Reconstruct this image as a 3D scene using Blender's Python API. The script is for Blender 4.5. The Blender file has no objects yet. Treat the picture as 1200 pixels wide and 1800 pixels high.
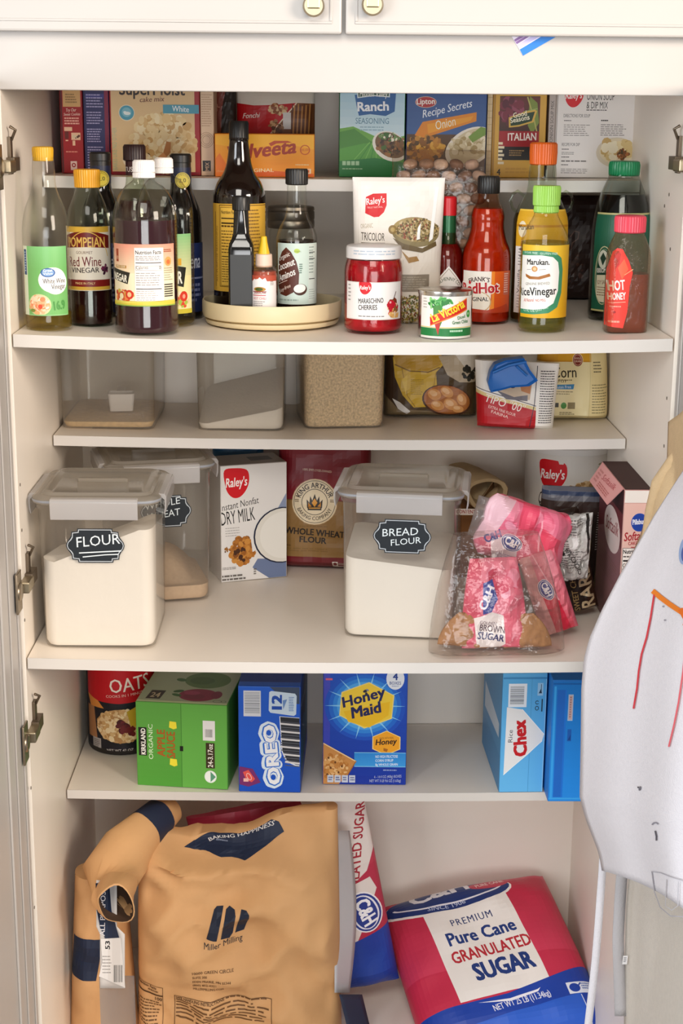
import bpy, bisect, math, random
from math import sin, cos, pi, asin, sqrt, atan2, radians
from mathutils import Vector, Matrix, noise, geometry

scn = bpy.context.scene
COL = scn.collection

# ------------------------------------------------------------------ camera
CAM_F, CAM_PITCH, CAM_YAW, CAM_ROLL = 2706.135, .2525, .0157, .0091   # focal length in px of the 1200x1800 frame
CAM = Vector((-.0307, -1.8728, 1.5))
_cy, _sy = cos(CAM_YAW), sin(CAM_YAW)
_F = Vector((_sy * cos(CAM_PITCH), _cy * cos(CAM_PITCH), -sin(CAM_PITCH)))
_R = Vector((_cy, -_sy, 0))
_U = _R.cross(_F)
_R2 = _R * cos(CAM_ROLL) + _U * sin(CAM_ROLL)
_U2 = _U * cos(CAM_ROLL) - _R * sin(CAM_ROLL)
cam_data = bpy.data.cameras.new('camera')
cam_data.sensor_fit = 'VERTICAL'
cam_data.sensor_height = 24.0
cam_data.lens = CAM_F / 1800 * 24.0
cam_data.clip_start = .05
cam = bpy.data.objects.new('camera', cam_data)
COL.objects.link(cam)
cam.matrix_world = Matrix(((_R2.x, _U2.x, -_F.x, CAM.x), (_R2.y, _U2.y, -_F.y, CAM.y), (_R2.z, _U2.z, -_F.z, CAM.z), (0, 0, 0, 1)))
scn.camera = cam

# ------------------------------------------------------------------ colour, world, light
scn.view_settings.view_transform = 'Standard'
scn.view_settings.look = 'None'
scn.view_settings.gamma = 1.0
scn.view_settings.use_curve_mapping = False
scn.view_settings.exposure = -0.03
scn.cycles.max_bounces = 12
scn.cycles.diffuse_bounces = 5
scn.cycles.glossy_bounces = 4
scn.cycles.transmission_bounces = 8
scn.cycles.transparent_max_bounces = 48
scn.cycles.caustics_reflective = False
scn.cycles.caustics_refractive = False
scn.cycles.use_denoising = True

world = bpy.data.worlds.new('room_light')
scn.world = world
world.use_nodes = True
_bg = world.node_tree.nodes['Background']
_bg.inputs['Color'].default_value = (1.0, .97, .95, 1)
_bg.inputs['Strength'].default_value = .25


def area_light(name, loc, aim, sx, sy, power, col):
    d = bpy.data.lights.new(name, 'AREA')
    d.shape = 'RECTANGLE'
    d.size, d.size_y = sx, sy
    d.energy = power
    d.color = col
    o = bpy.data.objects.new(name, d)
    COL.objects.link(o)
    o.location = loc
    o.rotation_euler = (Vector(aim) - Vector(loc)).to_track_quat('-Z', 'Y').to_euler()
    return o


area_light('window_daylight', (-1.8, -2.1, 1.5), (.1, .2, .9), 1.1, 1.4, 50, (.90, .95, 1.0))
area_light('kitchen_lamp', (1.9, -1.9, 1.95), (-.2, .15, .9), .9, .9, 82, (1.0, .86, .72))
area_light('high_front_fill', (-.15, -2.1, 2.5), (0, .2, .85), 1.0, .8, 27, (1.0, .95, .88))  # unseen fill added high behind the camera to brighten the fronts
area_light('low_front_fill', (.1, -3.4, 1.12), (0, .2, .85), 1.5, .9, 40, (.97, .98, 1.0))  # unseen low fill added to lift the dim shelves and bins


# ------------------------------------------------------------------ pixels of the photograph -> places in the pantry
def ray(x, y):
    a, b = x - 600, y - 900
    return _F * CAM_F + _R2 * a - _U2 * b


def aty(x, y, Y):
    d = ray(x, y)
    P = CAM + d * ((Y - CAM.y) / d.y)
    return P.x, P.z


def atz(x, y, Z):
    d = ray(x, y)
    P = CAM + d * ((Z - CAM.z) / d.z)
    return P.x, P.y


W2 = .405                                  # half width of the pantry
DEPTH, HALF = .526, .2528                  # back wall, front edge of the half-depth shelves
SHELF_Z = {1: 1.4172, 2: 1.2381, 3: 1.0605, 4: .8209, 5: .521}
SAG = {1: .002, 2: .007, 3: .004, 4: .005, 5: .004}
FLOOR_Z = .10


def shelf_z(X, s):
    return SHELF_Z[s] - SAG[s] * (1 - (X / W2) ** 2)


def on(x, y, s):
    z = SHELF_Z[s]
    for _ in range(4):
        X, Y = atz(x, y, z)
        z = shelf_z(X, s)
    return X, Y, z


# ------------------------------------------------------------------ materials
def lin(h):
    if not isinstance(h, str):
        return tuple(h)[:3]
    h = h.lstrip('#')
    if len(h) == 3:
        h = ''.join(c * 2 for c in h)
    out = []
    for i in (0, 2, 4):
        c = int(h[i:i + 2], 16) / 255
        out.append(c / 12.92 if c <= .04045 else ((c + .055) / 1.055) ** 2.4)
    return tuple(out)


_mats = {}


def mat(name, col='#ffffff', rough=.5, metal=0.0, var=.0, scale=30.0, bump=0.0, bscale=60.0, spec=.5, coat=0.0, sss=0.0):
    if name in _mats:
        return _mats[name]
    m = bpy.data.materials.new(name)
    m.use_nodes = True
    nt = m.node_tree
    b = nt.nodes['Principled BSDF']
    c = lin(col)
    b.inputs['Base Color'].default_value = (*c, 1)
    b.inputs['Roughness'].default_value = rough
    b.inputs['Metallic'].default_value = metal
    b.inputs['Specular IOR Level'].default_value = spec
    b.inputs['Coat Weight'].default_value = coat
    b.inputs['Coat Roughness'].default_value = .08
    if sss:
        b.inputs['Subsurface Weight'].default_value = sss
        b.inputs['Subsurface Radius'].default_value = (.01, .006, .004)
    tc = nt.nodes.new('ShaderNodeTexCoord')
    if var:
        n = nt.nodes.new('ShaderNodeTexNoise')
        n.inputs['Scale'].default_value = scale
        n.inputs['Detail'].default_value = 4
        nt.links.new(tc.outputs['Object'], n.inputs['Vector'])
        r = nt.nodes.new('ShaderNodeMapRange')
        r.inputs['From Min'].default_value = .3
        r.inputs['From Max'].default_value = .7
        r.inputs['To Min'].default_value = 1 - var
        r.inputs['To Max'].default_value = 1 + var
        nt.links.new(n.outputs['Fac'], r.inputs['Value'])
        mx = nt.nodes.new('ShaderNodeVectorMath')
        mx.operation = 'SCALE'
        mx.inputs[0].default_value = c
        nt.links.new(r.outputs['Result'], mx.inputs['Scale'])
        nt.links.new(mx.outputs['Vector'], b.inputs['Base Color'])
    if bump:
        n = nt.nodes.new('ShaderNodeTexNoise')
        n.inputs['Scale'].default_value = bscale
        n.inputs['Detail'].default_value = 3
        nt.links.new(tc.outputs['Object'], n.inputs['Vector'])
        bp = nt.nodes.new('ShaderNodeBump')
        bp.inputs['Strength'].default_value = bump
        bp.inputs['Distance'].default_value = .004
        nt.links.new(n.outputs['Fac'], bp.inputs['Height'])
        nt.links.new(bp.outputs['Normal'], b.inputs['Normal'])
    _mats[name] = m
    return m


def clear(name, tint='#ffffff', haze=.0, hazecol='#ffffff', gloss=1.0, rough=.04, bump=0.0, bscale=40.0):
    """Thin clear wall: lets light straight through with a tint, mirrors at grazing angles, HAZE is the milky share."""
    if name in _mats:
        return _mats[name]
    m = bpy.data.materials.new(name)
    m.use_nodes = True
    nt = m.node_tree
    nt.nodes.clear()
    out = nt.nodes.new('ShaderNodeOutputMaterial')
    tr = nt.nodes.new('ShaderNodeBsdfTransparent')
    tr.inputs['Color'].default_value = (*lin(tint), 1)
    last = tr
    if haze:
        df = nt.nodes.new('ShaderNodeBsdfDiffuse')
        df.inputs['Color'].default_value = (*lin(hazecol), 1)
        tl = nt.nodes.new('ShaderNodeBsdfTranslucent')
        tl.inputs['Color'].default_value = (*lin(hazecol), 1)
        a = nt.nodes.new('ShaderNodeMixShader')
        a.inputs['Fac'].default_value = .5
        nt.links.new(df.outputs[0], a.inputs[1])
        nt.links.new(tl.outputs[0], a.inputs[2])
        h = nt.nodes.new('ShaderNodeMixShader')
        h.inputs['Fac'].default_value = haze
        nt.links.new(tr.outputs[0], h.inputs[1])
        nt.links.new(a.outputs[0], h.inputs[2])
        last = h
    gl = nt.nodes.new('ShaderNodeBsdfGlossy')
    gl.inputs['Roughness'].default_value = rough
    fr = nt.nodes.new('ShaderNodeLayerWeight')        # grazing-angle sheen, the same from either side of the wall
    fr.inputs['Blend'].default_value = .5
    pw = nt.nodes.new('ShaderNodeMath')
    pw.operation = 'POWER'
    pw.inputs[1].default_value = 3.2
    nt.links.new(fr.outputs['Facing'], pw.inputs[0])
    mu = nt.nodes.new('ShaderNodeMath')
    mu.operation = 'MULTIPLY_ADD'
    mu.inputs[1].default_value = .55 * gloss
    mu.inputs[2].default_value = .022 * gloss
    nt.links.new(pw.outputs[0], mu.inputs[0])
    mx = nt.nodes.new('ShaderNodeMixShader')
    nt.links.new(mu.outputs[0], mx.inputs['Fac'])
    nt.links.new(last.outputs[0], mx.inputs[1])
    nt.links.new(gl.outputs[0], mx.inputs[2])
    nt.links.new(mx.outputs[0], out.inputs['Surface'])
    if bump:
        tc = nt.nodes.new('ShaderNodeTexCoord')
        n = nt.nodes.new('ShaderNodeTexNoise')
        n.inputs['Scale'].default_value = bscale
        n.inputs['Detail'].default_value = 3
        nt.links.new(tc.outputs['Object'], n.inputs['Vector'])
        bp = nt.nodes.new('ShaderNodeBump')
        bp.inputs['Strength'].default_value = bump
        bp.inputs['Distance'].default_value = .006
        nt.links.new(n.outputs['Fac'], bp.inputs['Height'])
        nt.links.new(bp.outputs['Normal'], gl.inputs['Normal'])
        nt.links.new(bp.outputs['Normal'], fr.inputs['Normal'])
    _mats[name] = m
    return m


def ink(rough=.45):
    """Printed ink: its colour is the colour of each printed shape."""
    name = 'printed_ink_%d' % round(rough * 100)
    if name in _mats:
        return _mats[name]
    m = bpy.data.materials.new(name)
    m.use_nodes = True
    nt = m.node_tree
    a = nt.nodes.new('ShaderNodeAttribute')
    a.attribute_name = 'ink'
    b = nt.nodes['Principled BSDF']
    b.inputs['Roughness'].default_value = rough
    b.inputs['Specular IOR Level'].default_value = .35
    nt.links.new(a.outputs['Color'], b.inputs['Base Color'])
    _mats[name] = m
    return m


# ------------------------------------------------------------------ objects
def thing(name, label, cat, loc=(0, 0, 0), rz=0.0, group=None, rx=0.0, ry=0.0):
    o = bpy.data.objects.new(name, None)
    COL.objects.link(o)
    o.empty_display_size = .02
    o.location = loc
    o.rotation_euler = (rx, ry, rz)
    return tag(o, label, cat, group)


def tag(o, label, cat, group=None):
    o['label'] = label
    o['category'] = cat
    if group:
        o['group'] = group
    return o


def rrect(hx, hy, r, n=5):
    r = min(r, hx * .999, hy * .999)
    pts = []
    for (cx, cy, a0) in ((hx - r, hy - r, 0), (-hx + r, hy - r, 90), (-hx + r, -hy + r, 180), (hx - r, -hy + r, 270)):
        for k in range(n + 1):
            a = radians(a0 + 90 * k / n)
            pts.append((cx + r * cos(a), cy + r * sin(a)))
    return pts


class MB:
    """Collects shapes; build() links them as one mesh object."""

    def __init__(s):
        s.v, s.f, s.m = [], [], []

    def add(s, verts, faces, mi=0):
        o = len(s.v)
        s.v += [tuple(p) for p in verts]
        for f in faces:
            s.f.append([i + o for i in f])
            s.m.append(mi)
        return s

    def box(s, x0, x1, y0, y1, z0, z1, mi=0):
        return s.add([(x0, y0, z0), (x1, y0, z0), (x1, y1, z0), (x0, y1, z0), (x0, y0, z1), (x1, y0, z1), (x1, y1, z1), (x0, y1, z1)],
                     [(3, 2, 1, 0), (4, 5, 6, 7), (0, 1, 5, 4), (1, 2, 6, 5), (2, 3, 7, 6), (3, 0, 4, 7)], mi)

    def loft(s, loops, mi=0, cap0=True, cap1=True):
        n = len(loops[0])
        v = [p for l in loops for p in l]
        f = []
        for k in range(len(loops) - 1):
            for i in range(n):
                j = (i + 1) % n
                f.append((k * n + i, k * n + j, (k + 1) * n + j, (k + 1) * n + i))
        if cap0:
            f.append(tuple(reversed(range(n))))
        if cap1:
            f.append(tuple((len(loops) - 1) * n + i for i in range(n)))
        return s.add(v, f, mi)

    def lathe(s, prof, n=40, mi=0, cap0=True, cap1=True, c=(0, 0)):
        return s.loft([[(c[0] + max(r, 1e-5) * cos(2 * pi * i / n), c[1] + max(r, 1e-5) * sin(2 * pi * i / n), z) for i in range(n)] for r, z in prof], mi, cap0, cap1)

    def rloft(s, secs, mi=0, n=5, cap0=True, cap1=True):
        """Rounded-rectangle sections (hx, hy, radius, z[, cx, cy])."""
        return s.loft([[(x + (q[4] if len(q) > 4 else 0), y + (q[5] if len(q) > 4 else 0), q[3]) for x, y in rrect(q[0], q[1], q[2], n)] for q in secs], mi, cap0, cap1)

    def tube(s, pts, r, n=8, mi=0):
        pts = [Vector(p) for p in pts]
        loops = []
        up = Vector((0, 0, 1))
        for i, p in enumerate(pts):
            t = (pts[min(i + 1, len(pts) - 1)] - pts[max(i - 1, 0)]).normalized()
            a = t.cross(up)
            if a.length < .05:
                a = t.cross(Vector((0, 1, 0)))
            a.normalize()
            b = t.cross(a)
            rr = r[i] if isinstance(r, (list, tuple)) else r
            loops.append([p + (a * cos(2 * pi * k / n) + b * sin(2 * pi * k / n)) * rr for k in range(n)])
        return s.loft(loops, mi)

    def grid(s, fn, nu, nv, mi=0):
        v = [fn(i / nu, j / nv) for j in range(nv + 1) for i in range(nu + 1)]
        f = [(j * (nu + 1) + i, j * (nu + 1) + i + 1, (j + 1) * (nu + 1) + i + 1, (j + 1) * (nu + 1) + i) for j in range(nv) for i in range(nu)]
        return s.add(v, f, mi)

    def build(s, name, mats, parent=None, smooth=40, bevel=0.0, seg=2, solid=0.0, weld=0.0):
        me = bpy.data.meshes.new(name)
        v, f, m = s.v, s.f, s.m
        if weld:
            key, remap, v2 = {}, [], []
            for p in v:
                k = tuple(round(c / weld) for c in p)
                if k not in key:
                    key[k] = len(v2)
                    v2.append(p)
                remap.append(key[k])
            f2, m2 = [], []
            for q, mi in zip(f, m):
                q = [remap[i] for i in q]
                r = [q[i] for i in range(len(q)) if q[i] != q[i - 1]]
                if len(set(r)) > 2:
                    f2.append(r)
                    m2.append(mi)
            v, f, m = v2, f2, m2
        me.from_pydata(v, [], f)
        for p, mi in zip(me.polygons, m):
            p.material_index = mi
        for mm in (mats if isinstance(mats, (list, tuple)) else [mats]):
            me.materials.append(mm)
        me.validate()
        if smooth:
            me.shade_smooth()
            me.set_sharp_from_angle(angle=radians(smooth))
        o = bpy.data.objects.new(name, me)
        COL.objects.link(o)
        if parent is not None:
            o.parent = parent
        if bevel:
            b = o.modifiers.new('bevel', 'BEVEL')
            b.width = bevel
            b.segments = seg
            b.limit_method = 'ANGLE'
        if solid:
            b = o.modifiers.new('solid', 'SOLIDIFY')
            b.thickness = solid
            b.offset = 0
        return o


def struct(o):
    o['kind'] = 'structure'
    return o


# ------------------------------------------------------------------ printed artwork
_glyph = {}


def glyphs(text, bold=0.0, shear=0.0, spacing=1.0):
    """(triangles of 2-D points, bounding box) of a line of text in the built-in face."""
    k = (text, shear, spacing)
    if k in _glyph:
        return _glyph[k]
    cu = bpy.data.curves.new('line', 'FONT')
    cu.body = text
    cu.resolution_u = 2
    cu.shear = shear
    cu.space_character = spacing
    ob = bpy.data.objects.new('line', cu)
    me = ob.to_mesh()
    me.calc_loop_triangles()
    co = [v.co for v in me.vertices]
    tris = [[(co[i].x, co[i].y) for i in t.vertices] for t in me.loop_triangles]
    xs = [c.x for c in co] or [0, 1]
    ys = [c.y for c in co] or [0, 1]
    r = (tris, (min(xs), min(ys), max(xs), max(ys)))
    ob.to_mesh_clear()
    bpy.data.objects.remove(ob)
    bpy.data.curves.remove(cu)
    _glyph[k] = r
    return r


def weight(b):
    """Heavier letters: the line is printed again a little to each side."""
    if b < .006:
        return ((0, 0),)
    if b < .018:
        return ((-b, 0), (b, 0))
    if b > .05:
        return tuple((b * cos(k * pi / 6), b * sin(k * pi / 6)) for k in range(12)) + ((0, 0),)
    return ((-b, -b * .6), (b, -b * .6), (-b, b * .6), (b, b * .6), (0, 0))


def _clip(poly, ax, val, keep_less):
    out = []
    for i in range(len(poly)):
        a, b = poly[i - 1], poly[i]
        ia = (a[ax] <= val) == keep_less or a[ax] == val
        ib = (b[ax] <= val) == keep_less or b[ax] == val
        if ia != ib:
            t = (val - a[ax]) / (b[ax] - a[ax])
            out.append((a[0] + (b[0] - a[0]) * t, a[1] + (b[1] - a[1]) * t))
        if ib:
            out.append(b)
    return out


class Art:
    """Flat artwork on the rectangle x0..x1, y0..y1 (y runs down). build() lays it on a surface fmap(u, v, lift)."""

    def __init__(s, x0, y0, x1, y1):
        s.b = (x0, y0, x1, y1)
        s.p = []
        s.n = 0
        s.rnd = random.Random(7)

    def poly(s, pts, col, keep=False):
        if not keep:
            s.n += 1
        pts = [(float(p[0]), float(p[1])) for p in pts]
        c = lin(col)
        if len(pts) == 3:
            s.p.append((s.n, pts, c))
            return s
        for t in geometry.tessellate_polygon([[Vector((p[0], p[1], 0)) for p in pts]]):
            s.p.append((s.n, [pts[i] for i in t], c))
        return s

    def rect(s, x0, y0, x1, y1, col):
        return s.poly([(x0, y0), (x1, y0), (x1, y1), (x0, y1)], col)

    def bg(s, col):
        return s.rect(*s.b, col)

    def grad(s, x0, y0, x1, y1, ca, cb, n=14, horiz=False):
        a, b = lin(ca), lin(cb)
        s.n += 1
        for i in range(n):
            t = (i + .5) / n
            c = tuple(a[k] + (b[k] - a[k]) * t for k in range(3))
            t0, t1 = i / n, (i + 1) / n
            if horiz:
                q = [(x0 + (x1 - x0) * t0, y0), (x0 + (x1 - x0) * t1, y0), (x0 + (x1 - x0) * t1, y1), (x0 + (x1 - x0) * t0, y1)]
            else:
                q = [(x0, y0 + (y1 - y0) * t0), (x1, y0 + (y1 - y0) * t0), (x1, y0 + (y1 - y0) * t1), (x0, y0 + (y1 - y0) * t1)]
            s.poly(q, c, True)
        return s

    def ell(s, cx, cy, rx, ry, col, rot=0.0, n=28, a0=0, a1=360, keep=False):
        pts = []
        full = a1 - a0 >= 360
        for i in range(n + (0 if full else 1)):
            a = radians(a0 + (a1 - a0) * i / n)
            x, y = rx * cos(a), ry * sin(a)
            c, q = cos(radians(rot)), sin(radians(rot))
            pts.append((cx + x * c - y * q, cy + x * q + y * c))
        return s.poly(pts, col, keep)

    def ring(s, cx, cy, rx, ry, w, col, n=32, a0=0, a1=360, rot=0.0):
        s.n += 1
        c, q = cos(radians(rot)), sin(radians(rot))

        def at(a, k):
            x, y = (rx - k * w) * cos(a), (ry - k * w) * sin(a)
            return (cx + x * c - y * q, cy + x * q + y * c)
        for i in range(n):
            a, b = radians(a0 + (a1 - a0) * i / n), radians(a0 + (a1 - a0) * (i + 1) / n)
            s.poly([at(a, 0), at(b, 0), at(b, 1), at(a, 1)], col, True)
        return s

    def line(s, pts, w, col):
        s.n += 1
        for (xa, ya), (xb, yb) in zip(pts, pts[1:]):
            dx, dy = xb - xa, yb - ya
            L = sqrt(dx * dx + dy * dy) or 1
            nx, ny = -dy / L * w / 2, dx / L * w / 2
            ex, ey = dx / L * w * .25, dy / L * w * .25
            s.n += 1
            s.poly([(xa + nx - ex, ya + ny - ey), (xb + nx + ex, yb + ny + ey), (xb - nx + ex, yb - ny + ey), (xa - nx - ex, ya - ny - ey)], col, True)
        return s

    def frame(s, x0, y0, x1, y1, w, col):
        s.n += 1
        for q in ((x0, y0, x1, y0 + w), (x0, y1 - w, x1, y1), (x0, y0 + w, x0 + w, y1 - w), (x1 - w, y0 + w, x1, y1 - w)):
            s.poly([(q[0], q[1]), (q[2], q[1]), (q[2], q[3]), (q[0], q[3])], col, True)
        return s

    def text(s, t, xa, ya, xb, yb, h, col, bold=.012, shear=0.0, spacing=1.0):
        """The line T with its baseline from (xa, ya) to (xb, yb), H tall; fitted to both."""
        tris, (bx0, by0, bx1, by1) = glyphs(t, bold, shear, spacing)
        s.n += 1
        dx, dy = xb - xa, yb - ya
        L = sqrt(dx * dx + dy * dy) or 1
        ux, uy = dy / L * h, -dx / L * h            # up on the page
        base = 0 if by0 > -.02 else by0
        kw, kh = 1 / max(bx1 - bx0, 1e-6), 1 / max(by1 - max(by0, -.02), 1e-6)
        c = lin(col)
        for i, (ox, oy) in enumerate(weight(bold)):
            if i:
                s.n += 1
            for tr in tris:
                s.p.append((s.n, [(xa + dx * (x + ox - bx0) * kw + ux * (y + oy) * kh, ya + dy * (x + ox - bx0) * kw + uy * (y + oy) * kh) for x, y in tr], c))
        return s

    def arctext(s, t, cx, cy, r, a0, a1, h, col, bold=.012, inside=False):
        """Text bent round (cx, cy): angles in degrees clockwise from 12 o'clock; INSIDE runs along the foot of the circle."""
        tris, (bx0, by0, bx1, by1) = glyphs(t, bold)
        s.n += 1
        k0 = 0
        c = lin(col)
        for i, tr in [(i, [(x + ox, y + oy) for x, y in t]) for i, (ox, oy) in enumerate(weight(bold)) for t in tris]:
            if i != k0:
                s.n += 1
                k0 = i
            q = []
            for x, y in tr:
                a = radians(a0 + (a1 - a0) * (x - bx0) / max(bx1 - bx0, 1e-6))
                yy = y / max(by1, .1) * h
                rr = r + yy if not inside else r - yy
                q.append((cx + rr * sin(a), cy - rr * cos(a)))
            s.p.append((s.n, q, c))
        return s

    def small(s, x0, y0, x1, y1, rows, col, seed=1, fill=.55, ragged=True):
        """Small print: rows of word-long dashes."""
        r = random.Random(seed)
        s.n += 1
        dy = (y1 - y0) / rows
        for i in range(rows):
            x, end = x0, x1 - (r.random() * .3 * (x1 - x0) if ragged else 0)
            while x < end:
                w = min((x1 - x0) * r.uniform(.06, .2), end - x)
                s.poly([(x, y0 + dy * i), (x + w, y0 + dy * i), (x + w, y0 + dy * (i + fill)), (x, y0 + dy * (i + fill))], col, True)
                x += w + (x1 - x0) * .025
        return s

    def blobs(s, cx, cy, rx, ry, n, size, cols, seed=1, squash=(.5, 1.0)):
        """A heap of small overlapping shapes (the printed picture of a food)."""
        r = random.Random(seed)
        n0 = s.n + 1
        for i in range(n):
            a, d = r.uniform(0, 2 * pi), sqrt(r.random())
            s.n = n0 + i % 110
            z = size * r.uniform(.6, 1.3)
            s.ell(cx + cos(a) * d * rx, cy + sin(a) * d * ry, z, z * r.uniform(*squash), r.choice(cols), r.uniform(0, 180), 9, keep=True)
        s.n = n0 + min(n, 110)
        return s

    def bars(s, x0, y0, x1, y1, col='#222222', seed=3, horiz=False):
        """A bar code."""
        r = random.Random(seed)
        s.n += 1
        t = 0.0
        while t < 1:
            w = r.choice((.02, .03, .05))
            if t + w > 1:
                break
            if horiz:
                q = (x0, y0 + (y1 - y0) * t, x1, y0 + (y1 - y0) * (t + w))
            else:
                q = (x0 + (x1 - x0) * t, y0, x0 + (x1 - x0) * (t + w), y1)
            s.poly([(q[0], q[1]), (q[2], q[1]), (q[2], q[3]), (q[0], q[3])], col, True)
            t += w + r.choice((.025, .035, .05))
        return s

    def build(s, name, parent, fmap, cu=0, cv=0, rough=.45, clip=True, lift=.00025, step=6e-6):
        """CU, CV: number of cells across and up, or their edges; the artwork is cut along them and follows the curved surface."""
        x0, y0, x1, y1 = s.b
        ue = None if not cu else (list(cu) if isinstance(cu, (list, tuple)) else [i / cu for i in range(cu + 1)])
        ve = None if not cv else (list(cv) if isinstance(cv, (list, tuple)) else [i / cv for i in range(cv + 1)])
        verts, faces, cols = [], [], []

        def cell(edges, a):
            k = bisect.bisect_right(edges, a) - 1
            return min(max(k, 0), len(edges) - 2)
        for layer, pts, c in s.p:
            q = [((x - x0) / (x1 - x0), 1 - (y - y0) / (y1 - y0)) for x, y in pts]
            if clip:
                for ax in (0, 1):
                    if min(p[ax] for p in q) < 0:
                        q = _clip(q, ax, 0.0, False)
                    if q and max(p[ax] for p in q) > 1:
                        q = _clip(q, ax, 1.0, True)
                    if len(q) < 3:
                        break
                if len(q) < 3:
                    continue
            cells = [q]
            for ax, ed in ((0, ue), (1, ve)):
                if not ed:
                    continue
                nxt = []
                for poly in cells:
                    a = cell(ed, min(p[ax] for p in poly) + 1e-7)
                    b = cell(ed, max(p[ax] for p in poly) - 1e-7)
                    rest = poly
                    for k in range(a + 1, b + 1):
                        lo = _clip(rest, ax, ed[k], True)
                        rest = _clip(rest, ax, ed[k], False)
                        if len(lo) > 2:
                            nxt.append(lo)
                        if len(rest) < 3:
                            break
                    if len(rest) > 2:
                        nxt.append(rest)
                cells = nxt
            l = lift + layer * step
            for poly in cells:
                m = len(poly)
                uc, vc = sum(p[0] for p in poly) / m, sum(p[1] for p in poly) / m
                pieces = [(poly, None)]
                if ue and ve:
                    i, j = cell(ue, uc), cell(ve, vc)
                    ua, ub, va, vb = ue[i], ue[i + 1], ve[j], ve[j + 1]
                    loc = [((p[0] - ua) / (ub - ua), (p[1] - va) / (vb - va)) for p in poly]
                    skew = [(p[0] - p[1], p[1]) for p in loc]          # the diagonal of the cell is where this is 0
                    corner = [fmap(ua, va, l), fmap(ub, va, l), fmap(ub, vb, l), fmap(ua, vb, l)]
                    pieces = []
                    for less in (True, False):
                        w = _clip(skew, 0, 0.0, less) if min(p[0] for p in skew) < 0 < max(p[0] for p in skew) else (skew if (sum(p[0] for p in skew) <= 0) == less else [])
                        if len(w) < 3:
                            continue
                        w = [(p[0] + p[1], p[1]) for p in w]
                        if less:
                            out = [corner[0] * (1 - b) + corner[3] * (b - a) + corner[2] * a for a, b in w]
                        else:
                            out = [corner[0] * (1 - a) + corner[1] * (a - b) + corner[2] * b for a, b in w]
                        pieces.append((w, out))
                elif ue:
                    i = cell(ue, uc)
                    ua, ub = ue[i], ue[i + 1]
                    out = []
                    for p in poly:
                        t = (p[0] - ua) / (ub - ua)
                        out.append(fmap(ua, p[1], l) * (1 - t) + fmap(ub, p[1], l) * t)
                    pieces = [(poly, out)]
                else:
                    pieces = [(poly, [fmap(u, v, l) for u, v in poly])]
                for flat, out in pieces:
                    ar = sum(flat[k - 1][0] * flat[k][1] - flat[k][0] * flat[k - 1][1] for k in range(len(flat)))
                    if abs(ar) < 1e-10:
                        continue
                    if ar < 0:
                        out = out[::-1]
                    o = len(verts)
                    verts += [tuple(p) for p in out]
                    faces.append(list(range(o, o + len(out))))
                    cols.append(c)
        me = bpy.data.meshes.new(name)
        me.from_pydata(verts, [], faces)
        at = me.color_attributes.new('ink', 'FLOAT_COLOR', 'CORNER')
        data = []
        for p, c in zip(me.polygons, cols):
            data += [c[0], c[1], c[2], 1.0] * p.loop_total
        at.data.foreach_set('color', data)
        me.materials.append(ink(rough))
        o = bpy.data.objects.new(name, me)
        COL.objects.link(o)
        o.parent = parent
        return o


def flat_map(o, du, dv):
    """Onto a flat face: corner O (left foot), DU to the right foot, DV to the left head."""
    o, du, dv = Vector(o), Vector(du), Vector(dv)
    n = du.cross(dv).normalized()
    return lambda u, v, l: o + du * u + dv * v + n * l


def round_map(r, z0, z1, span, c=(0, 0), mid=0.0):
    """Round a standing cylinder (R may be a function of z); SPAN radians wide, its middle turned MID from the front."""
    rf = r if callable(r) else (lambda z: r)

    def f(u, v, l):
        z = z0 + (z1 - z0) * v
        a = (u - .5) * span + mid
        q = rf(z) + l
        return Vector((c[0] + q * sin(a), c[1] - q * cos(a), z))
    return f

# ================================================================== the setting: the open pantry
lam = mat('almond_laminate', '#f0e7db', .42, var=.012, scale=9)
paint = mat('white_paint', '#b5b0ab', .38, var=.01, scale=6)
edge = mat('white_edge_band', '#d3cdc6', .4)
steel = mat('hinge_steel', '#a89a86', .32, metal=1.0)
nickel = mat('brushed_nickel', '#a89c84', .35, metal=1.0)
dark_hole = mat('drilled_hole', '#6b6258', .8)

TOP_Z = 1.66


def wall(name, x0, x1, y0, y1, z0, z1, m=lam):
    return struct(MB().box(x0, x1, y0, y1, z0, z1).build(name, m, smooth=0))


wall_left = wall('wall_left', -W2 - .018, -W2, 0, DEPTH, 0, TOP_Z)
wall_right = wall('wall_right', W2, W2 + .018, 0, DEPTH, 0, TOP_Z)
wall_back = wall('wall_back', -W2 - .018, W2 + .018, DEPTH, DEPTH + .012, 0, TOP_Z)
ceiling = wall('ceiling', -W2, W2, 0, DEPTH, TOP_Z, TOP_Z + .018)
floor = wall('floor', -W2, W2, 0, DEPTH, FLOOR_Z - .02, FLOOR_Z)
HZ = aty(600, 163, 0)[1]
trim_1 = struct(MB().box(-W2 - .30, W2 + .30, -.001, .019, HZ, TOP_Z + .6).build('trim_1', paint, smooth=0, bevel=.001))
trim_2 = wall('trim_2', -W2, W2, .04, .055, 0, FLOOR_Z - .02, paint)

# shelf-pin holes in the side walls
for side, pts in ((-1, [(35, 852), (38, 932), (43, 1090), (50, 1313), (54, 1385), (60, 1595)]),
                  (1, [(1172, 700), (1167, 784), (1176, 342), (1178, 438), (1168, 362)])):
    mb = MB()
    for px, py in pts:
        d = ray(px, py)
        P = CAM + d * ((side * W2 - CAM.x) / d.x)
        mb.lathe([(.0022, 0), (.0022, .0006)], 12)
        for i in range(-24, 0):
            x, y, z = mb.v[i]
            mb.v[i] = (side * W2 - side * z, P.y + x, P.z + y)
    o = mb.build('pin_hole', dark_hole, wall_left if side < 0 else wall_right, smooth=0)

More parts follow.
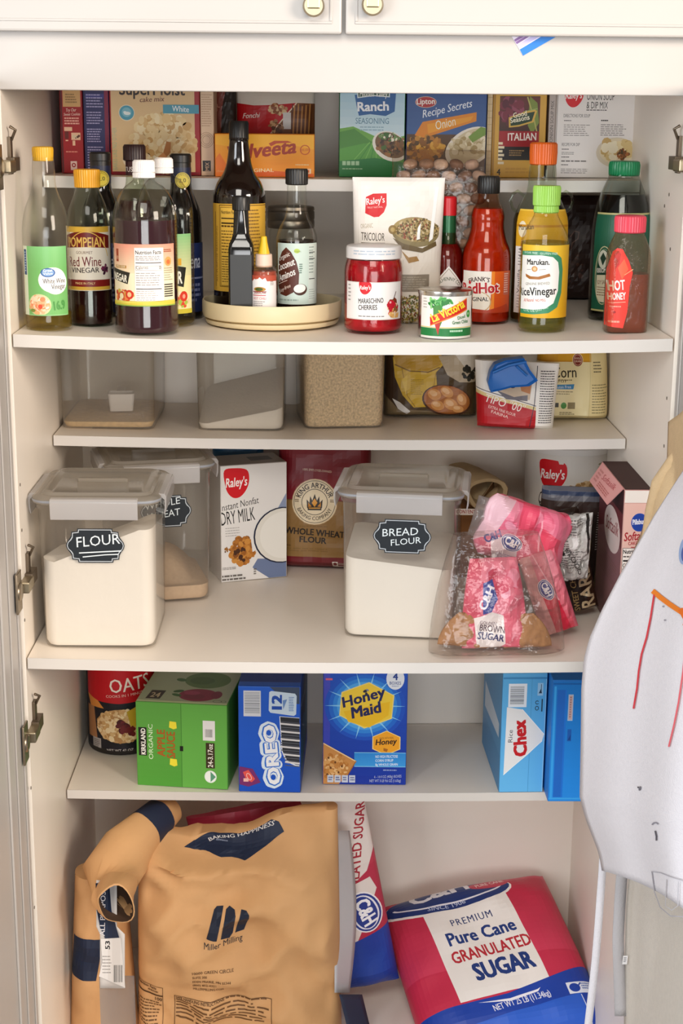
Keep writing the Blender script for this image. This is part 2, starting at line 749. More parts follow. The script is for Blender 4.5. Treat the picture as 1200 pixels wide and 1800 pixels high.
# shelves: each is a loose board resting on its pins; it hangs a little in the middle
SHELF_T = {1: .0155, 2: .0155, 3: .0145, 4: .0145, 5: .0135}
SHELF_NAME = {1: 'topmost white shelf carrying the seasoning and cake mix boxes', 2: 'full depth white shelf carrying the vinegar and sauce bottles',
              3: 'narrow white shelf under the bottles carrying plastic bins and flour bags', 4: 'full depth white shelf carrying the labelled flour bins and sugar bags',
              5: 'lowest white shelf carrying the cookie and cereal boxes'}
for s in range(1, 6):
    y0 = 0.0 if s in (2, 4) else HALF
    hw = W2 - .0022
    t = SHELF_T[s]

    def board(u, v, dz):
        x = (u * 2 - 1) * hw
        return (x, y0 + .0012 + (DEPTH - .004 - y0) * v, shelf_z(x, s) - dz)
    mb = MB()
    n = 24
    mb.grid(lambda u, v: board(u, v, 0), n, 1)
    mb.grid(lambda u, v: board(1 - u, v, t), n, 1)
    mb.grid(lambda u, v: board(u, 1, t * v) if False else board(1 - u, 1, t * (1 - v)), n, 1)
    mb.grid(lambda u, v: board(0, 1 - u, t * (1 - v)), 1, 1)
    mb.grid(lambda u, v: board(1, u, t * (1 - v)), 1, 1)
    mb.grid(lambda u, v: board(u, 0, t * (1 - v)), n, 1)
    root = thing('pantry_shelf', SHELF_NAME[s], 'shelf', (0, y0, SHELF_Z[s]))
    b = mb.build('board', lam, root, smooth=30, weld=1e-5)
    b.location = (0, -y0, -SHELF_Z[s])
    mb = MB()
    mb.grid(lambda u, v: (lambda p: (p[0], y0, p[2]))(board(u, 0, t * (1 - v))), n, 1)
    mb.grid(lambda u, v: (lambda p: (p[0], y0 + .0011 * v, p[2]))(board(u, 0, 0)), n, 1)
    mb.grid(lambda u, v: (lambda p: (p[0], y0 + .0011 * (1 - v), p[2]))(board(u, 0, t)), n, 1)
    b = mb.build('edge_band', edge, root, smooth=30, weld=1e-5)
    b.location = (0, -y0, -SHELF_Z[s])


# ---------------------------------------------------------------- doors
def swung_door(name, side):
    """The tall door swung fully open: its inner face looks across the opening."""
    o = bpy.data.objects.new(name, None)
    COL.objects.link(o)
    struct(o)
    X = side * (W2 + .003)
    o.location = (X, -.004, 0)
    s = side
    mb = MB()
    mb.box(min(0, s * .02), max(0, s * .02), -.42, 0, .03, HZ + .012)
    mb.build('door_panel', paint, o, smooth=0, bevel=.003)
    mb = MB()
    for d0, d1, hgt in ((.018, .026, .0022), (.066, .074, .0022), (.116, .124, .003)):
        mb.box(min(0, -s * hgt), max(0, -s * hgt), -d1, -d0, .06, HZ - .03)
    mb.build('moulding', paint, o, smooth=0, bevel=.0012)
    return o


door_1 = swung_door('door_1', -1)
door_2 = swung_door('door_2', 1)


def hinge(door, side, py, name='hinge'):
    X = side * W2
    z = aty(600 + side * 582, py, 0)[1]
    mb = MB()
    mb.box(*sorted((side * .004, -side * .011)), -.012, .022, z - .0075, z + .0075)
    a = mb.build(name, nickel, door, smooth=0, bevel=.002)
    a.location = (X - door.location.x, .004, 0)
    mb = MB()
    mb.box(*sorted((-side * .002, side * .001)), -.042, -.014, z - .026, z + .026)
    mb.lathe([(.012, 0), (.012, .003), (.009, .005)], 20)
    for i in range(-60, 0):
        x, y, zz = mb.v[i]
        mb.v[i] = (-side * zz, -.028 + x, z + y)
    p = mb.build('cup_plate', steel, a, smooth=30, bevel=.0008)
    mb = MB()
    mb.box(*sorted((-side * .010, side * .0)), .016, .050, z - .006, z + .010)
    mb.box(*sorted((-side * .004, side * .0)), .026, .040, z - .010, z + .034)
    mb.tube([(-side * .004, .033, z + .030), (-side * .010, .030, z + .042), (-side * .004, .026, z + .046)], .002, 8)
    mb.build('mounting_clip', mat('dark_hinge_steel', '#6f6253', .4, metal=.8), a, smooth=30, bevel=.0008)


for py in (293, 1029, 1291):
    hinge(door_1, -1, py)
hinge(door_2, 1, 291)


def upper_door(name, x0, x1, knob_px):
    o = bpy.data.objects.new(name, None)
    COL.objects.link(o)
    struct(o)
    zb = aty(600, 60, -.02)[1]
    o.location = ((x0 + x1) / 2, -.002, zb)
    h, w = .5, (x1 - x0) / 2
    MB().box(-w, w, -.019, 0, 0, h).build('door_panel', paint, o, smooth=0, bevel=.0025)
    mb = MB()
    i = .011
    for (a, b, c, d) in ((-w + i, w - i, i, i + .003), (-w + i, -w + i + .003, i + .003, h - i), (w - i - .003, w - i, i + .003, h - i)):
        mb.box(a, b, -.0203, -.0188, c, d)
    mb.build('bead_moulding', paint, o, smooth=0, bevel=.0006)
    kx, kz = aty(knob_px[0], knob_px[1], -.04)
    mb = MB()
    mb.lathe([(.0055, 0), (.0055, .006), (.0115, .009), (.0125, .013), (.0105, .017)], 24)
    for q in range(len(mb.v)):
        x, y, z = mb.v[q]
        mb.v[q] = (kx - o.location.x + x, -.019 - z, kz - zb - .0015 + y)
    k = mb.build('knob', nickel, o, smooth=40)
    mb = MB()
    mb.box(kx - o.location.x - .0072, kx - o.location.x + .0072, -.0385, -.0355, kz - zb - .0048, kz - zb + .0096)
    mb.build('knob_face', mat('polished_nickel', '#c9b88e', .32, metal=1.0), k, smooth=0, bevel=.0012)
    return o


gap_l, gap_r = aty(600.5, 40, -.02)[0], aty(607, 40, -.02)[0]
upper_door('door_3', gap_l - .46, gap_l, (551, 7))
upper_door('door_4', gap_r, gap_r + .46, (655, 5))

# ================================================================== builders for the things on the shelves
card = lambda c, n=None: mat('card_' + c.strip('#') if n is None else n, c, .5, var=.02, scale=40)


def carton(name, label, cat, px, Y, base, depth, body_col, art, group=None, yaw=0.0, rough=.42, side=None, top=None, front_name='front_panel', bev=.0012):
    """A box standing with its front foot line at px = (x left, y head, x right); Y is the depth of its front."""
    xl, yt, xr = px
    xm = (xl + xr) / 2
    X0, X1 = aty(xl, 900, Y)[0], aty(xr, 900, Y)[0]
    X0 = X0 + (aty(xl, yt, Y)[0] - X0) * .0
    # widths are taken at the height of the box itself
    ym = proj_y(xm, base + .08, Y)
    X0, X1 = aty(xl, ym, Y)[0], aty(xr, ym, Y)[0]
    w = (X1 - X0)
    h = aty(xm, yt, Y)[1] - base
    base += .0006
    o = thing(name, label, cat, ((X0 + X1) / 2, Y + depth / 2, base), yaw, group)
    MB().box(-w / 2, w / 2, -depth / 2, depth / 2, 0, h).build('carton', card(body_col), o, smooth=0, bevel=bev)
    yb = proj_y(xm, base, Y)
    a = Art(xl, yt, xr, yb)
    art(a)
    e = bev * .8
    a.build(front_name, o, flat_map((-w / 2 + e, -depth / 2, e), (w - 2 * e, 0, 0), (0, 0, h - 2 * e)), rough=rough)
    if side:
        sgn, f = side
        a = Art(0, 0, 100, 100)
        f(a)
        if sgn > 0:
            a.build('side_panel', o, flat_map((w / 2, -depth / 2 + e, e), (0, depth - 2 * e, 0), (0, 0, h - 2 * e)), rough=rough)
        else:
            a.build('side_panel', o, flat_map((-w / 2, depth / 2 - e, e), (0, -depth + 2 * e, 0), (0, 0, h - 2 * e)), rough=rough)
    if top:
        a = Art(0, 0, 100, 100)
        top(a)
        a.build('top_panel', o, flat_map((-w / 2 + e, -depth / 2 + e, h), (w - 2 * e, 0, 0), (0, depth - 2 * e, 0)), rough=rough)
    return o, w, h


def proj(P):
    d = Vector(P) - CAM
    x, y, z = d.dot(_R2), d.dot(_U2), d.dot(_F)
    return 600 + CAM_F * x / z, 900 - CAM_F * y / z


def proj_y(x, z, Y):
    """Picture row of height z on the depth plane Y, near column x."""
    lo, hi = -2000, 4000
    for _ in range(50):
        m = (lo + hi) / 2
        if aty(x, m, Y)[1] > z:
            lo = m
        else:
            hi = m
    return (lo + hi) / 2


class Round:
    """A bottle, jar or can standing upright; its profile is read in picture pixels (half width, row) from foot to head."""

    def __init__(s, name, label, cat, cx, Y, base, group=None):
        s.cx, s.Y, s.base = cx, Y, base
        yb = proj_y(cx, base, Y)
        s.X = aty(cx, yb, Y)[0]
        s.k = (aty(cx + 50, yb - 60, Y)[0] - aty(cx - 50, yb - 60, Y)[0]) / 100      # metres a pixel
        s.o = thing(name, label, cat, (s.X, Y, base), 0, group)
        s.prof = None

    def z(s, y):
        return max(aty(s.cx, y, s.Y)[1] - s.base, 0)

    def pts(s, prof):
        return [(hw * s.k, s.z(y)) for hw, y in prof]

    def radius(s, z):
        p = s.prof
        for (r0, z0), (r1, z1) in zip(p, p[1:]):
            if z0 <= z <= z1 and z1 > z0:
                return r0 + (r1 - r0) * (z - z0) / (z1 - z0)
        return p[-1][0] if z > p[-1][1] else p[0][0]

    def smooth(s, p, n=4):
        """Catmull-Rom through the profile, foot to head."""
        out = []
        for i in range(len(p) - 1):
            a, b, c, d = p[max(i - 1, 0)], p[i], p[i + 1], p[min(i + 2, len(p) - 1)]
            for k in range(n):
                t = k / n
                out.append(tuple(.5 * (2 * b[q] + (c[q] - a[q]) * t + (2 * a[q] - 5 * b[q] + 4 * c[q] - d[q]) * t * t + (3 * b[q] - a[q] - 3 * c[q] + d[q]) * t ** 3) for q in (0, 1)))
        return out + [p[-1]]

    def body(s, prof, m, name='bottle', n=44, soft=True, open_top=True):
        p = s.pts(prof)
        if soft:
            q = s.smooth(p)
            p = [(max(r, .0005), z) for r, z in q]
            for i in range(1, len(p)):
                if p[i][1] < p[i - 1][1]:
                    p[i] = (p[i][0], p[i - 1][1] + 1e-5)
        r0 = p[0][0]
        p = [(r0 * .90, 0), (r0 * .975, .0012)] + [(r, max(z, .004)) for r, z in p[0:1]] + [q for q in p[1:] if q[1] > .0045]
        s.prof = p
        return MB().lathe([(r0 * .5, .003), (r0 * .86, .0015)] + p, n, cap1=not open_top).build(name, m, s.o, smooth=50)

    def fill(s, y_level, m, name='liquid', gap=.0011):
        zl = s.z(y_level)
        q = [(max(r - gap, .001), max(z, .004)) for r, z in s.prof if z < zl and z > .001]
        q.append((max(s.radius(zl) - gap, .001), zl))
        return MB().lathe(q, 44).build(name, m, s.o, smooth=50)

    def cap(s, prof, m, name='cap', ribs=0, y_skirt=None):
        p = s.pts(prof)
        mb = MB()
        n = 44 if not ribs else ribs * 2
        loops = []
        for r, z in p:
            loops.append([((r * (1 - (.035 if ribs and i % 2 else 0))) * cos(2 * pi * i / n), (r * (1 - (.035 if ribs and i % 2 else 0))) * sin(2 * pi * i / n), z) for i in range(n)])
        mb.loft(loops)
        return mb.build(name, m, s.o, smooth=35)

    def label(s, x0, y0, x1, y1, art, name='label', wrap=None, mid=0.0, rough=.4, lift=.0005):
        """Artwork on x0..x1, y0..y1 in pixels, wrapped round the body: one pixel is one pixel of arc."""
        z1, z0 = s.z(y0), s.z(y1)
        r = s.radius((z0 + z1) / 2)
        a = Art(x0, y0, x1, y1)
        art(a)
        span = (x1 - x0) * s.k / r
        mid = ((x0 + x1) / 2 - s.cx) * s.k / r
        rs = [s.radius(z0 + (z1 - z0) * i / 40) for i in range(41)]
        flat = max(rs) - min(rs) < .0014
        top = max(rs)
        return a.build(name, s.o, round_map((lambda z: top) if flat else (lambda z: s.radius(z)), z0, z1, span, (0, 0), mid), cu=max(8, int(span * 12)), cv=0 if flat else 14, rough=rough, lift=lift)


class Bag:
    """A soft pack: two faces bulging from a flat outline. Local x across, z up, front towards -y."""

    def __init__(s, w, h, t, ws=lambda v: 1, ts=lambda v: 1, p=2.5, q=.5, lean=lambda u, v: 0.0, wr=.0, fr=3.0, seed=0, zs=None, cr=0.0):
        s.cr = cr
        s.w, s.h, s.t, s.ws, s.ts, s.p, s.q, s.lean, s.wr, s.fr, s.seed, s.zs = w, h, t, ws, ts, p, q, lean, wr, fr, seed, zs

    def S(s, u, v, side=-1, l=0.0):
        a = min(abs(2 * u - 1), 1.0)
        th = s.t * s.ts(v) * max(1 - a ** s.p, 0) ** s.q
        x = (u - .5) * s.w * s.ws(v)
        z = v * s.h + (s.zs(u, v) if s.zs else 0)
        edge = min(1, 6 * (1 - a) + .25)
        c = Vector((u * s.fr * .8 + 3, v * s.fr * .8 * s.h / s.w, s.seed + 11))
        n = s.cr * edge * (abs(noise.noise(c)) - .25 + .5 * abs(noise.noise(c * 2.1))) + s.wr * edge * (noise.noise(Vector((u * s.fr, v * s.fr * s.h / s.w, s.seed + (0 if side < 0 else 7)))) + .5 * noise.noise(Vector((u * s.fr * 2.3 + 5, v * s.fr * 2.3 * s.h / s.w, s.seed))))
        y = side * th + s.lean(u, v) + n * (1 if side < 0 else -1) + side * l
        return Vector((x, y, z))

    def front(s, u, v, l):
        return s.S(u, v, -1, l)

    def edges(s, nu, nv):
        """Columns crowd towards the sides, rows towards foot and head, where the faces turn."""
        return ([.5 - .5 * cos(pi * i / nu) for i in range(nu + 1)],
                [.65 * j / nv + .35 * (.5 - .5 * cos(pi * j / nv)) for j in range(nv + 1)])

    def mesh(s, nu=26, nv=26):
        mb = MB()
        ue, ve = s.edges(nu, nv)
        for side in (-1, 1):
            v = [s.S(a, b, side) for b in ve for a in ue]
            f = []
            for j in range(nv):
                for i in range(nu):
                    q = (j * (nu + 1) + i, j * (nu + 1) + i + 1, (j + 1) * (nu + 1) + i + 1, (j + 1) * (nu + 1) + i)
                    t = [(q[0], q[1], q[2]), (q[0], q[2], q[3])]
                    f += t if side < 0 else [x[::-1] for x in t]
            mb.add(v, f)
        for b, fl in ((0, False), (1, True)):
            v = [s.S(a, b, -1) for a in ue] + [s.S(a, b, 1) for a in ue]
            n = nu + 1
            f = [(i, i + 1, n + i + 1, n + i) for i in range(nu)]
            mb.add(v, f if fl else [x[::-1] for x in f])
        return mb

    def art(s, a, name, parent, nu=26, nv=26, rough=.45, lift=.0006, side=-1):
        ue, ve = s.edges(nu, nv)
        fm = (lambda u, v, l: s.S(u, v, -1, l)) if side < 0 else (lambda u, v, l: s.S(1 - u, v, 1, l))
        return a.build(name, parent, fm, ue, ve, rough, lift=lift)

# ================================================================== topmost shelf: cartons
B1 = lambda X: shelf_z(X, 1)
WHITE, CREAM = '#f4efe9', '#ecd9b4'


def art_red(a):
    a.bg('#a8141a').rect(105, 60, 108.5, 310, '#5d0c10').rect(110, 60, 143, 187, '#dfb173')
    a.small(115, 164, 138, 182, 4, '#a07a48', 2)
    a.text('Try Our', 116, 196, 135, 195, 6, '#f7d9c8', shear=.3)
    a.text('Sweet Cookies', 111, 203, 142, 202, 5, '#f7d9c8', shear=.3)
    a.small(112, 206, 141, 220, 3, '#f3b9a6', 3)
    a.rect(111, 223, 126, 230, '#f3c7a4').rect(112, 231, 119, 244, '#6d2016').rect(113, 246, 118, 248, '#f3c7a4')
    a.rect(124, 233, 141, 246, '#f3c7a4').rect(126, 247, 131, 256, '#f3c7a4').blobs(133, 240, 6, 4, 12, 2, ['#5c2a1a', '#e6cfae'], 4)
    a.small(113, 266, 140, 270, 1, '#e58f7a', 5)
    a.rect(121, 284, 133, 300, '#f2d3c8').ell(127, 291, 4, 4, '#a8141a').ell(127, 291, 1.8, 1.8, '#f6e6df')


def art_blue(a):
    a.bg('#27265e').rect(184.5, 60, 192, 310, '#8a1640').rect(147, 60, 149, 310, '#1d1c4a')
    a.rect(150, 164, 184, 172, '#3a3a86')
    for i, (y0, y1, n) in enumerate(((165, 191, 5), (196, 220, 5), (226, 252, 6), (258, 300, 9))):
        a.small(151, y0, 183, y1, n, '#a9a3cc', 10 + i, .42)


def art_cake(a):
    a.grad(192, 60, 351, 312, '#dcb98b', '#e6c994').rect(343, 60, 351, 312, '#a61c22').rect(192, 303, 351, 312, '#8b1523').rect(192, 60, 194, 312, '#a61c22')
    a.text('SuperMoist', 210, 166, 326, 166, 22, '#2a1410', bold=.02)
    a.text('cake mix', 246, 179, 290, 177, 9, '#6b3322', shear=.25)
    a.blobs(286, 250, 58, 52, 330, 7, ['#efd9a6', '#e6c78c', '#f3e2b8', '#dcb87c', '#e9d09b', '#cfa566'], 21)
    a.poly([(292, 248), (300, 250), (299, 268), (292, 276), (286, 268)], '#b9762c').poly([(276, 276), (286, 268), (292, 276), (284, 302), (262, 302)], '#d8924a')
    a.blobs(246, 285, 30, 14, 60, 6, ['#e9d2a6', '#d9bd8c', '#f2e3c3'], 22)
    a.ell(222, 198, 14.5, 14.5, '#e9dcc0').ell(222, 198, 13, 13, '#4b9fb9').ell(222, 197, 8.5, 8.5, '#7fbfd0').ell(223, 199, 6, 3, '#e8f2f3').ell(219, 197, 3, 2, '#e8f2f3')
    a.rect(287, 183, 351, 198.5, '#4c9bb4').text('White', 303, 194.5, 333, 196, 10, '#eef6f8')
    a.text('BAKES LIKE NO OTHER', 203, 300, 203, 224, 8, '#b9c7a4', bold=0)


def art_side(a):
    a.bg('#e3c6a6').rect(350, 60, 352, 312, '#b9303a').small(353, 165, 374, 224, 14, '#c29b7c', 31, .4)
    for r in (14, 11, 8):
        a.ring(362, 246, r, r, .9, '#a98767')
    a.rect(354, 283, 370, 302, '#1d1614').text('MIX', 367, 301, 367, 286, 8, '#d9b894')


for nm, lb, px, Y, dp, col, fn in (
        ('cookie_mix_box', 'narrow red box with cream panel, leftmost on the top shelf', (105, 90, 145.5), .330, .12, '#9c1218', art_red),
        ('baking_mix_box', 'narrow dark blue box with white small print beside the red box', (146.5, 88, 192), .326, .12, '#27265e', art_blue),
        ('cake_mix_box', 'cream cake mix box with red border and picture of white cake', (192.6, 84, 351), .317, .06, '#a61c22', art_cake),
        ('pudding_box', 'slim pale tan box turned edge-on between cake mix and yellow cheese box', (352, 96, 375.5), .318, .09, '#e0c3a3', art_side)):
    xm = aty((px[0] + px[2]) / 2, 300, Y)[0]
    carton(nm, lb, 'box', px, Y, B1(xm), dp, col, fn)


def art_velveeta(a):
    a.grad(376, 236, 553, 313, '#fbb015', '#f08a14')
    a.poly([(376, 240), (440, 236), (553, 236), (553, 262), (500, 252), (430, 262), (376, 254)], '#fdb91d')
    a.poly([(376, 285), (420, 272), (480, 292), (553, 280), (553, 300), (480, 306), (420, 292), (376, 300)], '#f59a17')
    a.poly([(376, 300), (420, 304), (480, 301), (553, 306), (553, 313), (376, 313)], '#e4661a')
    a.poly([(376, 280), (384, 270), (396, 290), (392, 313), (376, 313)], '#ea7a1c')
    a.text('Velveeta', 402, 283, 521, 268, 25, '#ab3410', bold=.03, shear=.3)
    a.poly([(472, 252), (482, 247), (506, 247), (514, 250), (486, 252), (476, 257)], '#c4480f')
    a.ring(537, 263, 9, 9, 1.6, '#c94d12').text('50% LESS', 530, 265.5, 544, 264, 4, '#c94d12')
    a.text('ORIGINAL', 424, 304, 481, 303, 6.5, '#fbe3b4').text('cheese loaf', 378, 304, 408, 304, 4, '#e8b06a', bold=0)
    a.small(520, 289, 546, 292, 1, '#f6d9a6', 4).rect(540, 297, 548, 306, '#f3d6b0').rect(542, 299, 545, 304, '#e4661a')


xm = aty(464, 300, .3)[0]
VEL, _w, _h = carton('cheese_box', 'yellow and orange cheese loaf box with slanted red brown lettering', 'box', (376.5, 236, 553), .300, B1(xm), .055, '#ef8c14', art_velveeta)


def soft_pack(name, label, cat, x0, x1, y0, y1, Y, base, t, col, art, group=None, p=4, q=.5, ws=lambda v: 1, ts=None, wr=.002, fr=4, seed=0, rz=0.0, lean=lambda u, v: 0.0, m=None, rough=.42, zs=None, nu=26, nv=26, body='pouch', cr=0.0):
    """A bag whose front is read at x0..x1, y0..y1 of the picture on the depth plane Y."""
    X0, X1 = aty(x0, (y0 + y1) / 2, Y)[0], aty(x1, (y0 + y1) / 2, Y)[0]
    h = aty((x0 + x1) / 2, y0, Y)[1] - base
    b = Bag(X1 - X0, h, t, ws, ts or (lambda v: (1 - abs(2 * v - 1) ** 6) ** .5 * (1 - .55 * v) + .02), p, q, lean, wr, fr, seed, zs, cr)
    o = thing(name, label, cat, ((X0 + X1) / 2, Y + t, base), rz, group)
    b.mesh(nu, nv).build(body, m or mat('film_' + col.strip('#'), col, .38, bump=.15, bscale=50), o, smooth=60, weld=1e-6)
    if art:
        a = Art(x0, y0, x1, y1)
        art(a)
        b.art(a, 'front_print', o, nu, nv, rough)
    return o, b


def art_crouton(a):
    a.bg('#d8cfc2')
    a.poly([(415, 181), (445, 185), (480, 184), (521, 180), (500, 206), (465, 245), (415, 245)], '#b80f18')
    a.poly([(521, 180), (553, 181), (553, 245), (465, 245), (500, 206)], '#7b4a2c')
    a.line([(521, 180), (466, 245)], 2, '#ead6bd')
    a.blobs(488, 192, 16, 8, 26, 4, ['#d9b98a', '#8d4e2a', '#b98a5c'], 3).rect(497, 197, 511, 226, '#d9d4d0')
    for i in range(11):
        a.line([(514 + i * 3.4, 182 + (i % 3) * 2), (511 + i * 3.4, 243)], 1.7, '#c98f4c' if i % 2 else '#5b3219')
    a.blobs(485, 222, 12, 12, 24, 3.4, ['#9a6a42', '#5b3219', '#c99f74'], 5)
    a.text('Fonchi', 426, 208, 457, 206, 9, '#f3e5dd', shear=.35)


xm = aty(484, 300, .36)[0]
soft_pack('breadcrumb_pack', 'white topped red packet with bread picture behind the yellow cheese box', 'packet', 415, 553, 150, 308, .375, B1(xm), .024, '#d8cfc2', art_crouton, wr=.0015, seed=3)


def art_brownpack(a):
    a.bg('#7c3d31').poly([(398, 150), (416, 150), (416, 310), (384, 310), (390, 190)], '#2f2823').text('soup', 380, 212, 383, 182, 7, '#c98e78', bold=0)


xm = aty(396, 300, .37)[0]
soft_pack('soup_packet', 'dull brown red packet half hidden behind the cheese box and tall soy bottle', 'packet', 377, 414, 140, 308, .380, B1(xm), .018, '#6c352b', art_brownpack, wr=.0015, seed=5)


def art_ranch(a):
    a.grad(596, 60, 712, 245, '#5fb2d6', '#d6eaf0')
    a.poly([(596, 226), (620, 222), (650, 235), (675, 246), (712, 238), (712, 312), (596, 312)], '#6fae45')
    a.poly([(596, 232), (622, 226), (655, 250), (600, 262), (596, 262)], '#4d8f34').poly([(596, 262), (640, 252), (690, 260), (712, 252), (712, 312), (596, 312)], '#57a03a')
    for i in range(7):
        a.line([(650 + i * 3, 250), (606 + i * 14, 300)], 1.4, '#3f8a30' if i % 2 else '#7cbd55')
    a.poly([(596, 284), (660, 278), (712, 286), (712, 312), (596, 312)], '#1f7a33')
    a.poly([(622, 166), (696, 160), (694, 195), (678, 203), (650, 200), (630, 203), (626, 188)], '#1b5c9e')
    a.poly([(625, 148), (685, 148), (685, 170), (655, 168), (627, 172)], '#dfe9ea').poly([(627, 148), (683, 148), (683, 168), (655, 166), (629, 170)], '#1d4a36')
    a.text('Hidden Valley', 631, 169, 681, 169, 11, '#f3f2ea', bold=.015, shear=.1)
    a.text('Ranch', 628, 195, 683, 193, 16, '#f4f7fa', bold=.03)
    a.text('SEASONING', 624, 217, 684, 217, 10.5, '#4d7f9b', bold=.0)
    a.small(632, 222, 678, 232, 2, '#8fb4c4', 3, .4)
    a.ell(687, 257, 34, 25, '#efe9dc', 28).ell(688, 255, 30, 21, '#7c5a34', 28)
    a.blobs(690, 255, 26, 18, 110, 3.6, ['#5b3a1e', '#8a5a2e', '#3f2a18', '#a06d3a', '#4d6b2a'], 5).blobs(688, 240, 20, 7, 30, 3, ['#3f6b2a', '#6f8f4a', '#efe6cf'], 6)
    for i in range(4):
        a.rect(601 + i * 8, 284, 607.5 + i * 8, 291.5, '#a9cfa2')
    a.small(601, 297, 640, 300, 1, '#a9cfa2', 3)


def art_lipton(a):
    a.grad(714, 60, 855, 250, '#1e3f86', '#3d6199')
    a.rect(714, 236, 855, 312, '#5b3d1c')
    a.ell(747, 179, 19, 10, '#e3c9b0').ell(747, 179, 18, 9.2, '#b31d22').text('Lipton', 731, 183, 763, 182, 10, '#f7efe6', bold=.025)
    a.text('Recipe Secrets', 742, 207, 831, 186, 14, '#e9eef6', bold=.01, shear=.35)
    a.poly([(742, 214), (838, 196), (838, 212), (744, 243), (728, 238)], '#e58a12').poly([(750, 218), (832, 203), (828, 211), (752, 235)], '#f0a01d')
    a.text('Onion', 767, 228, 802, 219, 16, '#fbf2dc', bold=.0, shear=.2)
    a.blobs(748, 262, 32, 22, 150, 6.5, ['#c98a28', '#e0a83f', '#8d5a18', '#b87722', '#5b3d12'], 8)
    a.ell(828, 258, 48, 32, '#efe6d6', -30).ell(830, 256, 43, 27, '#d8c7a0', -30)
    a.blobs(828, 254, 36, 20, 120, 5, ['#e3d3ad', '#c9b68a', '#b39b68', '#efe3c4'], 9).poly([(824, 240), (846, 222), (855, 224), (855, 236), (832, 250)], '#7a9a3c')


def art_gs(a):
    a.bg('#d6a540').rect(866, 60, 869, 314, '#a87a2a').rect(876.5, 168, 949, 282, '#57331e')
    a.grad(877, 170, 949, 236, '#6b2f28', '#3b2417')
    a.blobs(898, 196, 20, 22, 40, 7, ['#7b2b3a', '#5b1f2c', '#93465a'], 3)
    a.poly([(930, 168), (944, 180), (948, 215), (936, 236), (928, 220)], '#7f8f3c').line([(926, 170), (938, 206), (946, 236)], 2.4, '#b9b460').line([(920, 196), (944, 190)], 2, '#9fb060')
    a.poly([(893, 206), (920, 196), (940, 192), (944, 194), (938, 214), (912, 222), (894, 224)], '#d9b04a').poly([(896, 207), (920, 199), (940, 195), (935, 212), (912, 219), (897, 221)], '#1e3a1d')
    a.text('Good', 902, 207, 926, 202, 9, '#f4ecd0', bold=.02).text('Seasons', 897, 216, 931, 209, 9, '#f4ecd0', bold=.02)
    a.rect(877, 230, 949, 258, '#a3141a').text('ITALIAN', 893, 247, 944, 246, 13, '#f6efe4', bold=.02)
    a.rect(877, 258, 949, 282, '#1c100c').small(896, 264, 925, 276, 3, '#9c7a4a', 4)
    for i in range(6):
        a.rect(876, 250 + i * 7, 884 + (i % 2) * 3, 254.5 + i * 7, '#efe0bd')
    a.text('4', 875, 309, 881, 309, 11, '#1d1409', bold=.02).small(890, 296, 940, 308, 2, '#c9973a', 5)


def raley(a, cx, cy, w, h, rot=0.0, word="Raley's", col='#d5131f', tcol='#fdf3ee'):
    """The round-shouldered red leaf mark with its white script."""
    pts = [(-.50, -.44), (-.1, -.5), (.40, -.42), (.5, -.1), (.40, .22), (.16, .46), (-.12, .5), (-.36, .32), (-.48, 0)]
    n = len(pts)
    out = []
    for i in range(n):
        p0, p1, p2, p3 = pts[i - 1], pts[i], pts[(i + 1) % n], pts[(i + 2) % n]
        for k in range(4):
            t = k / 4
            out.append(tuple(.5 * (2 * p1[q] + (p2[q] - p0[q]) * t + (2 * p0[q] - 5 * p1[q] + 4 * p2[q] - p3[q]) * t * t + (3 * p1[q] - p0[q] - 3 * p2[q] + p3[q]) * t ** 3) for q in (0, 1)))
    a.poly([(cx + x * w, cy + y * h) for x, y in out], col)
    a.text(word, cx - .44 * w, cy + .13 * h, cx + .42 * w, cy + .10 * h, h * .32, tcol, bold=.02, shear=.15)


def art_onion(a):
    a.bg('#e9e3de').rect(975, 60, 978, 314, '#8d837c').rect(1125, 60, 1129, 314, '#c9c0b9')
    raley(a, 1006, 168, 34, 40)
    a.text('ONION SOUP', 1029, 175, 1078, 175, 13, '#171312', bold=.0).text('& DIP MIX', 1029, 190, 1067, 190, 12, '#171312', bold=.0)
    a.small(1029, 192, 1068, 195, 1, '#4b4543', 3)
    a.text('DIRECTIONS FOR SOUP', 989, 206, 1036, 206, 6, '#3b3533', bold=0).small(990, 211, 1004, 214, 1, '#55504d', 3)
    a.small(990, 219, 1040, 241, 6, '#8d8682', 4, .35).small(1056, 210, 1072, 214, 1, '#3b3533', 5).small(1056, 218, 1108, 240, 6, '#7d7672', 6, .35)
    a.text('RECIPE FOR DIP', 988, 257, 1020, 257, 5.5, '#3b3533', bold=0)
    a.small(988, 262, 1002, 265, 1, '#55504d', 7).small(988, 268, 1012, 274, 2, '#8d8682', 8, .4).small(988, 276, 1004, 279, 1, '#55504d', 9).small(988, 283, 1044, 287, 1, '#6d6662', 10).small(988, 290, 1002, 293, 1, '#55504d', 7).small(988, 298, 1044, 308, 3, '#8d8682', 11, .35)
    a.ell(1086, 268, 36, 27, '#d8cbb4').ell(1088, 266, 32, 23, '#e2d3b2').blobs(1086, 262, 26, 16, 50, 8, ['#e9d7a8', '#d9bf84', '#f1e6c8', '#caa868'], 12).blobs(1098, 272, 10, 8, 24, 4, ['#7c4a22', '#a8642e', '#4d3a1a'], 13)


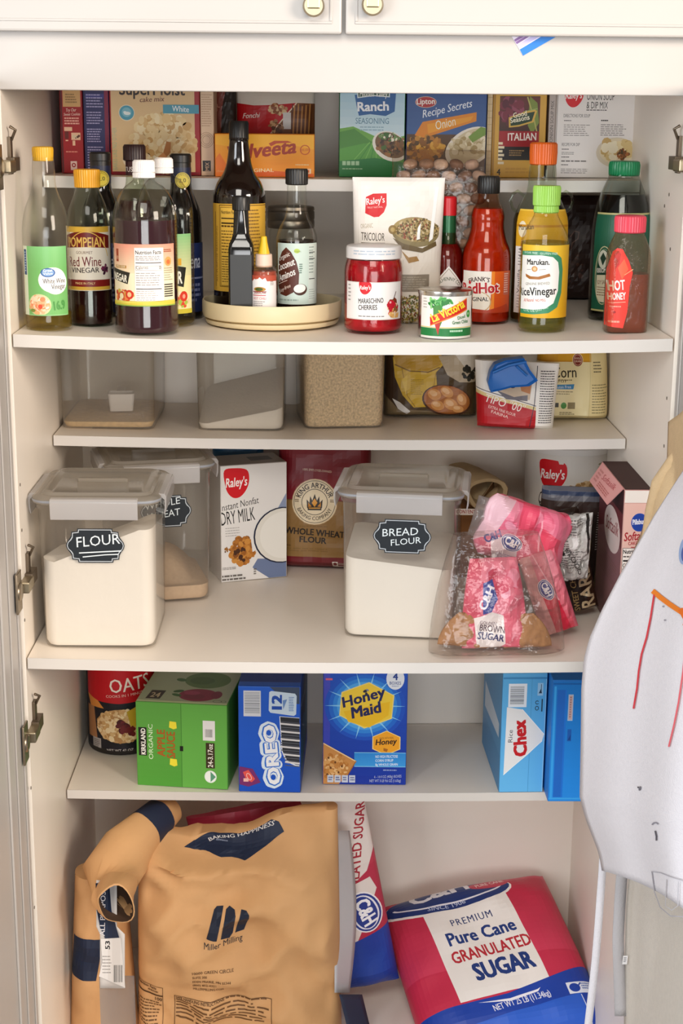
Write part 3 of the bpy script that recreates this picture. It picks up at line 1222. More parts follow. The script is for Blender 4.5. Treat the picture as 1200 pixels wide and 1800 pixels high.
for nm, lb, px, Y, dp, col, fn in (
        ('ranch_mix_box', 'blue sky and green hill box of ranch seasoning mix', (596, 84, 712), .330, .045, '#2c7a40', art_ranch),
        ('onion_mix_box', 'dark blue onion recipe mix box with orange band above the nut bag', (714, 88, 855), .330, .045, '#1e3a78', art_lipton),
        ('dressing_mix_box', 'gold bordered dark red box of salad dressing mix', (866, 92, 960), .330, .045, '#c9973a', art_gs),
        ('soup_mix_box', 'white onion soup and dip mix box, rightmost on the top shelf', (977, 86, 1128), .330, .045, '#d9d1ca', art_onion)):
    xm = aty((px[0] + px[2]) / 2, 300, Y)[0]
    carton(nm, lb, 'box', px, Y, B1(xm), dp, col, fn)


def art_edgebox(a):
    a.bg('#d6bd92')
    for i in range(12):
        a.rect(855, 170 + i * 12, 866, 170.8 + i * 12, '#a88a5c')
    a.rect(858.5, 60, 859.3, 314, '#a88a5c')


xm = aty(860, 300, .33)[0]
carton('gravy_mix_box', 'pale tan box turned edge-on between onion mix and gold dressing box', 'box', (856, 96, 865.4), .332, B1(xm), .10, '#d0b88e', art_edgebox)


def art_edge2(a):
    a.bg('#b9aca4')
    a.text('ONION SOUP MIX', 973, 250, 973, 176, 7, '#57504b', bold=0)


xm = aty(970, 300, .335)[0]
carton('dip_mix_box', 'thin grey white box edge just left of the white soup mix box', 'box', (964, 98, 976), .336, B1(xm), .09, '#c7bcb4', art_edge2)

# ================================================================== the bottle shelf
glass = clear('clear_glass', '#fafbf8', gloss=1.2)
glass_g = clear('greenish_glass', '#ecf1e6', gloss=1.2)
pet = clear('clear_plastic', '#efeae2', haze=.05, hazecol='#e9e2d6', gloss=1.0, rough=.08)
dark_glass = mat('dark_brown_glass', '#150b08', .07, coat=.5)
black_glass = mat('black_sauce_glass', '#0e0b0a', .10, coat=.4)
dark_vin = mat('dark_red_vinegar', '#2a0d10', .12, spec=.6)
balsamic = mat('balsamic_vinegar', '#1b0e12', .12, spec=.6)
pale_vin = clear('pale_gold_vinegar', '#e0cf7c', haze=.12, hazecol='#c9b463', gloss=.4)
rice_vin = clear('rice_vinegar', '#d9d37c', haze=.22, hazecol='#bdb95f', gloss=.4)
white_cap = mat('white_plastic_cap', '#f1ece8', .35)
black_cap = mat('black_plastic_cap', '#1b1a1a', .38)


def cyl(name, label, cat, cx, Yc, X=None, base=None, group=None, s=2):
    if base is None:
        X = aty(cx, 580, Yc)[0]
        base = shelf_z(X, s)
    return Round(name, label, cat, cx, Yc, base, group)


# ---- white wine vinegar
b = cyl('vinegar_bottle', 'tall clear white wine vinegar bottle, leftmost on the bottle shelf, green label and yellow cap', 'bottle', 87, .0575)
b.body([(40.5, 584), (41, 560), (41, 500), (41, 425), (40, 395), (35, 368), (26, 345), (20.5, 325), (19.5, 300), (18, 276)], glass)
b.fill(548, pale_vin)
b.cap([(16.5, 283), (17.5, 282), (18.5, 264), (18, 259), (15, 257.5)], mat('mustard_yellow_cap', '#d8a425', .4), ribs=30)


def art_wwv(a):
    a.bg('#74b368')
    a.grad(20, 430, 155, 470, '#7fc07a', '#74b368').rect(48, 434, 54, 488, '#2c4f79').rect(20, 430, 46, 550, '#d5d3bd').rect(46, 430, 56, 550, '#cfd9c4').rect(46, 436, 54, 480, '#31527a')
    a.small(48, 440, 53, 476, 8, '#9fb4cf', 2)
    a.ell(103, 488, 25, 22, '#f6f4f0').ell(108, 492, 22, 21, '#f6f4f0').ell(95, 475, 12.5, 8, '#2f5c9e').ell(95, 475, 10.5, 6.3, '#7ea3d0', n=24).text('Great', 87, 474, 103, 473, 5, '#f4f7fb').text('Value', 87, 479, 103, 478, 4, '#f4f7fb')
    a.text('White Wine', 86, 494, 126, 493, 8.5, '#3c3034').text('Vinegar', 100, 504, 126, 503, 9, '#3c3034')
    a.ell(78, 531, 21, 19, '#c9d29a').ell(78, 531, 19, 17, '#f0c9a6').blobs(78, 531, 17, 15, 90, 4, ['#f3b58a', '#e88f63', '#f6d3b3', '#d9a873', '#fbe3cf'], 5).ell(80, 534, 4, 4, '#e0543c').ell(66, 541, 5, 3, '#7a8a3a')
    a.text('16.9', 104, 540, 124, 538, 15, '#4f9449', bold=.03).rect(57, 548, 128, 551, '#8dc384')


b.label(42, 430, 132, 550, art_wwv)

# ---- red wine vinegar
b = cyl('vinegar_bottle', 'red wine vinegar bottle with golden cap and dark red banded label', 'bottle', 161, .112)
b.body([(38, 575), (38.5, 540), (38, 500), (38.5, 440), (38, 400), (34, 370), (27, 350), (22, 338), (19, 328), (18, 322)], glass_g)
b.fill(398, dark_vin)
b.cap([(18, 330), (22, 329), (22.5, 313), (23, 302), (22, 298), (18, 297)], mat('golden_yellow_cap', '#dd9d1e', .38), ribs=34)


def art_pomp(a):
    a.bg('#e3d9c6').rect(118, 396, 206, 406, '#d0a53a')
    a.poly([(118, 412), (140, 406), (161, 404), (182, 406), (206, 412), (206, 434), (182, 432), (161, 431), (140, 432), (118, 434)], '#6e1712')
    a.ring(161, 470, 44, 66, 1.5, '#d8b04a', a0=200, a1=340)
    a.text('POMPEIAN', 125, 431, 195, 431, 17, '#e0b65a', bold=.02)
    a.text('GOURMET', 143, 443, 172, 443, 5, '#6b4a33', bold=0)
    a.text('Red Wine', 127, 465, 187, 464, 17, '#6e1d1c', bold=.01).text('VINEGAR', 132, 476, 183, 475, 9, '#2c1b16', bold=.015)
    a.blobs(194, 470, 6, 7, 26, 3.2, ['#5a2540', '#7b3350', '#3c1a2c'], 4)
    a.rect(118, 488, 206, 500, '#7a1a15').text('MADE IN ITALY', 140, 496, 175, 496, 4, '#e7c98a', bold=0).rect(118, 500, 206, 506, '#d0a53a')


b.label(112, 396, 212, 507, art_pomp)

# ---- the two big vinegar bottles
def big_vinegar(name, label, cx, Yc, yb, hw, top, cap_hw, cap_y, prof, liq, art, lab, m=glass):
    b = cyl(name, label, 'bottle', cx, Yc, group=None)
    b.body(prof, m)
    if liq:
        b.fill(liq[0], liq[1])
    (c0, c1) = cap_y
    b.cap([(cap_hw - 2, c1), (cap_hw, c1 - 1), (cap_hw, c1 - 9), (cap_hw - 1.2, c1 - 10), (cap_hw, c1 - 11), (cap_hw - .5, c0 + 3), (cap_hw - 3, c0)], white_cap, ribs=40)
    b.label(*lab, art)
    return b


def art_big(a):
    a.grad(150, 425, 330, 475, '#eb9b83', '#f2dcb8').rect(150, 475, 330, 532, '#f2e6c4')
    a.rect(205, 434, 212, 456, '#a5462c').text('101', 206, 452, 211, 452, 6, '#f0c9a6')
    a.rect(203, 462, 230, 467, '#b98a3c').text('APPLE CIDER', 204, 466, 228, 466, 3.4, '#fbf1dc', bold=0)
    a.poly([(196, 467), (237, 474), (232, 494), (192, 486)], '#2d2a22').text('VINEGAR', 187, 485, 230, 491, 12, '#f5efdf', bold=.03)
    a.blobs(222, 514, 19, 9, 40, 4.5, ['#d2542c', '#e98a4a', '#efe0b2', '#b93a22', '#c9b24a'], 4).ell(235, 512, 8, 8, '#cf3a26').ell(235, 512, 4, 4.4, '#f0c08e')
    a.rect(246, 431, 296, 528, '#f4eee8')
    a.text('Nutrition Facts', 248, 442, 292, 441.5, 6.5, '#1d1816', bold=.02).small(248, 445, 292, 454, 3, '#8a817c', 3, .4)
    a.rect(248, 456, 292, 457.4, '#2b2522').text('Calories', 249, 468, 269, 467, 6, '#2b2522', bold=0).text('0', 288, 468, 291, 468, 6, '#2b2522')
    a.frame(248, 462, 292, 470, .6, '#8a817c').small(248, 474, 290, 498, 6, '#98908a', 5, .32).rect(248, 501, 292, 502.4, '#2b2522').small(248, 505, 290, 524, 5, '#b0a8a2', 6, .32)
    a.small(297, 434, 314, 440, 2, '#a05a3c', 7).ell(306, 455, 7, 8, '#eaa25c').ell(306, 456, 4, 4, '#d9703c').small(297, 466, 316, 490, 6, '#a0977c', 8, .3)
    for i in range(6):
        a.rect(297, 494 + i * 4, 316, 496 + i * 4, '#3c3830')
    a.rect(150, 524, 330, 531, '#d6c648').poly([(150, 524), (230, 527), (330, 522), (330, 524)], '#e9d964').rect(200, 530, 330, 533, '#8fae4a')


b = big_vinegar('vinegar_bottle', 'big white capped vinegar bottle nearest the shelf edge with nutrition facts turned forward', 259, .0565, 592, 56, 281, 19.5, (281, 313),
                [(54, 590), (56, 575), (55.5, 535), (56.5, 460), (56, 395), (54, 370), (46, 345), (33, 328), (22, 319), (18, 314), (17, 308)], (385, mat('big_vinegar_liquid', '#33141c', .12)), art_big, (196, 425, 322, 532))


def art_big2(a):
    a.grad(190, 408, 360, 480, '#86bf80', '#e4dba6').rect(190, 480, 360, 546, '#efe4a8')
    a.poly([(292, 458), (336, 466), (330, 500), (288, 490)], '#26261f').text('VINEGAR', 262, 493, 327, 493, 21, '#f4efe0', bold=.03)
    a.rect(318, 450, 326, 462, '#d9a52c')
    a.blobs(326, 522, 14, 12, 40, 5, ['#d9482e', '#efc9a0', '#a8bf4e', '#e98a4a', '#f3e3c0'], 5).ell(330, 516, 8, 9, '#d43a26').ell(330, 516, 3, 4, '#f3a58a').rect(190, 538, 360, 546, '#c8b93a')


b = big_vinegar('vinegar_bottle', 'second white capped vinegar bottle half hidden behind the big one, black R label', 293, .134, 577, 50, 278, 16.5, (277, 305),
                [(49, 577), (50.5, 560), (50, 520), (50.5, 440), (50, 385), (48, 360), (41, 336), (30, 318), (20, 310), (16, 306), (15, 300)], (560, pale_vin), art_big2, (232, 408, 350, 546))


# ---- balsamic bottles behind
def art_bals(cx):
    def f(a):
        a.bg('#1f2b55').text('Modena', cx - 26, 470, cx + 27, 468, 26, '#cfd3e2', bold=.01, shear=.2).rect(cx - 60, 484, cx + 60, 487, '#8d93b5').small(cx - 30, 495, cx + 30, 530, 4, '#7d84aa', 3)
    return f


def balsamic_bottle(cx, Yc, y_top, label, hw):
    b = cyl('balsamic_bottle', label, 'bottle', cx, Yc)
    b.body([(hw, 556), (hw, 520), (hw, 460), (hw, 400), (hw - 2, 372), (hw - 10, 350), (19, 332), (17.5, 310), (17, y_top + 22)], black_glass)
    b.cap([(17.5, y_top + 30), (17.5, y_top + 16), (18.5, y_top + 15), (18.5, y_top + 3), (16, y_top)], black_cap)
    b.cap([(17.9, 330), (17.9, y_top + 24)], mat('navy_neck_sleeve', '#1d2440', .4), 'neck_sleeve')
    b.label(cx - 30, 425, cx + 60, 545, art_bals(cx + 12))
    # round gold seal hung on the neck
    a = Art(cx - 14, y_top + 32, cx + 18, y_top + 64)
    sx, sy = cx + 5, y_top + 46
    a.ell(sx, sy, 13, 14, '#c7b23a').ring(sx, sy, 12, 13, 1.2, '#7d7222').arctext('ACETO BALSAMICO', sx, sy, 8.5, -110, 110, 3, '#5e5618', bold=0).text('2.0', sx - 6, sy + 4, sx + 6, sy + 3, 7, '#5e5618', bold=.02)
    z1, z0 = b.z(y_top + 32), b.z(y_top + 64)
    k = b.k
    a.build('gold_seal', b.o, flat_map((-14 * k, -.0185 * 1.0, z0), (32 * k, 0, 0), (0, 0, z1 - z0)), rough=.3)
    return b


balsamic_bottle(184, .213, 267, 'dark balsamic bottle with gold neck seal behind the red wine vinegar', 36)
balsamic_bottle(322, .213, 270, 'dark balsamic bottle with gold neck seal and blue label beside the turntable', 35)

# ---- slender bottle with the dark maroon cap
b = cyl('wine_vinegar_bottle', 'slim clear bottle with dark maroon cap and neck band between the two balsamics', 'bottle', 243, .205)
b.body([(34, 560), (34, 520), (34, 430), (33, 380), (27, 350), (20, 332), (16, 320), (15, 290), (14.5, 280)], glass_g)
b.fill(352, mat('wine_liquid', '#3a1417', .14))
b.cap([(17, 283), (19.5, 281), (19.5, 258), (17, 254)], mat('maroon_cap', '#2b1518', .4), ribs=30)
b.cap([(15.6, 308), (15.6, 283)], mat('maroon_band', '#3a171c', .45), 'neck_band')


def art_tuv(a):
    a.text('TUSCAN', 225, 302, 262, 301, 9, '#e3d8d2', bold=.01)


b.prof = [(15.8 * b.k, 0), (15.8 * b.k, .3)]
b.label(224, 290, 263, 306, art_tuv, 'neck_print')

# ---- turntable
TT_X = aty(478, 575, .16)[0]
TT_Z = shelf_z(TT_X, 2) + .0012
kt = .00072
tt = thing('turntable', 'round cream plastic turntable carrying the soy and aminos bottles', 'turntable', (TT_X, .1635, TT_Z))
cream = mat('cream_plastic', '#e2d0a8', .4)
mb = MB()
mb.lathe([(.078, 0), (.086, .002), (.088, .005), (.088, .0075), (.08, .009)], 80)
mb.build('base', cream, tt)
mb = MB()
mb.lathe([(.02, .009), (.086, .009), (.0905, .011), (.0918, .016), (.0918, .030), (.0912, .0318), (.0896, .0318), (.0890, .030), (.0885, .0125), (.02, .0122)], 80)
mb.build('tray', cream, tt)
MB().lathe([(.0872, .0123), (.0872, .0131)], 80).build('dark_liner', mat('dark_liner', '#2a231f', .5), tt)
TTB = TT_Z + .0131

# ---- tall soy sauce bottle
b = cyl('soy_sauce_bottle', 'tall dark soy sauce bottle with yellow label at the back of the turntable', 'bottle', 422, .195, base=TTB)
b.body([(46, 545), (46.5, 520), (46, 480), (46.5, 400), (46, 355), (44.5, 338), (38, 320), (28, 305), (22, 288), (18.5, 265), (16.5, 248), (17.5, 244), (15, 240)], dark_glass)
b.cap([(15, 246), (16.8, 245), (17, 216), (15, 212.5)], black_cap, ribs=26)


def art_soy(a):
    a.bg('#d8a83e').frame(386, 358, 488, 500, 1.2, '#5a3a12')
    a.rect(360, 352, 378, 512, '#c89a34').rect(374, 370, 376, 500, '#6e4a18')
    a.text('ALL-PURPOSE SEASONING', 381, 492, 381, 395, 4, '#6e4a18', bold=0)
    a.rect(389, 362, 434, 498, '#e3b64a').frame(389, 362, 434, 498, .7, '#4c3010').text('Nutrition Facts', 391, 373, 420, 373, 5.5, '#2b1a08', bold=.02)
    a.rect(391, 380, 432, 382, '#2b1a08').rect(391, 388, 432, 390.5, '#2b1a08').small(391, 393, 430, 398, 1, '#4c3010', 3).small(391, 402, 430, 444, 8, '#6b4a1c', 4, .35).rect(391, 446, 432, 447.5, '#2b1a08').small(391, 451, 430, 494, 10, '#7d5a26', 5, .35)
    a.small(440, 366, 466, 496, 22, '#7d5a26', 6, .35)


b.label(364, 356, 482, 508, art_soy)

# ---- small square sauce bottle in front of it
b = cyl('square_sauce_bottle', 'small black square shouldered sauce bottle at the front of the turntable', 'bottle', 425, .108, base=TTB)
k = b.k
z = b.z
mb = MB()
secs = [(21 * k, 548), (22 * k, 540), (22 * k, 455), (22 * k, 438), (20.5 * k, 428), (16.5 * k, 419), (14 * k, 410), (13 * k, 385), (12.5 * k, 368)]
mb.rloft([(h, h, (h * .28 if i < 5 else h * (.28 + .18 * (i - 4))), max(z(y), 0)) for i, (h, y) in enumerate(secs)], n=6)
mb.build('bottle', black_glass, b.o, smooth=45)
b.cap([(13.5, 370), (15.5, 369), (15.5, 348), (14, 345)], black_cap, ribs=24)
mb = MB()
mb.rloft([(19 * k, .0004, .0003, z(538)), (19 * k, .0004, .0003, z(446))], n=2)
p = mb.build('front_panel', mat('smoked_panel', '#1f1e1b', .4, var=.1, scale=90), b.o, smooth=0)
p.location = (0, -22 * k, 0)

# ---- small sriracha bottle
b = cyl('chili_sauce_bottle', 'tiny hot chili sauce bottle with yellow nozzle on the turntable front', 'bottle', 464, .1035, base=TTB)
b.body([(23, 546), (23.5, 535), (23.5, 490), (23, 478), (20, 470), (15, 466)], pet)
b.fill(476, mat('chili_sauce', '#b3472c', .3))
b.cap([(14, 469), (15, 468), (14.5, 447), (13, 446)], mat('pale_peach_collar', '#e9cdb9', .4), 'collar')
b.cap([(10.5, 447), (10, 443), (8.5, 436), (6, 424), (5.4, 416), (4, 415)], mat('yellow_nozzle', '#e8bd1f', .38), 'nozzle', ribs=14)


def art_sri(a):
    a.bg('#efe8e4')
    a.rect(430, 480, 500, 492, '#b9523c').poly([(443, 492), (447, 488), (452, 491), (457, 485), (462, 489), (467, 486), (470, 492)], '#f6f1ee').ell(456, 497, 13, 9, '#f4eeea')
    a.ell(457, 506, 11, 4, '#b9872e').ell(456, 506, 7, 3, '#4c5a24').text('SRIRACHA', 446, 514, 468, 514, 4.5, '#8d1f24', bold=.02)
    a.rect(444, 509.5, 469, 511, '#8d1f24').rect(444, 516, 468, 517.4, '#c94c58').text('HOT CHILI', 445, 524, 468, 524, 4.2, '#c8404e', bold=.01).small(444, 527, 468, 540, 4, '#8d8480', 4, .4)
    a.small(476, 492, 483, 500, 3, '#a39a96', 5)


b.label(438, 482, 490, 544, art_sri)

# ---- coconut aminos
b = cyl('aminos_bottle', 'coconut aminos bottle with black cap and pale green label on the turntable', 'bottle', 521, .150, base=TTB)
b.body([(35, 552), (36, 545), (36, 500), (36, 428), (34.5, 412), (29, 396), (22, 383), (18.5, 368), (17, 345), (16.8, 322)], glass)
b.fill(422, mat('aminos_liquid', '#20110c', .12))
b.cap([(17, 325), (19.5, 323), (19.8, 300), (18, 296.5)], black_cap, ribs=28)


def art_amin(a):
    a.bg('#cfe0d6')
    a.poly([(486, 456), (494, 440), (503, 432), (512, 440), (521, 456), (526, 476), (525, 496), (516, 510), (503, 517), (490, 514), (484, 500)], '#5b2f22')
    a.text('Organic', 488, 457, 511, 446, 8, '#efe6dc', shear=.3).text('Coconut', 485, 475, 520, 461, 12, '#f6f1ea', bold=.02, shear=.3).text('Aminos', 488, 493, 521, 478, 12, '#f6f1ea', bold=.02, shear=.3).text('Soy-free', 489, 512, 512, 500, 6, '#e8d8c8', shear=.3)
    a.line([(486, 497), (505, 489)], 1, '#e8d8c8')
    a.ell(528, 505, 12, 10, '#4a2a1e', -10).ell(527, 503, 10.5, 7.5, '#f6f3ec', -10)
    a.ell(522, 438, 5, 4, '#b7cf5a').text('organic', 518, 440, 529, 440, 3, '#6d8a2c', bold=0).small(526, 460, 532, 478, 5, '#5f7d70', 3)
    a.rect(543, 426, 566, 530, '#d8e2d9').small(544, 431, 556, 480, 9, '#7d8f86', 4, .3).rect(544, 440, 558, 441.4, '#333').rect(544, 451, 558, 452.4, '#333').rect(544, 486, 558, 487.4, '#333').small(544, 505, 558, 524, 5, '#9aa8a0', 5, .3)
    a.small(488, 522, 536, 527, 1, '#9fb3a8', 6)


b.label(482, 425, 566, 531, art_amin)

# ---- glass jar behind the turntable
b = cyl('mason_jar', 'clear glass canning jar with metal screw lid behind the aminos bottle', 'jar', 511, .300)
b.body([(37, 545), (39, 530), (39, 430), (38, 408), (35, 398)], glass, soft=False)
b.fill(470, mat('jar_contents', '#8a7a64', .7, var=.3, scale=300), 'contents')
b.cap([(40, 400), (41, 398), (41, 388), (40, 386), (41, 384), (41, 372), (39.5, 370), (41, 368), (40, 363), (37, 362)], mat('dull_jar_lid', '#8d8479', .35, metal=.9), 'screw_lid')

# ---- maraschino cherries
b = cyl('cherry_jar', 'jar of red maraschino cherries with white lid', 'jar', 655, .0965)
b.body([(47, 590), (50, 580), (51, 560), (51, 500), (51, 475), (49, 462), (46.5, 454), (46.5, 449)], clear('cherry_glass', '#f6dcd8', gloss=1.2), soft=True)
b.fill(455, mat('cherry_syrup', '#a50d22', .18, var=.35, scale=70, bump=.25, bscale=90), 'cherries')
b.cap([(47, 453), (48.5, 452), (48.5, 436), (47.5, 432), (45, 430.5)], mat('white_jar_lid', '#ece7e4', .32), 'lid')


def art_lid(a):
    a.small(615, 437, 700, 447, 2, '#b9c3cf', 3, .4)


b.prof = [(48.6 * b.k, 0), (48.6 * b.k, .3)]
b.label(612, 434, 700, 450, art_lid, 'lid_print')
b.prof = [(51.2 * b.k, 0), (51.2 * b.k, .3)]


def art_cherry(a):
    a.bg('#f2ece8').rect(590, 491, 720, 492.5, '#e5dbd4').rect(590, 554, 720, 556, '#e5dbd4')
    raley(a, 639, 501, 22, 22)
    a.text('MARASCHINO', 627, 528, 671, 526, 8.5, '#2b2523', bold=.02).text('CHERRIES', 627, 539, 660, 538, 8.5, '#2b2523', bold=.02).small(627, 549, 676, 552, 1, '#7d7672', 3)
    a.blobs(690, 535, 10, 14, 70, 4, ['#b5182a', '#7a2f1c', '#e0a35c', '#c9343a', '#8b5a2e', '#f0d6b0'], 4).ell(686, 530, 8, 8, '#c2182c').ell(684, 526, 2, 2, '#f4b6b6').blobs(692, 548, 12, 4, 20, 3, ['#d9a35c', '#e9c58a'], 5)
    a.line([(690, 522), (696, 508)], 1.4, '#5b2a1a').small(604, 496, 612, 528, 5, '#9a928d', 6, .3)


b.label(598, 491, 712, 556, art_cherry)

# ---- green chile can
b = cyl('chile_can', 'short can of diced green chiles with white and green label at the shelf edge', 'can', 781, .0555)
tin = mat('tin_plate', '#cdc9c0', .22, metal=1.0)
b.body([(47.5, 596), (48.5, 592), (47.5, 588), (47.5, 518), (48.5, 513), (48.5, 508.5), (46, 507.5)], tin, 'can', soft=False, open_top=False)
MB().lathe([(.030, b.z(510)), (.030, b.z(509.6))], 44).build('lid', tin, b.o)
b.prof = [(47.7 * b.k, 0), (47.7 * b.k, .3)]


def art_can(a):
    a.bg('#f1ece3').rect(700, 571, 860, 585, '#1f7a3c').rect(700, 585, 860, 588, '#e8e2d6').rect(700, 569, 860, 570.5, '#d8c26a').small(786, 574, 812, 580, 1, '#bfe0c2', 4)
    a.blobs(762, 528, 12, 9, 22, 6, ['#3f9a44', '#5fb35a', '#2a7a34', '#8acb7a'], 4, (.3, .6)).blobs(776, 524, 12, 6, 14, 5, ['#4aa04c', '#2f8038', '#7abf6c'], 5, (.3, .6)).poly([(756, 534), (768, 530), (772, 560), (764, 580), (762, 572), (757, 556)], '#4a8a3a').poly([(758, 560), (770, 556), (766, 583)], '#c0302a')
    a.poly([(750, 552), (818, 519), (819, 538), (751, 566)], '#d42a1c').line([(750, 553), (818, 520)], 1.6, '#f0902a').line([(751, 567), (819, 539)], 1.6, '#f0902a')
    a.text('La Victoria', 757, 561, 814, 534, 15, '#f6dc3a', bold=.03)
    a.text('Diced', 800, 556, 815, 553, 5.5, '#2f7a3c', bold=.02).text('Green Chiles', 790, 564, 822, 562, 6, '#2f7a3c', bold=.02).ell(823, 547, 5, 6.5, '#3f9a3c').small(820, 545, 826, 549, 2, '#d8efc8', 6).small(735, 520, 744, 540, 4, '#b0a89c', 5, .3)


b.label(728, 516, 834, 589, art_can)

# ---- hot sauce with the diamond label
b = cyl('pepper_sauce_bottle', 'slim pepper sauce bottle with red cap, green neck foil and diamond label', 'bottle', 784, .197)
b.body([(27, 560), (27.5, 540), (27.5, 470), (27, 450), (23, 436), (17, 424), (13.5, 412), (12, 390), (12, 378)], clear('red_tint_glass', '#e8c9be', gloss=1.2))
b.fill(428, mat('pepper_sauce', '#6e1712', .2))
b.cap([(12.6, 432), (13.2, 415), (12.6, 378)], mat('green_foil', '#1f5a34', .3, metal=.3), 'neck_foil')
b.cap([(12.5, 379), (13.5, 378), (13.2, 348), (11, 345)], mat('red_octagon_cap', '#c4161f', .35), ribs=8)


def art_tab(a):
    a.poly([(784, 465), (812, 498), (784, 532), (756, 498)], '#f0e8df').poly([(784, 469), (808.5, 498), (784, 528), (759.5, 498)], '#7d5a3a').poly([(784, 470.2), (807.5, 498), (784, 527), (760.5, 498)], '#f0e8df')
    a.arctext('McILHENNY CO.', 784, 511, 21, -62, 62, 6, '#3f4f2f', bold=.01).text('TABASCO', 766, 510, 802, 510, 9, '#b01c22', bold=.02)


b.prof = [(27.6 * b.k, 0), (27.6 * b.k, .3)]
b.label(750, 463, 818, 534, art_tab)

# ---- cayenne sauce
b = cyl('cayenne_sauce_bottle', 'red orange cayenne sauce bottle with black cap and orange label', 'bottle', 851, .186)
b.body([(42, 572), (43, 562), (42.5, 520), (43, 466), (41, 440), (34, 422), (29.5, 404), (28.5, 392), (29, 380), (26, 366), (20, 354), (18, 342), (17.5, 336)], clear('orange_tint_glass', '#f1cdb4', gloss=1.3))
b.fill(366, mat('cayenne_sauce', '#b23312', .22, var=.15, scale=120))
b.cap([(18.2, 340), (19.5, 338), (19.5, 313), (17, 309)], black_cap, ribs=30)


def art_frank(a):
    a.grad(800, 473, 900, 545, '#e0601c', '#d0491a')
    a.rect(800, 473, 856, 545, '#ece3d6').poly([(856, 473), (862, 473), (862, 545), (852, 545), (858, 520)], '#ef8a2a')
    a.ell(832, 526, 25, 19, '#c9a06a').ell(832, 526, 23, 17.5, '#efe4d2').poly([(800, 536), (850, 540), (890, 530), (900, 545), (800, 545)], '#b53a1a')
    a.arctext("FRANK'S", 838, 540, 50, -24, 16, 8, '#3a1a14', bold=.02)
    a.text('RedHot', 800, 513, 871, 509, 19, '#f4e9dc', bold=.07).text('RedHot', 801, 513, 870, 509, 18, '#b8161e', bold=.035)
    a.rect(806, 517, 853, 526, '#efe4d2').text('ORIGINAL', 808, 525.5, 852, 524, 7, '#1d1412', bold=.02).ell(818, 493, 2.6, 3, '#b8161e')
    a.rect(880, 475, 894, 514, '#c6644e').small(881, 477, 893, 512, 9, '#f0cdbd', 4, .4)


b.label(796, 473, 904, 545, art_frank)

# ---- rice vinegar, front
b = cyl('rice_vinegar_bottle', 'small rice vinegar bottle with light green cap and yellow and white label', 'bottle', 951, .0965)
b.body([(40.5, 586), (42, 578), (42, 540), (42, 440), (41.5, 425), (37, 408), (29, 393), (22, 380), (20, 370), (20, 364)], glass)
b.fill(424, rice_vin)
b.cap([(20, 374), (22, 372), (21.5, 362), (23.6, 360), (24.2, 330), (22.5, 326)], mat('light_green_cap', '#9ccf58', .38), ribs=40)


def art_mar(a):
    a.bg('#e8b92a').grad(900, 428, 1000, 554, '#e9bd34', '#e0a91e')
    a.poly([(890, 440), (940, 437), (964, 440), (977, 450), (981, 470), (980, 510), (972, 535), (956, 545), (930, 548), (890, 548)], '#3f8a62')
    a.poly([(890, 447), (940, 445), (960, 448), (970, 457), (973, 474), (972, 506), (964, 528), (950, 537), (930, 540), (890, 540)], '#f2eee6')
    a.text('SUGAR FREE · GLUTEN FREE', 906, 443, 968, 444, 3.6, '#dcefe0', bold=0)
    a.text('Marukan.', 914, 462, 954, 461, 9.5, '#1d1a17', bold=.03)
    a.ell(929, 469, 5.5, 5, '#c98a4a').ell(929, 469, 3.2, 3, '#e8c08a')
    a.poly([(911, 478), (922, 482), (936, 482), (955, 476), (957, 481), (938, 487), (920, 487), (912, 483)], '#a8692c').line([(914, 471), (922, 470)], .8, '#8a817a').line([(937, 470), (948, 469)], .8, '#8a817a')
    a.text('GENUINE BREWED', 912, 498, 956, 495, 4.6, '#6b5f4a', bold=0)
    a.text('RiceVinegar', 897, 517, 969, 512, 14, '#1b1715', bold=.02).text('All Natural', 909, 527, 930, 525.5, 5.5, '#c2452c', bold=.01, shear=.2).text('NO MSG', 933, 525.5, 950, 524.5, 4.6, '#c2452c', bold=.01)
    a.arctext('12 FL OZ (355 mL)', 920, 470, 74, 188, 152, 5, '#dcefe0', bold=0, inside=True)


b.label(900, 428, 1003, 554, art_mar)

# ---- second vinegar behind it, with finger loops and orange cap
b = cyl('pump_vinegar_bottle', 'taller vinegar bottle with orange cap and shoulder loops behind the rice vinegar', 'bottle', 943, .192)
b.body([(47, 566), (48, 555), (48, 500), (48, 400), (46, 380), (41, 365), (33, 350), (27, 338), (24.5, 322), (23.5, 300), (22, 286)], glass_g)
b.fill(375, clear('gold_vinegar', '#b58a3a', haze=.3, hazecol='#9a7434', gloss=.4))
b.cap([(21, 290), (23, 288), (24, 268), (23.5, 253), (21, 250)], mat('bright_orange_cap', '#e8681c', .38), ribs=34)
for sg in (-1, 1):
    mb = MB()
    mb.tube([(sg * 30 * b.k, 0, b.z(345)), (sg * 42 * b.k, 0, b.z(336)), (sg * 51 * b.k, 0, b.z(342)), (sg * 54 * b.k, 0, b.z(354)), (sg * 50 * b.k, 0, b.z(366)), (sg * 44 * b.k, 0, b.z(372))], .0022, 8)
    mb.build('finger_loop', glass_g, b.o)


def art_pv(a):
    a.bg('#efe9e2').rect(880, 366, 1010, 430, '#e0ab2c').ell(903, 400, 9, 14, '#efe3c4').rect(880, 392, 1010, 396, '#c98a24').text('Marukan', 896, 402, 925, 399, 9, '#2b2018').rect(880, 366, 1010, 369, '#f0c64a')
    a.text('Vanilla', 901, 512, 901, 470, 6, '#3c3430', bold=0).small(896, 434, 910, 466, 6, '#6d6560', 3, .3).small(896, 515, 910, 540, 5, '#9a928c', 4, .3)
    a.rect(899, 433, 909, 437, '#2b2522').rect(899, 445, 909, 448, '#2b2522')


b.label(888, 366, 1000, 546, art_pv)

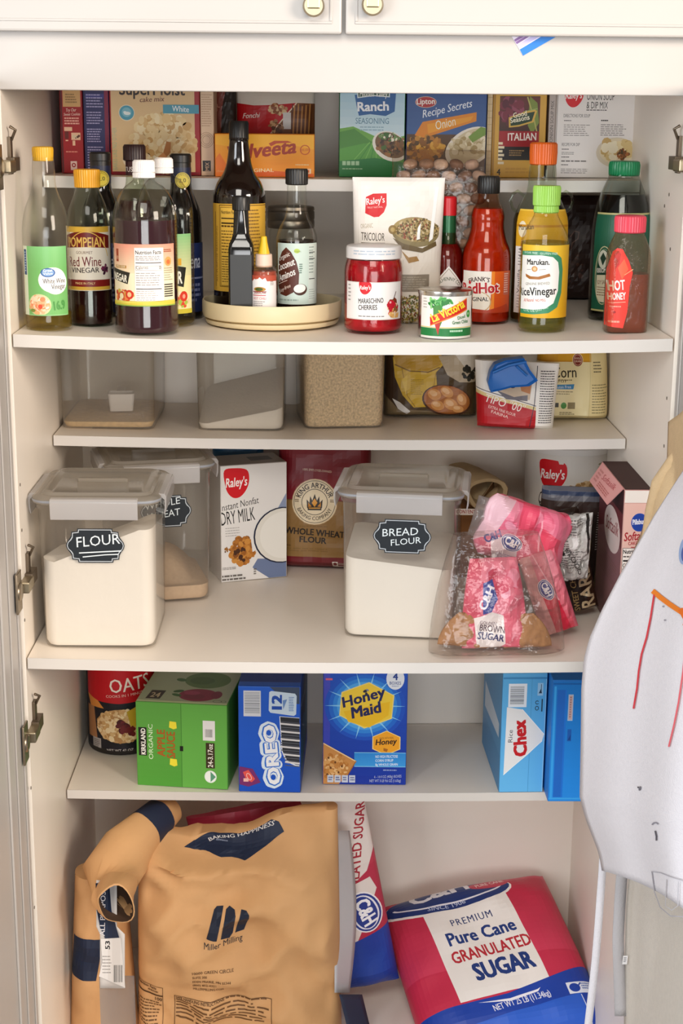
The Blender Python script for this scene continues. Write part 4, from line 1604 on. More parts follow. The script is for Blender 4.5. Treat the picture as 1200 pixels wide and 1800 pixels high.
# ---- soy sauce with the green cap
b = cyl('dark_soy_bottle', 'large dark soy sauce bottle with dark green cap and label beside the right wall', 'bottle', 1083, .203)
b.body([(50, 565), (51, 545), (51, 500), (51, 440), (50, 400), (46, 368), (38, 340), (31, 322), (27, 312), (26, 306)], clear('grey_green_glass', '#d8dcd6', gloss=1.2))
b.fill(341, mat('soy_liquid', '#141010', .12))
b.cap([(25, 309), (26.5, 307), (27, 290), (25.5, 284), (22, 282.5)], mat('dark_green_cap', '#0b7a4a', .35), ribs=36)


def art_kik(a):
    a.bg('#1f5a44').rect(1020, 372, 1160, 375, '#b9b27a').rect(1020, 540, 1160, 543, '#b9b27a')
    a.ring(1046, 480, 19, 51, 1.6, '#c9c39a').ell(1046, 480, 16.5, 47, '#123a2c').ring(1046, 480, 16, 46, 1, '#8fae8a')
    a.poly([(1032, 480), (1060, 478), (1060, 520), (1050, 527), (1040, 526), (1032, 514)], '#d9d3b8').ell(1044, 452, 10, 16, '#cfd2c4').poly([(1038, 450), (1044, 440), (1050, 450), (1044, 463)], '#1b3a2e').text('KIKKOMAN', 1032, 476, 1058, 474, 8, '#f0efe6', bold=.02).text('SOY SAUCE', 1034, 496, 1058, 494, 7, '#6b2a1c', bold=.01).small(1034, 500, 1056, 518, 4, '#8a6a4a', 4, .35)


b.label(1020, 372, 1146, 543, art_kik)

# ---- hot honey
b = cyl('hot_honey_bottle', 'squeeze bottle of amber hot honey with coral pink cap, rightmost at the shelf edge', 'bottle', 1097, .0735)
k, z = b.k, b.z
mb = MB()
secs = [(33, 588), (36, 580), (36.5, 560), (36.5, 500), (36.5, 455), (35, 440), (30, 422), (25.5, 412), (24, 405)]
mb.rloft([(h * k, h * k * .8, h * k * (.45 if i < 6 else .7), max(z(y), 0)) for i, (h, y) in enumerate(secs)], n=7, cap1=False)
mb.build('bottle', clear('honey_plastic', '#e9d9c6', haze=.10, hazecol='#d9c4ac', gloss=1.0, rough=.1, bump=.25, bscale=160), b.o, smooth=60)
mb = MB()
secs = [(33, 586), (35, 580), (35.5, 560), (35.5, 480)]
mb.rloft([((h - 1) * k, (h - 1) * k * .8, h * k * .44, max(z(y), .001)) for h, y in secs], n=7)
mb.build('honey', mat('amber_honey', '#7a2f14', .22, var=.12, scale=60, spec=.6), b.o, smooth=60)
b.cap([(24, 409), (27, 407), (27.5, 385), (26.5, 380), (23, 378)], mat('coral_cap', '#e5495c', .36), ribs=36)


def art_honey(a):
    a.poly([(1064, 440), (1070, 434), (1080, 436), (1092, 455), (1100, 476), (1096, 500), (1094, 545), (1088, 573), (1060, 570), (1060, 470)], '#ee3a2c')
    a.poly([(1066, 446), (1072, 438), (1078, 444), (1076, 462), (1070, 470)], '#c4281f').poly([(1074, 468), (1084, 452), (1092, 470), (1082, 488)], '#f4603c').line([(1086, 480), (1100, 470)], 1.2, '#f6a070')
    a.text('HOT', 1062, 508, 1088, 505, 17, '#f7ece6', bold=.03).text('HONEY', 1062, 524, 1090, 522, 12, '#f7ece6', bold=.03).line([(1062, 529), (1090, 527)], 1, '#f4b39a').small(1064, 534, 1084, 538, 1, '#f0a08c', 3).ell(1072, 545, 2.4, 2.4, '#a01c18').small(1063, 560, 1086, 566, 1, '#f0a08c', 5)


hb = art_honey
a = Art(1060, 430, 1102, 576)
hb(a)
hw_ = 36.7 * k


def honey_map(u, v, l):
    zz = z(576) + (z(430) - z(576)) * v
    px = 1060 + 42 * u
    x = (px - 1097) * k
    t = min(abs(x) / hw_, 1)
    y = -.8 * hw_ * (1 - t ** 5) ** .4 - l
    rr = 1.0 if zz < z(450) else 1 - (zz - z(450)) / (z(430) - z(450)) * .10
    return Vector((x * rr, y * rr - .0004, zz))


a.build('label', b.o, honey_map, 14, 8, .4)


# ---- dark pouch filling the dark area at the back, between the vinegars and the green capped soy bottle
def art_dark(a):
    a.bg('#2b1a16').line([(1003, 420), (1010, 410), (1018, 412), (1016, 424), (1006, 432), (1004, 444)], 1.6, '#6b4f46').blobs(1012, 480, 14, 30, 40, 4, ['#3a241d', '#4b2f26', '#33201a'], 4)


X = aty(1015, 520, .40)[0]
soft_pack('dark_pouch', 'dark brown pouch standing at the back wall between vinegar and soy bottles', 'pouch', 965, 1070, 345, 540, .40, shelf_z(X, 2), .03, '#2b1a16', art_dark, wr=.004, seed=9)


# ---- quinoa pouch
def art_quin(a):
    a.bg('#efe9e2').grad(618, 316, 784, 570, '#f2ece6', '#e6d8c2')
    a.poly([(655, 342), (679, 341), (679, 362), (674, 374), (665, 382), (656, 383), (640, 376), (642, 348)], '#d0141f')
    a.text("Raley's", 643, 362, 676, 357, 12, '#fdf3ee', bold=.015, shear=.15).text('TRULY NATURAL', 644, 368, 672, 366, 3, '#f4c9c4', bold=0)
    a.text('ORGANIC', 632, 403, 654, 401, 8, '#a89a78', bold=0).text('TRICOLOR', 632, 423, 675, 424, 14, '#4a3a26', bold=.01).rect(632, 427, 676, 429, '#5b4a32').text('QUINOA', 632, 443, 668, 443, 12, '#4a3a26')
    a.ell(732, 408, 44, 26, '#8a7a52', 4).ell(732, 404, 42, 21, '#a8925f', 4).ell(690, 404, 8, 8, '#8a6f3a').ell(690, 404, 4, 4, '#b59a5c').blobs(736, 404, 40, 19, 380, 2.2, ['#7d6a3c', '#b59a66', '#5b4a2a', '#8f4a34', '#c9b48a', '#6d5a34'], 4).poly([(690, 418), (710, 428), (745, 436), (770, 424), (772, 432), (745, 444), (708, 438)], '#6b5836').poly([(706, 440), (720, 452), (735, 450), (740, 458), (720, 462)], '#a8804a')
    a.poly([(766, 330), (772, 330), (764, 420), (757, 425)], '#f7f4f0').poly([(736, 400), (741, 392), (740, 420), (734, 422)], '#f7f4f0')
    a.rect(690, 482, 760, 512, '#8f8270').small(692, 486, 756, 510, 6, '#b0a48f', 5, .35)
    a.blobs(722, 545, 60, 26, 620, 2.0, ['#7a6a2c', '#a8923f', '#5b4f22', '#8a4a2c', '#c9b56a', '#4f5a24'], 8)


X = aty(700, 560, .15)[0]
soft_pack('quinoa_pouch', 'tall white pouch of tricolor quinoa behind the cherry jar', 'pouch', 619, 783, 314, 573, .150, shelf_z(X, 2), .027, '#e6d8c2', art_quin, p=3, ws=lambda v: .90 + .10 * v, wr=.003, fr=4, seed=11,
          ts=lambda v: (1 - abs(2 * v - 1) ** 6) ** .5 * (1 - .75 * v ** 1.5) + .02, lean=lambda u, v: .012 * v, m=mat('quinoa_film', '#ece3d4', .34))

# ---- clear bag of nuts hanging in front of the top shelf
NB_Y = .2335
rnd = random.Random(5)
nut_cols = ['#a8846a', '#8f6a50', '#c4a48c', '#77543e', '#b59682']
nut_mats = [mat('nut_shell_%d' % i, c, .55, var=.25, scale=120, bump=.3, bscale=200) for i, c in enumerate(nut_cols)]
nut_lab = thing('nut_bag', 'clear bag packed with brown nuts standing behind the quinoa pouch', 'bag', (aty(770, 500, NB_Y)[0], NB_Y, shelf_z(.14, 2)))
nx0, nx1 = aty(692, 400, NB_Y)[0], aty(852, 400, NB_Y)[0]
nz1 = aty(770, 282, NB_Y)[1]
bw, bh = nx1 - nx0, nz1 - nut_lab.location.z
nut_lab.location.x = (nx0 + nx1) / 2
nbag = Bag(bw + .008, bh + .014, .0158, ts=lambda v: min(1, 9 * (1 - v)) ** .5 * min(1, .5 + 4 * v), p=8, q=.5, wr=.0008, fr=6, seed=3)
nbag.mesh(24, 24).build('film', clear('nut_bag_film', '#f4efe9', haze=.03, gloss=1.1, rough=.12, bump=.35, bscale=60), nut_lab, smooth=60, weld=1e-6)
count = 0
proto = None
rows = int(bh / .0150)
for j in range(rows):
    for i in range(int(bw / .0205) + 1):
        x = nx0 + .0105 + i * .0205 + (.0100 if j % 2 else 0) + rnd.uniform(-.0012, .0012)
        zc = nut_lab.location.z + .010 + j * .0150
        if x > nx1 - .009:
            continue
        px, py = proj((x, NB_Y, zc))
        if py > 500 or (px < 762 and py > 330):        # hidden behind the pouch and the jars
            continue
        if proto is None:
            mb = MB()
            n = 14
            loops = []
            for a_ in range(9):
                t = pi * (a_ + .5) / 9
                loops.append([(.0112 * -cos(t), .0080 * sin(t) ** .85 * cos(2 * pi * q / n), .0080 * sin(t) ** .85 * sin(2 * pi * q / n)) for q in range(n)])
            mb.loft(loops)
            proto = mb.build('nut', nut_mats[0], None, smooth=80)
            o = proto
        else:
            o = proto.copy()
            COL.objects.link(o)
        if count % 5:
            o.data = bpy.data.meshes.get('nut_%d' % (count % 5)) or proto.data.copy()
            o.data.name = 'nut_%d' % (count % 5)
            o.data.materials[0] = nut_mats[count % 5]
        s_ = rnd.uniform(.86, .93)
        o.scale = (s_, s_, s_)
        o.location = (x, NB_Y + rnd.uniform(-.0015, .0015), zc)
        o.rotation_euler = (rnd.uniform(0, 3), rnd.uniform(-.45, .45), rnd.uniform(-.4, .4))
        tag(o, 'brown oval nut packed inside the clear bag behind the quinoa pouch', 'nut', 'nuts in the clear bag')
        count += 1

# ================================================================== narrow shelf below the bottles: bins and flour bags
bin_wall = clear('bin_plastic', '#f3f1ed', haze=.11, hazecol='#f3efea', gloss=1.1, rough=.10)
bin_thin = clear('thin_bin_plastic', '#f1efea', haze=.23, hazecol='#f3ece2', gloss=1.5, rough=.08)
bin_lid = clear('bin_lid_plastic', '#e6e2da', haze=.36, hazecol='#ded8ce', gloss=1.0, rough=.15)
clip_mat = clear('clip_plastic', '#f8f7f7', haze=.50, hazecol='#f4f2f2', gloss=1.0, rough=.15)
gasket = mat('grey_gasket', '#8f9299', .5)


def heap(name, label, loc, rz, hx, hy, r, top, m, category, group=None, z0=.0025, n=22):
    """Loose contents: TOP(x, y) gives the height of the surface in -1..1."""
    mb = MB()
    ring = rrect(hx, hy, r, 6)
    N = len(ring)
    loops = []
    for s_ in (.0, .0):
        pass
    lower = [(x * .96, y * .96, z0) for x, y in ring]
    mid = [(x, y, z0 + .006) for x, y in ring]
    loops = [lower, mid]
    for q in (.25, .5, .75, 1.0):
        loops.append([(x, y, (z0 + .006) * (1 - q) + max(top(x / hx, y / hy), z0 + .008) * q) for x, y in ring])
    for k in (.85, .7, .5, .3, .12):
        loops.append([(x * k, y * k, max(top(x * k / hx, y * k / hy), z0 + .008)) for x, y in ring])
    mb.loft(loops)
    o = mb.build(name, m, None, smooth=50)
    o.location = loc
    o.rotation_euler = (0, 0, rz)
    o['kind'] = 'stuff'
    return tag(o, label, category, group)


def plain_bin(label, xl, xr, yb, Y, dep, hgt, yaw=0.0):
    xm = (xl + xr) / 2
    X = aty(xm, yb, Y)[0]
    w = aty(xr, yb, Y)[0] - aty(xl, yb, Y)[0]
    base = shelf_z(X, 3) + .0004
    o = thing('storage_bin', label, 'container', (X, Y + dep / 2, base), yaw, None)
    hx, hy = w / 2, dep / 2
    mb = MB()
    mb.rloft([(hx * .93, hy * .93, .012, 0), (hx * .965, hy * .965, .014, .0012), (hx * .975, hy * .975, .015, .006), (hx, hy, .017, hgt)], n=7, cap1=False)
    mb.build('body', bin_thin, o, smooth=60)
    mb = MB()
    mb.rloft([(hx + .003, hy + .003, .018, hgt - .004), (hx + .004, hy + .004, .019, hgt), (hx + .003, hy + .003, .018, hgt + .004), (hx - .004, hy - .004, .014, hgt + .005)], n=7)
    mb.build('lid', bin_lid, o, smooth=50)
    return o, hx, hy, base


def wav(seed, amp, f=2.2):
    return lambda x, y: amp * noise.noise(Vector((x * f, y * f, seed)))


o, hx, hy, bz = plain_bin('clear plastic bin almost empty, leftmost on the narrow shelf', 106, 272, 750, .300, .185, .138)
w_ = wav(3, .004)
heap('brown_sugar', 'thin layer of tan sugar left in the leftmost clear bin', o.location, 0, hx * .955, hy * .955, .013, lambda x, y: .009 + .003 * y + w_(x, y), mat('tan_sugar', '#cfae78', .8, var=.12, scale=160, bump=.3, bscale=400), 'sugar')
X, Z = aty(217, 700, .41)
t = thing('measuring_scoop', 'small white scoop lying inside the leftmost clear bin', 'scoop', (X, .385, bz + .013), .12)
mb = MB()
mb.rloft([(.0170, .0125, .004, 0), (.0195, .0150, .005, .026), (.0185, .0140, .0045, .026), (.0165, .012, .004, .003)], n=4)
mb.build('cup', mat('white_scoop', '#eeebea', .45), t, smooth=50)
mb = MB()
mb.box(-.006, .006, .015, .058, .021, .0245)
mb.build('handle', mat('white_scoop', '#eeebea', .45), t, smooth=0, bevel=.001)

o, hx, hy, bz = plain_bin('clear plastic bin with a slope of white powder, second from the left', 345, 500, 752, .305, .17, .138)
w_ = wav(9, .003)
heap('powdered_sugar', 'sloping heap of white powdered sugar in the second clear bin', o.location, 0, hx * .955, hy * .955, .013, lambda x, y: .034 + .017 * x + .018 * y + w_(x, y), mat('white_powder', '#f1ebe2', .9, bump=.2, bscale=200), 'sugar')

o, hx, hy, bz = plain_bin('clear plastic bin filled with rolled oats, third from the left', 524, 668, 741, .330, .140, .138, yaw=.12)
oat = mat('rolled_oats', '#e8cc9f', .8, var=.40, scale=330, bump=.6, bscale=340)
heap('rolled_oats', 'tan rolled oats filling the third clear bin to the top', o.location, .12, hx * .955, hy * .955, .013, lambda x, y: .118 + .004 * x, oat, 'oats')


# ---- bread flour bag printed with a sack and a loaf
def art_breadbag(a):
    a.bg('#4f3c22').rect(676, 600, 700, 730, '#3c2a1c')
    a.poly([(676, 690), (700, 712), (850, 722), (850, 735), (676, 735)], '#7d6a4c')
    a.poly([(690, 628), (772, 622), (778, 640), (766, 652), (770, 690), (764, 708), (728, 710), (708, 690), (694, 660)], '#c9a22c')
    a.poly([(690, 622), (776, 616), (774, 640), (752, 650), (720, 648), (696, 640)], '#b58a24').line([(694, 640), (720, 650), (752, 652), (772, 644)], 2.2, '#7d5a14').line([(706, 646), (716, 690), (730, 708)], 1.6, '#a07a1c').line([(766, 652), (760, 690)], 1.4, '#a07a1c')
    a.poly([(706, 664), (716, 656), (714, 690)], '#dcb844').small(722, 664, 746, 690, 8, '#8d6f20', 3, .3)
    a.poly([(770, 626), (830, 622), (842, 650), (836, 668), (808, 668), (786, 656)], '#b7a58a').poly([(800, 624), (842, 620), (842, 660), (822, 650)], '#d2c8b8').blobs(826, 652, 12, 12, 30, 3.5, ['#1f1c14', '#2f2a1c'], 4)
    a.poly([(690, 696), (704, 702), (722, 716), (716, 721), (700, 712)], '#d9d4cc')
    a.ell(786, 698, 44, 26, '#4a2814', 8).ell(786, 697, 41, 23.5, '#a8642c', 8)
    for (x, y, rx, ry, r) in ((764, 688, 12, 9, 20), (786, 684, 12, 8, 30), (770, 706, 12, 8, 15), (793, 704, 13, 9, 25), (812, 696, 10, 8, 60), (806, 712, 10, 6, 5)):
        a.ell(x, y, rx, ry, '#cf8f4c', r).ell(x - 2, y - 2, rx * .6, ry * .5, '#e2b07a', r)
    a.text('Unbleached', 806, 727, 838, 726, 8, '#2b2018', bold=.01)


X, Y, bz = on(760, 727, 3)
soft_pack('bread_flour_bag', 'brown flour bag printed with golden sack and crusty loaf', 'bag', 677, 842, 606, 728, .412, shelf_z(X, 3), .032, '#4f3c22', art_breadbag, p=8, q=.5, wr=.004, fr=4, seed=4,
          ts=lambda v: min(1, (v * 14 + .03)) ** .5 * (1 - .35 * v ** 2))


# ---- tipo 00 flour bag with a blue clip
def art_tipo(a):
    a.bg('#e9e3da')
    a.poly([(820, 690), (880, 704), (945, 716), (1000, 724), (1000, 770), (820, 770)], '#b5121e')
    a.poly([(820, 684), (880, 698), (946, 711), (946, 716), (880, 704), (820, 690)], '#d9c48a').line([(820, 681), (946, 709)], 1.2, '#2a2438')
    a.poly([(862, 668), (900, 662), (938, 668), (934, 700), (895, 696), (868, 684)], '#c9b39a').ell(902, 676, 7, 6, '#4b2a20').poly([(872, 686), (905, 696), (930, 692), (930, 702), (890, 700)], '#6f6a70').poly([(912, 662), (938, 658), (934, 690), (918, 686)], '#b8794c')
    a.text('TIPO "00"', 851, 706, 925, 722, 14, '#f0e4dc', bold=0, shear=.2).text('EXTRA FINE FLOUR', 857, 716, 908, 728, 5, '#f0cfc6', bold=0).text('FARINA', 862, 724, 894, 732, 5, '#f0cfc6', bold=0)
    a.poly([(944, 640), (985, 644), (985, 760), (948, 760)], '#efebe4').line([(946, 645), (943, 706), (936, 745)], 1.4, '#2f2a3c')
    a.small(952, 652, 978, 740, 22, '#3f3a3c', 5, .38, ragged=False)


X = aty(890, 750, .3476)[0]
o, bg = soft_pack('pizza_flour_bag', 'white and red pizza flour bag folded over at the top', 'bag', 836, 985, 640, 752, .318, shelf_z(X, 3), .026, '#e9e3da', art_tipo, p=5, wr=.004, fr=3, seed=14, ws=lambda v: .90 + .10 * v, rz=-.05,
                  ts=lambda v: min(1, (v * 12 + .03)) ** .5 * (1 - .8 * v ** 2.5), zs=lambda u, v: -.004 * (u - .5))
CX, CZ_ = aty(897, 660, .308)
o = thing('bag_clip', 'bright blue plastic clip pinching the red pizza flour bag shut', 'clip', (CX, .316, CZ_), 0)
mb = MB()
s_ = .00078
pts = [(-42, 12), (-38, -8), (-30, -22), (-12, -30), (22, -34), (34, -12), (50, 8), (34, 18), (0, 20), (-20, 26), (-36, 30)]
n = len(pts)
loops = []
for d, k in ((.010, .86), (.013, 1.0), (.001, 1.0), (-.010, 1.0), (-.0135, .88)):
    loops.append([(x * s_ * k, -d - .006 * (1 - (x / 50) ** 2), -y * s_ * k) for x, y in pts])
mb.loft([l for l in reversed(loops)])
mb.build('clip_jaw', mat('bright_blue_plastic', '#1d68b8', .4), o, smooth=35)
mb = MB()
mb.tube([(-.026, -.018, .006), (-.005, -.024, .017), (.020, -.021, .022)], .0022, 8)
mb.tube([(.006, -.022, .016), (.022, -.020, .002)], .0018, 8)
mb.build('rib', mat('bright_blue_plastic', '#1d68b8', .4), o, smooth=60)


# ---- corn flour bag
def art_corn(a):
    a.bg('#e8d9a8').rect(940, 600, 1080, 640, '#d89f25').rect(940, 638, 1080, 640.5, '#c98d1c')
    a.ell(1017, 637, 10, 12, '#e8d9a8').ell(1017, 637, 9, 11, '#7c2a1c').ring(1017, 637, 7.6, 9.4, .8, '#e0b09a').text('WHOLE', 1011, 636, 1023, 636, 3.4, '#e8c9b0', bold=.01).text('GRAIN', 1011, 641, 1023, 641, 3.4, '#e8c9b0', bold=.01)
    a.text('Corn', 971, 668, 1014, 667, 19, '#2a2216', bold=.01).text('Flour', 966, 676, 998, 676, 6, '#6b5a36', bold=0).small(976, 671, 1008, 674, 1, '#6b5a36', 3)
    a.poly([(968, 681), (1010, 679), (1008, 688), (968, 688)], '#3a84b8').text('Gluten Free', 974, 687, 1004, 686, 5, '#e8f0f4', bold=0).small(972, 692, 1010, 700, 2, '#6b5a36', 4, .3)
    a.rect(962, 713, 969, 721, '#3c3424').rect(972, 713, 983, 721, '#3c3424').ell(992, 718, 5, 6, '#4a8a3c').rect(999, 712, 1012, 724, '#8a7a52').small(985, 730, 1012, 736, 2, '#8a7a52', 5)
    a.poly([(1043, 622), (1080, 622), (1080, 750), (1036, 750)], '#e2cf98').small(1046, 640, 1064, 662, 4, '#6b5f46', 6, .4).small(1042, 680, 1072, 735, 11, '#8a7d56', 7, .34)
    a.line([(1041, 622), (1036, 750)], .9, '#cdb980')


X = aty(1010, 745, .38)[0]
soft_pack('corn_flour_bag', 'pale yellow corn flour bag, rightmost on the narrow shelf', 'bag', 944, 1076, 612, 748, .378, shelf_z(X, 3), .04, '#e5d5a0', art_corn, p=7, wr=.003, fr=3, seed=24, ws=lambda v: 1.0 - .10 * v ** 2, rz=.0,
          ts=lambda v: min(1, (v * 12 + .03)) ** .5 * (1 - .7 * v ** 2))

# ================================================================== full-depth shelf with the labelled flour bins
chalk = mat('chalkboard_sticker', '#20262c', .55)
flour_m = mat('white_flour', '#f6f1ea', .95, bump=.12, bscale=90)
wheat_m = mat('whole_wheat_flour', '#cdb193', .95, var=.06, scale=200, bump=.15, bscale=120)


def plaque(a, cx, cy, w, h, lines, under=False):
    """Chalkboard label with notched corners, a thin pale border and hand lettering."""
    def shape(k):
        W, H = w / 2 - k, h / 2 - k
        n = .13 * w
        m = .17 * h
        pts = []
        quarter = [(0, -H), (W - n * 1.55, -H), (W - n * 1.50, -H + m * .45), (W - n * .75, -H + m * .55), (W - n * .70, -H + m * 1.25), (W - n * .5, -H + m * 1.7), (W - n * .12, -.12 * H - m * .2), (W, 0)]
        for sx, sy, rev in ((1, 1, False), (1, -1, True), (-1, -1, False), (-1, 1, True)):
            q = [(x * sx, y * sy) for x, y in quarter]
            if rev:
                q = q[::-1]
            pts += q[:-1]
        return [(cx + x, cy + y) for x, y in pts]
    a.poly(shape(0), '#23282e').poly(shape(1.6), '#b9bfc4').poly(shape(2.9), '#1d2329')
    for t, xa, ya, xb, yb, hh in lines:
        a.text(t, xa, ya, xb, yb, hh, '#dfe7ea', bold=-.004, shear=.08)
    return a


def lidded_bin(label, xl, xr, yb, Y, h_body, dep, yaw, sticker, name='flour_bin', w=None, taper=.955, group=None, centre=None):
    xm = (xl + xr) / 2
    X = aty(xm, yb, Y)[0]
    wb = w or (aty(xr, yb, Y)[0] - aty(xl, yb, Y)[0])
    hx = wb / 2
    hy = dep / 2
    cx, cyy = X, Y + hy
    if centre:
        cx, cyy = centre
        X = cx
    base = max(shelf_z(X - hx, 4), shelf_z(X + hx, 4)) + .0006
    o = thing(name, label, 'container', (cx, cyy, base), yaw, group)
    H = h_body
    mb = MB()
    mb.rloft([(hx * .94, hy * .94, .013, 0), (hx * .985, hy * .985, .016, .0015), (hx, hy, .018, .007), (hx / taper, hy / taper, .020, H - .012), (hx / taper + .003, hy / taper + .003, .022, H - .010), (hx / taper + .003, hy / taper + .003, .022, H)], n=8, cap1=False)
    mb.build('body', bin_wall, o, smooth=60)
    tx, ty = hx / taper + .0035, hy / taper + .0035
    mb = MB()
    mb.rloft([(tx + .001, ty + .001, .023, H - .004), (tx + .003, ty + .003, .024, H - .002), (tx + .003, ty + .003, .024, H + .004), (tx - .001, ty - .001, .022, H + .007), (tx - .008, ty - .008, .018, H + .007),
              (tx - .011, ty - .011, .016, H + .0105), (tx - .015, ty - .015, .014, H + .0105), (tx - .020, ty - .020, .012, H + .0085)], n=8)
    lid = mb.build('lid', bin_lid, o, smooth=40)
    mb = MB()
    mb.rloft([(tx + .0032, ty + .0032, .0242, H - .0005), (tx + .0036, ty + .0036, .0244, H + .001), (tx + .0032, ty + .0032, .0242, H + .0025)], n=8, cap0=False, cap1=False)
    mb.build('seal', gasket, lid, smooth=60)
    mb = MB()
    mb.rloft([(tx * .42, .0035, .003, H + .0085), (tx * .42, .0035, .003, H + .0125), (tx * .40, .0025, .002, H + .0132)], n=4)
    mb.build('lid_ridge', bin_lid, lid, smooth=40)
    # four hinged clips: front, back and the two sides
    for sx, sy in ((0, -1), (0, 1), (-1, 0), (1, 0)):
        mb = MB()
        L = (tx if sy else ty) * .70
        a = (ty if sy else tx) + .003
        prof = [(a - .006, H + .0066), (a + .0042, H + .0060), (a + .0066, H + .002), (a + .0062, H - .014), (a + .0044, H - .021), (a + .0030, H - .021), (a + .0042, H - .012), (a + .0042, H - .002), (a - .004, H + .0050)]
        loop = lambda q: [((q, -d, z) if sy < 0 else (-q, d, z) if sy > 0 else (d, q, z) if sx > 0 else (-d, -q, z)) for d, z in prof]
        mb.loft([loop(-L), loop(L)])
        mb.build('clip', clip_mat, lid, smooth=30, bevel=.0006)
    # the chalkboard sticker on the front wall
    z_of = lambda y: aty(xm, y, Y)[1] - base
    kpx = wb / (xr - xl)
    a = Art(*sticker[0])
    sticker[1](a)
    x0, y0, x1, y1 = sticker[0]
    z1, z0 = z_of(y0), z_of(y1)

    def fm(u, v, l):
        z = z0 + (z1 - z0) * v
        g = hy * (1 + (1 / taper - 1) * min(max((z - .007) / (H - .019), 0), 1))
        return Vector(((x0 + (x1 - x0) * u - xm) * kpx, -g - l, z))
    a.build('chalk_label', o, fm, rough=.5, lift=.0006)
    return o, hx, hy, base, H


def st_flour(a):
    plaque(a, 174, 958, 101, 60, [('FLOUR', 142, 961, 217, 954, 18)])
    a.line([(146, 971), (180, 969), (218, 967)], 2.0, '#dfe7ea').line([(152, 978), (190, 974), (213, 973)], 1.8, '#dfe7ea')


o, hx, hy, bz, H = lidded_bin('square flour bin with chalk FLOUR sticker, nearest the left wall at the shelf edge', 78, 273, 1142, .0384, .198, .150, 0, ((120, 926, 230, 992), st_flour))
w_ = wav(31, .006, 1.6)
heap('white_flour', 'white flour filling three quarters of the left flour bin', o.location, 0, hx * .985, hy * .985, .016, lambda x, y: .119 + (.042 / (1 + math.exp(-(x - .30) * 14))) - .020 / (1 + math.exp(-(y + .2) * 6)) + w_(x, y) + .012 * max(0, -x - .75), flour_m, 'flour')


def st_bread(a):
    plaque(a, 715, 942, 101, 60, [('BREAD', 681, 943, 743, 938, 13), ('FLOUR', 696, 959, 748, 952, 11)])


o, hx, hy, bz, H = lidded_bin('square flour bin with chalk BREAD FLOUR sticker right of the shelf centre', 614, 806, 1124, .090, .198, .150, -.12, ((660, 910, 770, 974), st_bread))
w_ = wav(47, .004, 1.6)
heap('bread_flour', 'white flour filling two thirds of the bread flour bin', o.location, -.12, hx * .985, hy * .985, .016, lambda x, y: .106 - .007 * x + .010 / (1 + math.exp(-(y + .2) * 8)) + w_(x, y), flour_m, 'flour')


def st_whole(a):
    plaque(a, 300, 898, 95, 56, [('WHOLE', 262, 894, 327, 885, 12), ('WHEAT', 266, 912, 327, 905, 12)])


o, hx, hy, bz, H = lidded_bin('turned flour bin with chalk WHOLE WHEAT sticker behind the left flour bin', 202, 382, 1056, .240, .198, .140, .245, ((250, 866, 352, 932), st_whole), w=.138, centre=(-.269, .306))
w_ = wav(71, .004, 1.6)
heap('wheat_flour', 'low tan heap of whole wheat flour in the turned bin', o.location, .245, hx * .985, hy * .985, .016, lambda x, y: .022 + .050 * max(0, 1 - ((x + .1) ** 2 + (y - .25) ** 2) * .8) + w_(x, y), wheat_m, 'flour')


# ---- instant dry milk box
def art_milk(a):
    a.bg('#ebe6e1')
    raley(a, 402, 848, 46, 52)
    a.text('Instant Nonfat', 372, 896, 443, 886, 12, '#3a3430', bold=-.008, shear=.15)
    a.text('DRY MILK', 373, 921, 436, 915, 23, '#1b1716', bold=.005)
    a.small(380, 926, 408, 944, 4, '#b5aea8', 3, .3)
    a.poly([(500, 862), (500, 912), (478, 898)], '#8f9ab5').poly([(440, 985), (500, 990), (500, 1024), (462, 1022), (430, 1000)], '#6f7d9f')
    a.blobs(412, 968, 22, 24, 160, 5, ['#b9742c', '#d18f3f', '#a05f20', '#c98436', '#8a4f1c'], 5).blobs(410, 976, 14, 12, 9, 4, ['#4a2814'], 6).poly([(426, 940), (436, 946), (440, 968), (430, 972)], '#ebe6e1').blobs(384, 964, 6, 6, 6, 2.5, ['#a06a2c', '#6b4420'], 7)
    a.ell(486, 946, 54, 50, '#22263c').ell(487, 946, 52, 48, '#e6e0d4').ell(490, 946, 46, 42, '#efeae0')
    a.small(362, 996, 402, 1001, 2, '#8d8680', 8, .4).small(364, 1010, 418, 1022, 2, '#6d6660', 9, .5).small(432, 1002, 438, 1014, 3, '#6d6660', 4)


X, Y, bz = on(430, 1022, 4)
o, w, h = carton('dry_milk_box', 'white dry milk box with red leaf logo and glass of milk', 'box', (373, 818, 494), .3535, shelf_z(X, 4), .070, '#ded7d0', art_milk, yaw=.33, side=(1, lambda a: a.rect(0, 0, 100, 100, '#dcd5cf')), top=lambda a: a.rect(0, 0, 100, 100, '#8f8378').rect(52, 30, 86, 70, '#3b302a'))


o.location = (-.138, .394, o.location.z)


# ---- blue pack and whole wheat flour bag behind
X = aty(420, 900, .44)[0]
soft_pack('blue_flour_bag', 'bright blue paper bag behind the dry milk box', 'bag', 372, 462, 782, 990, .462, shelf_z(X, 4), .032, '#1d5f93', None, p=6, wr=.004, seed=40)


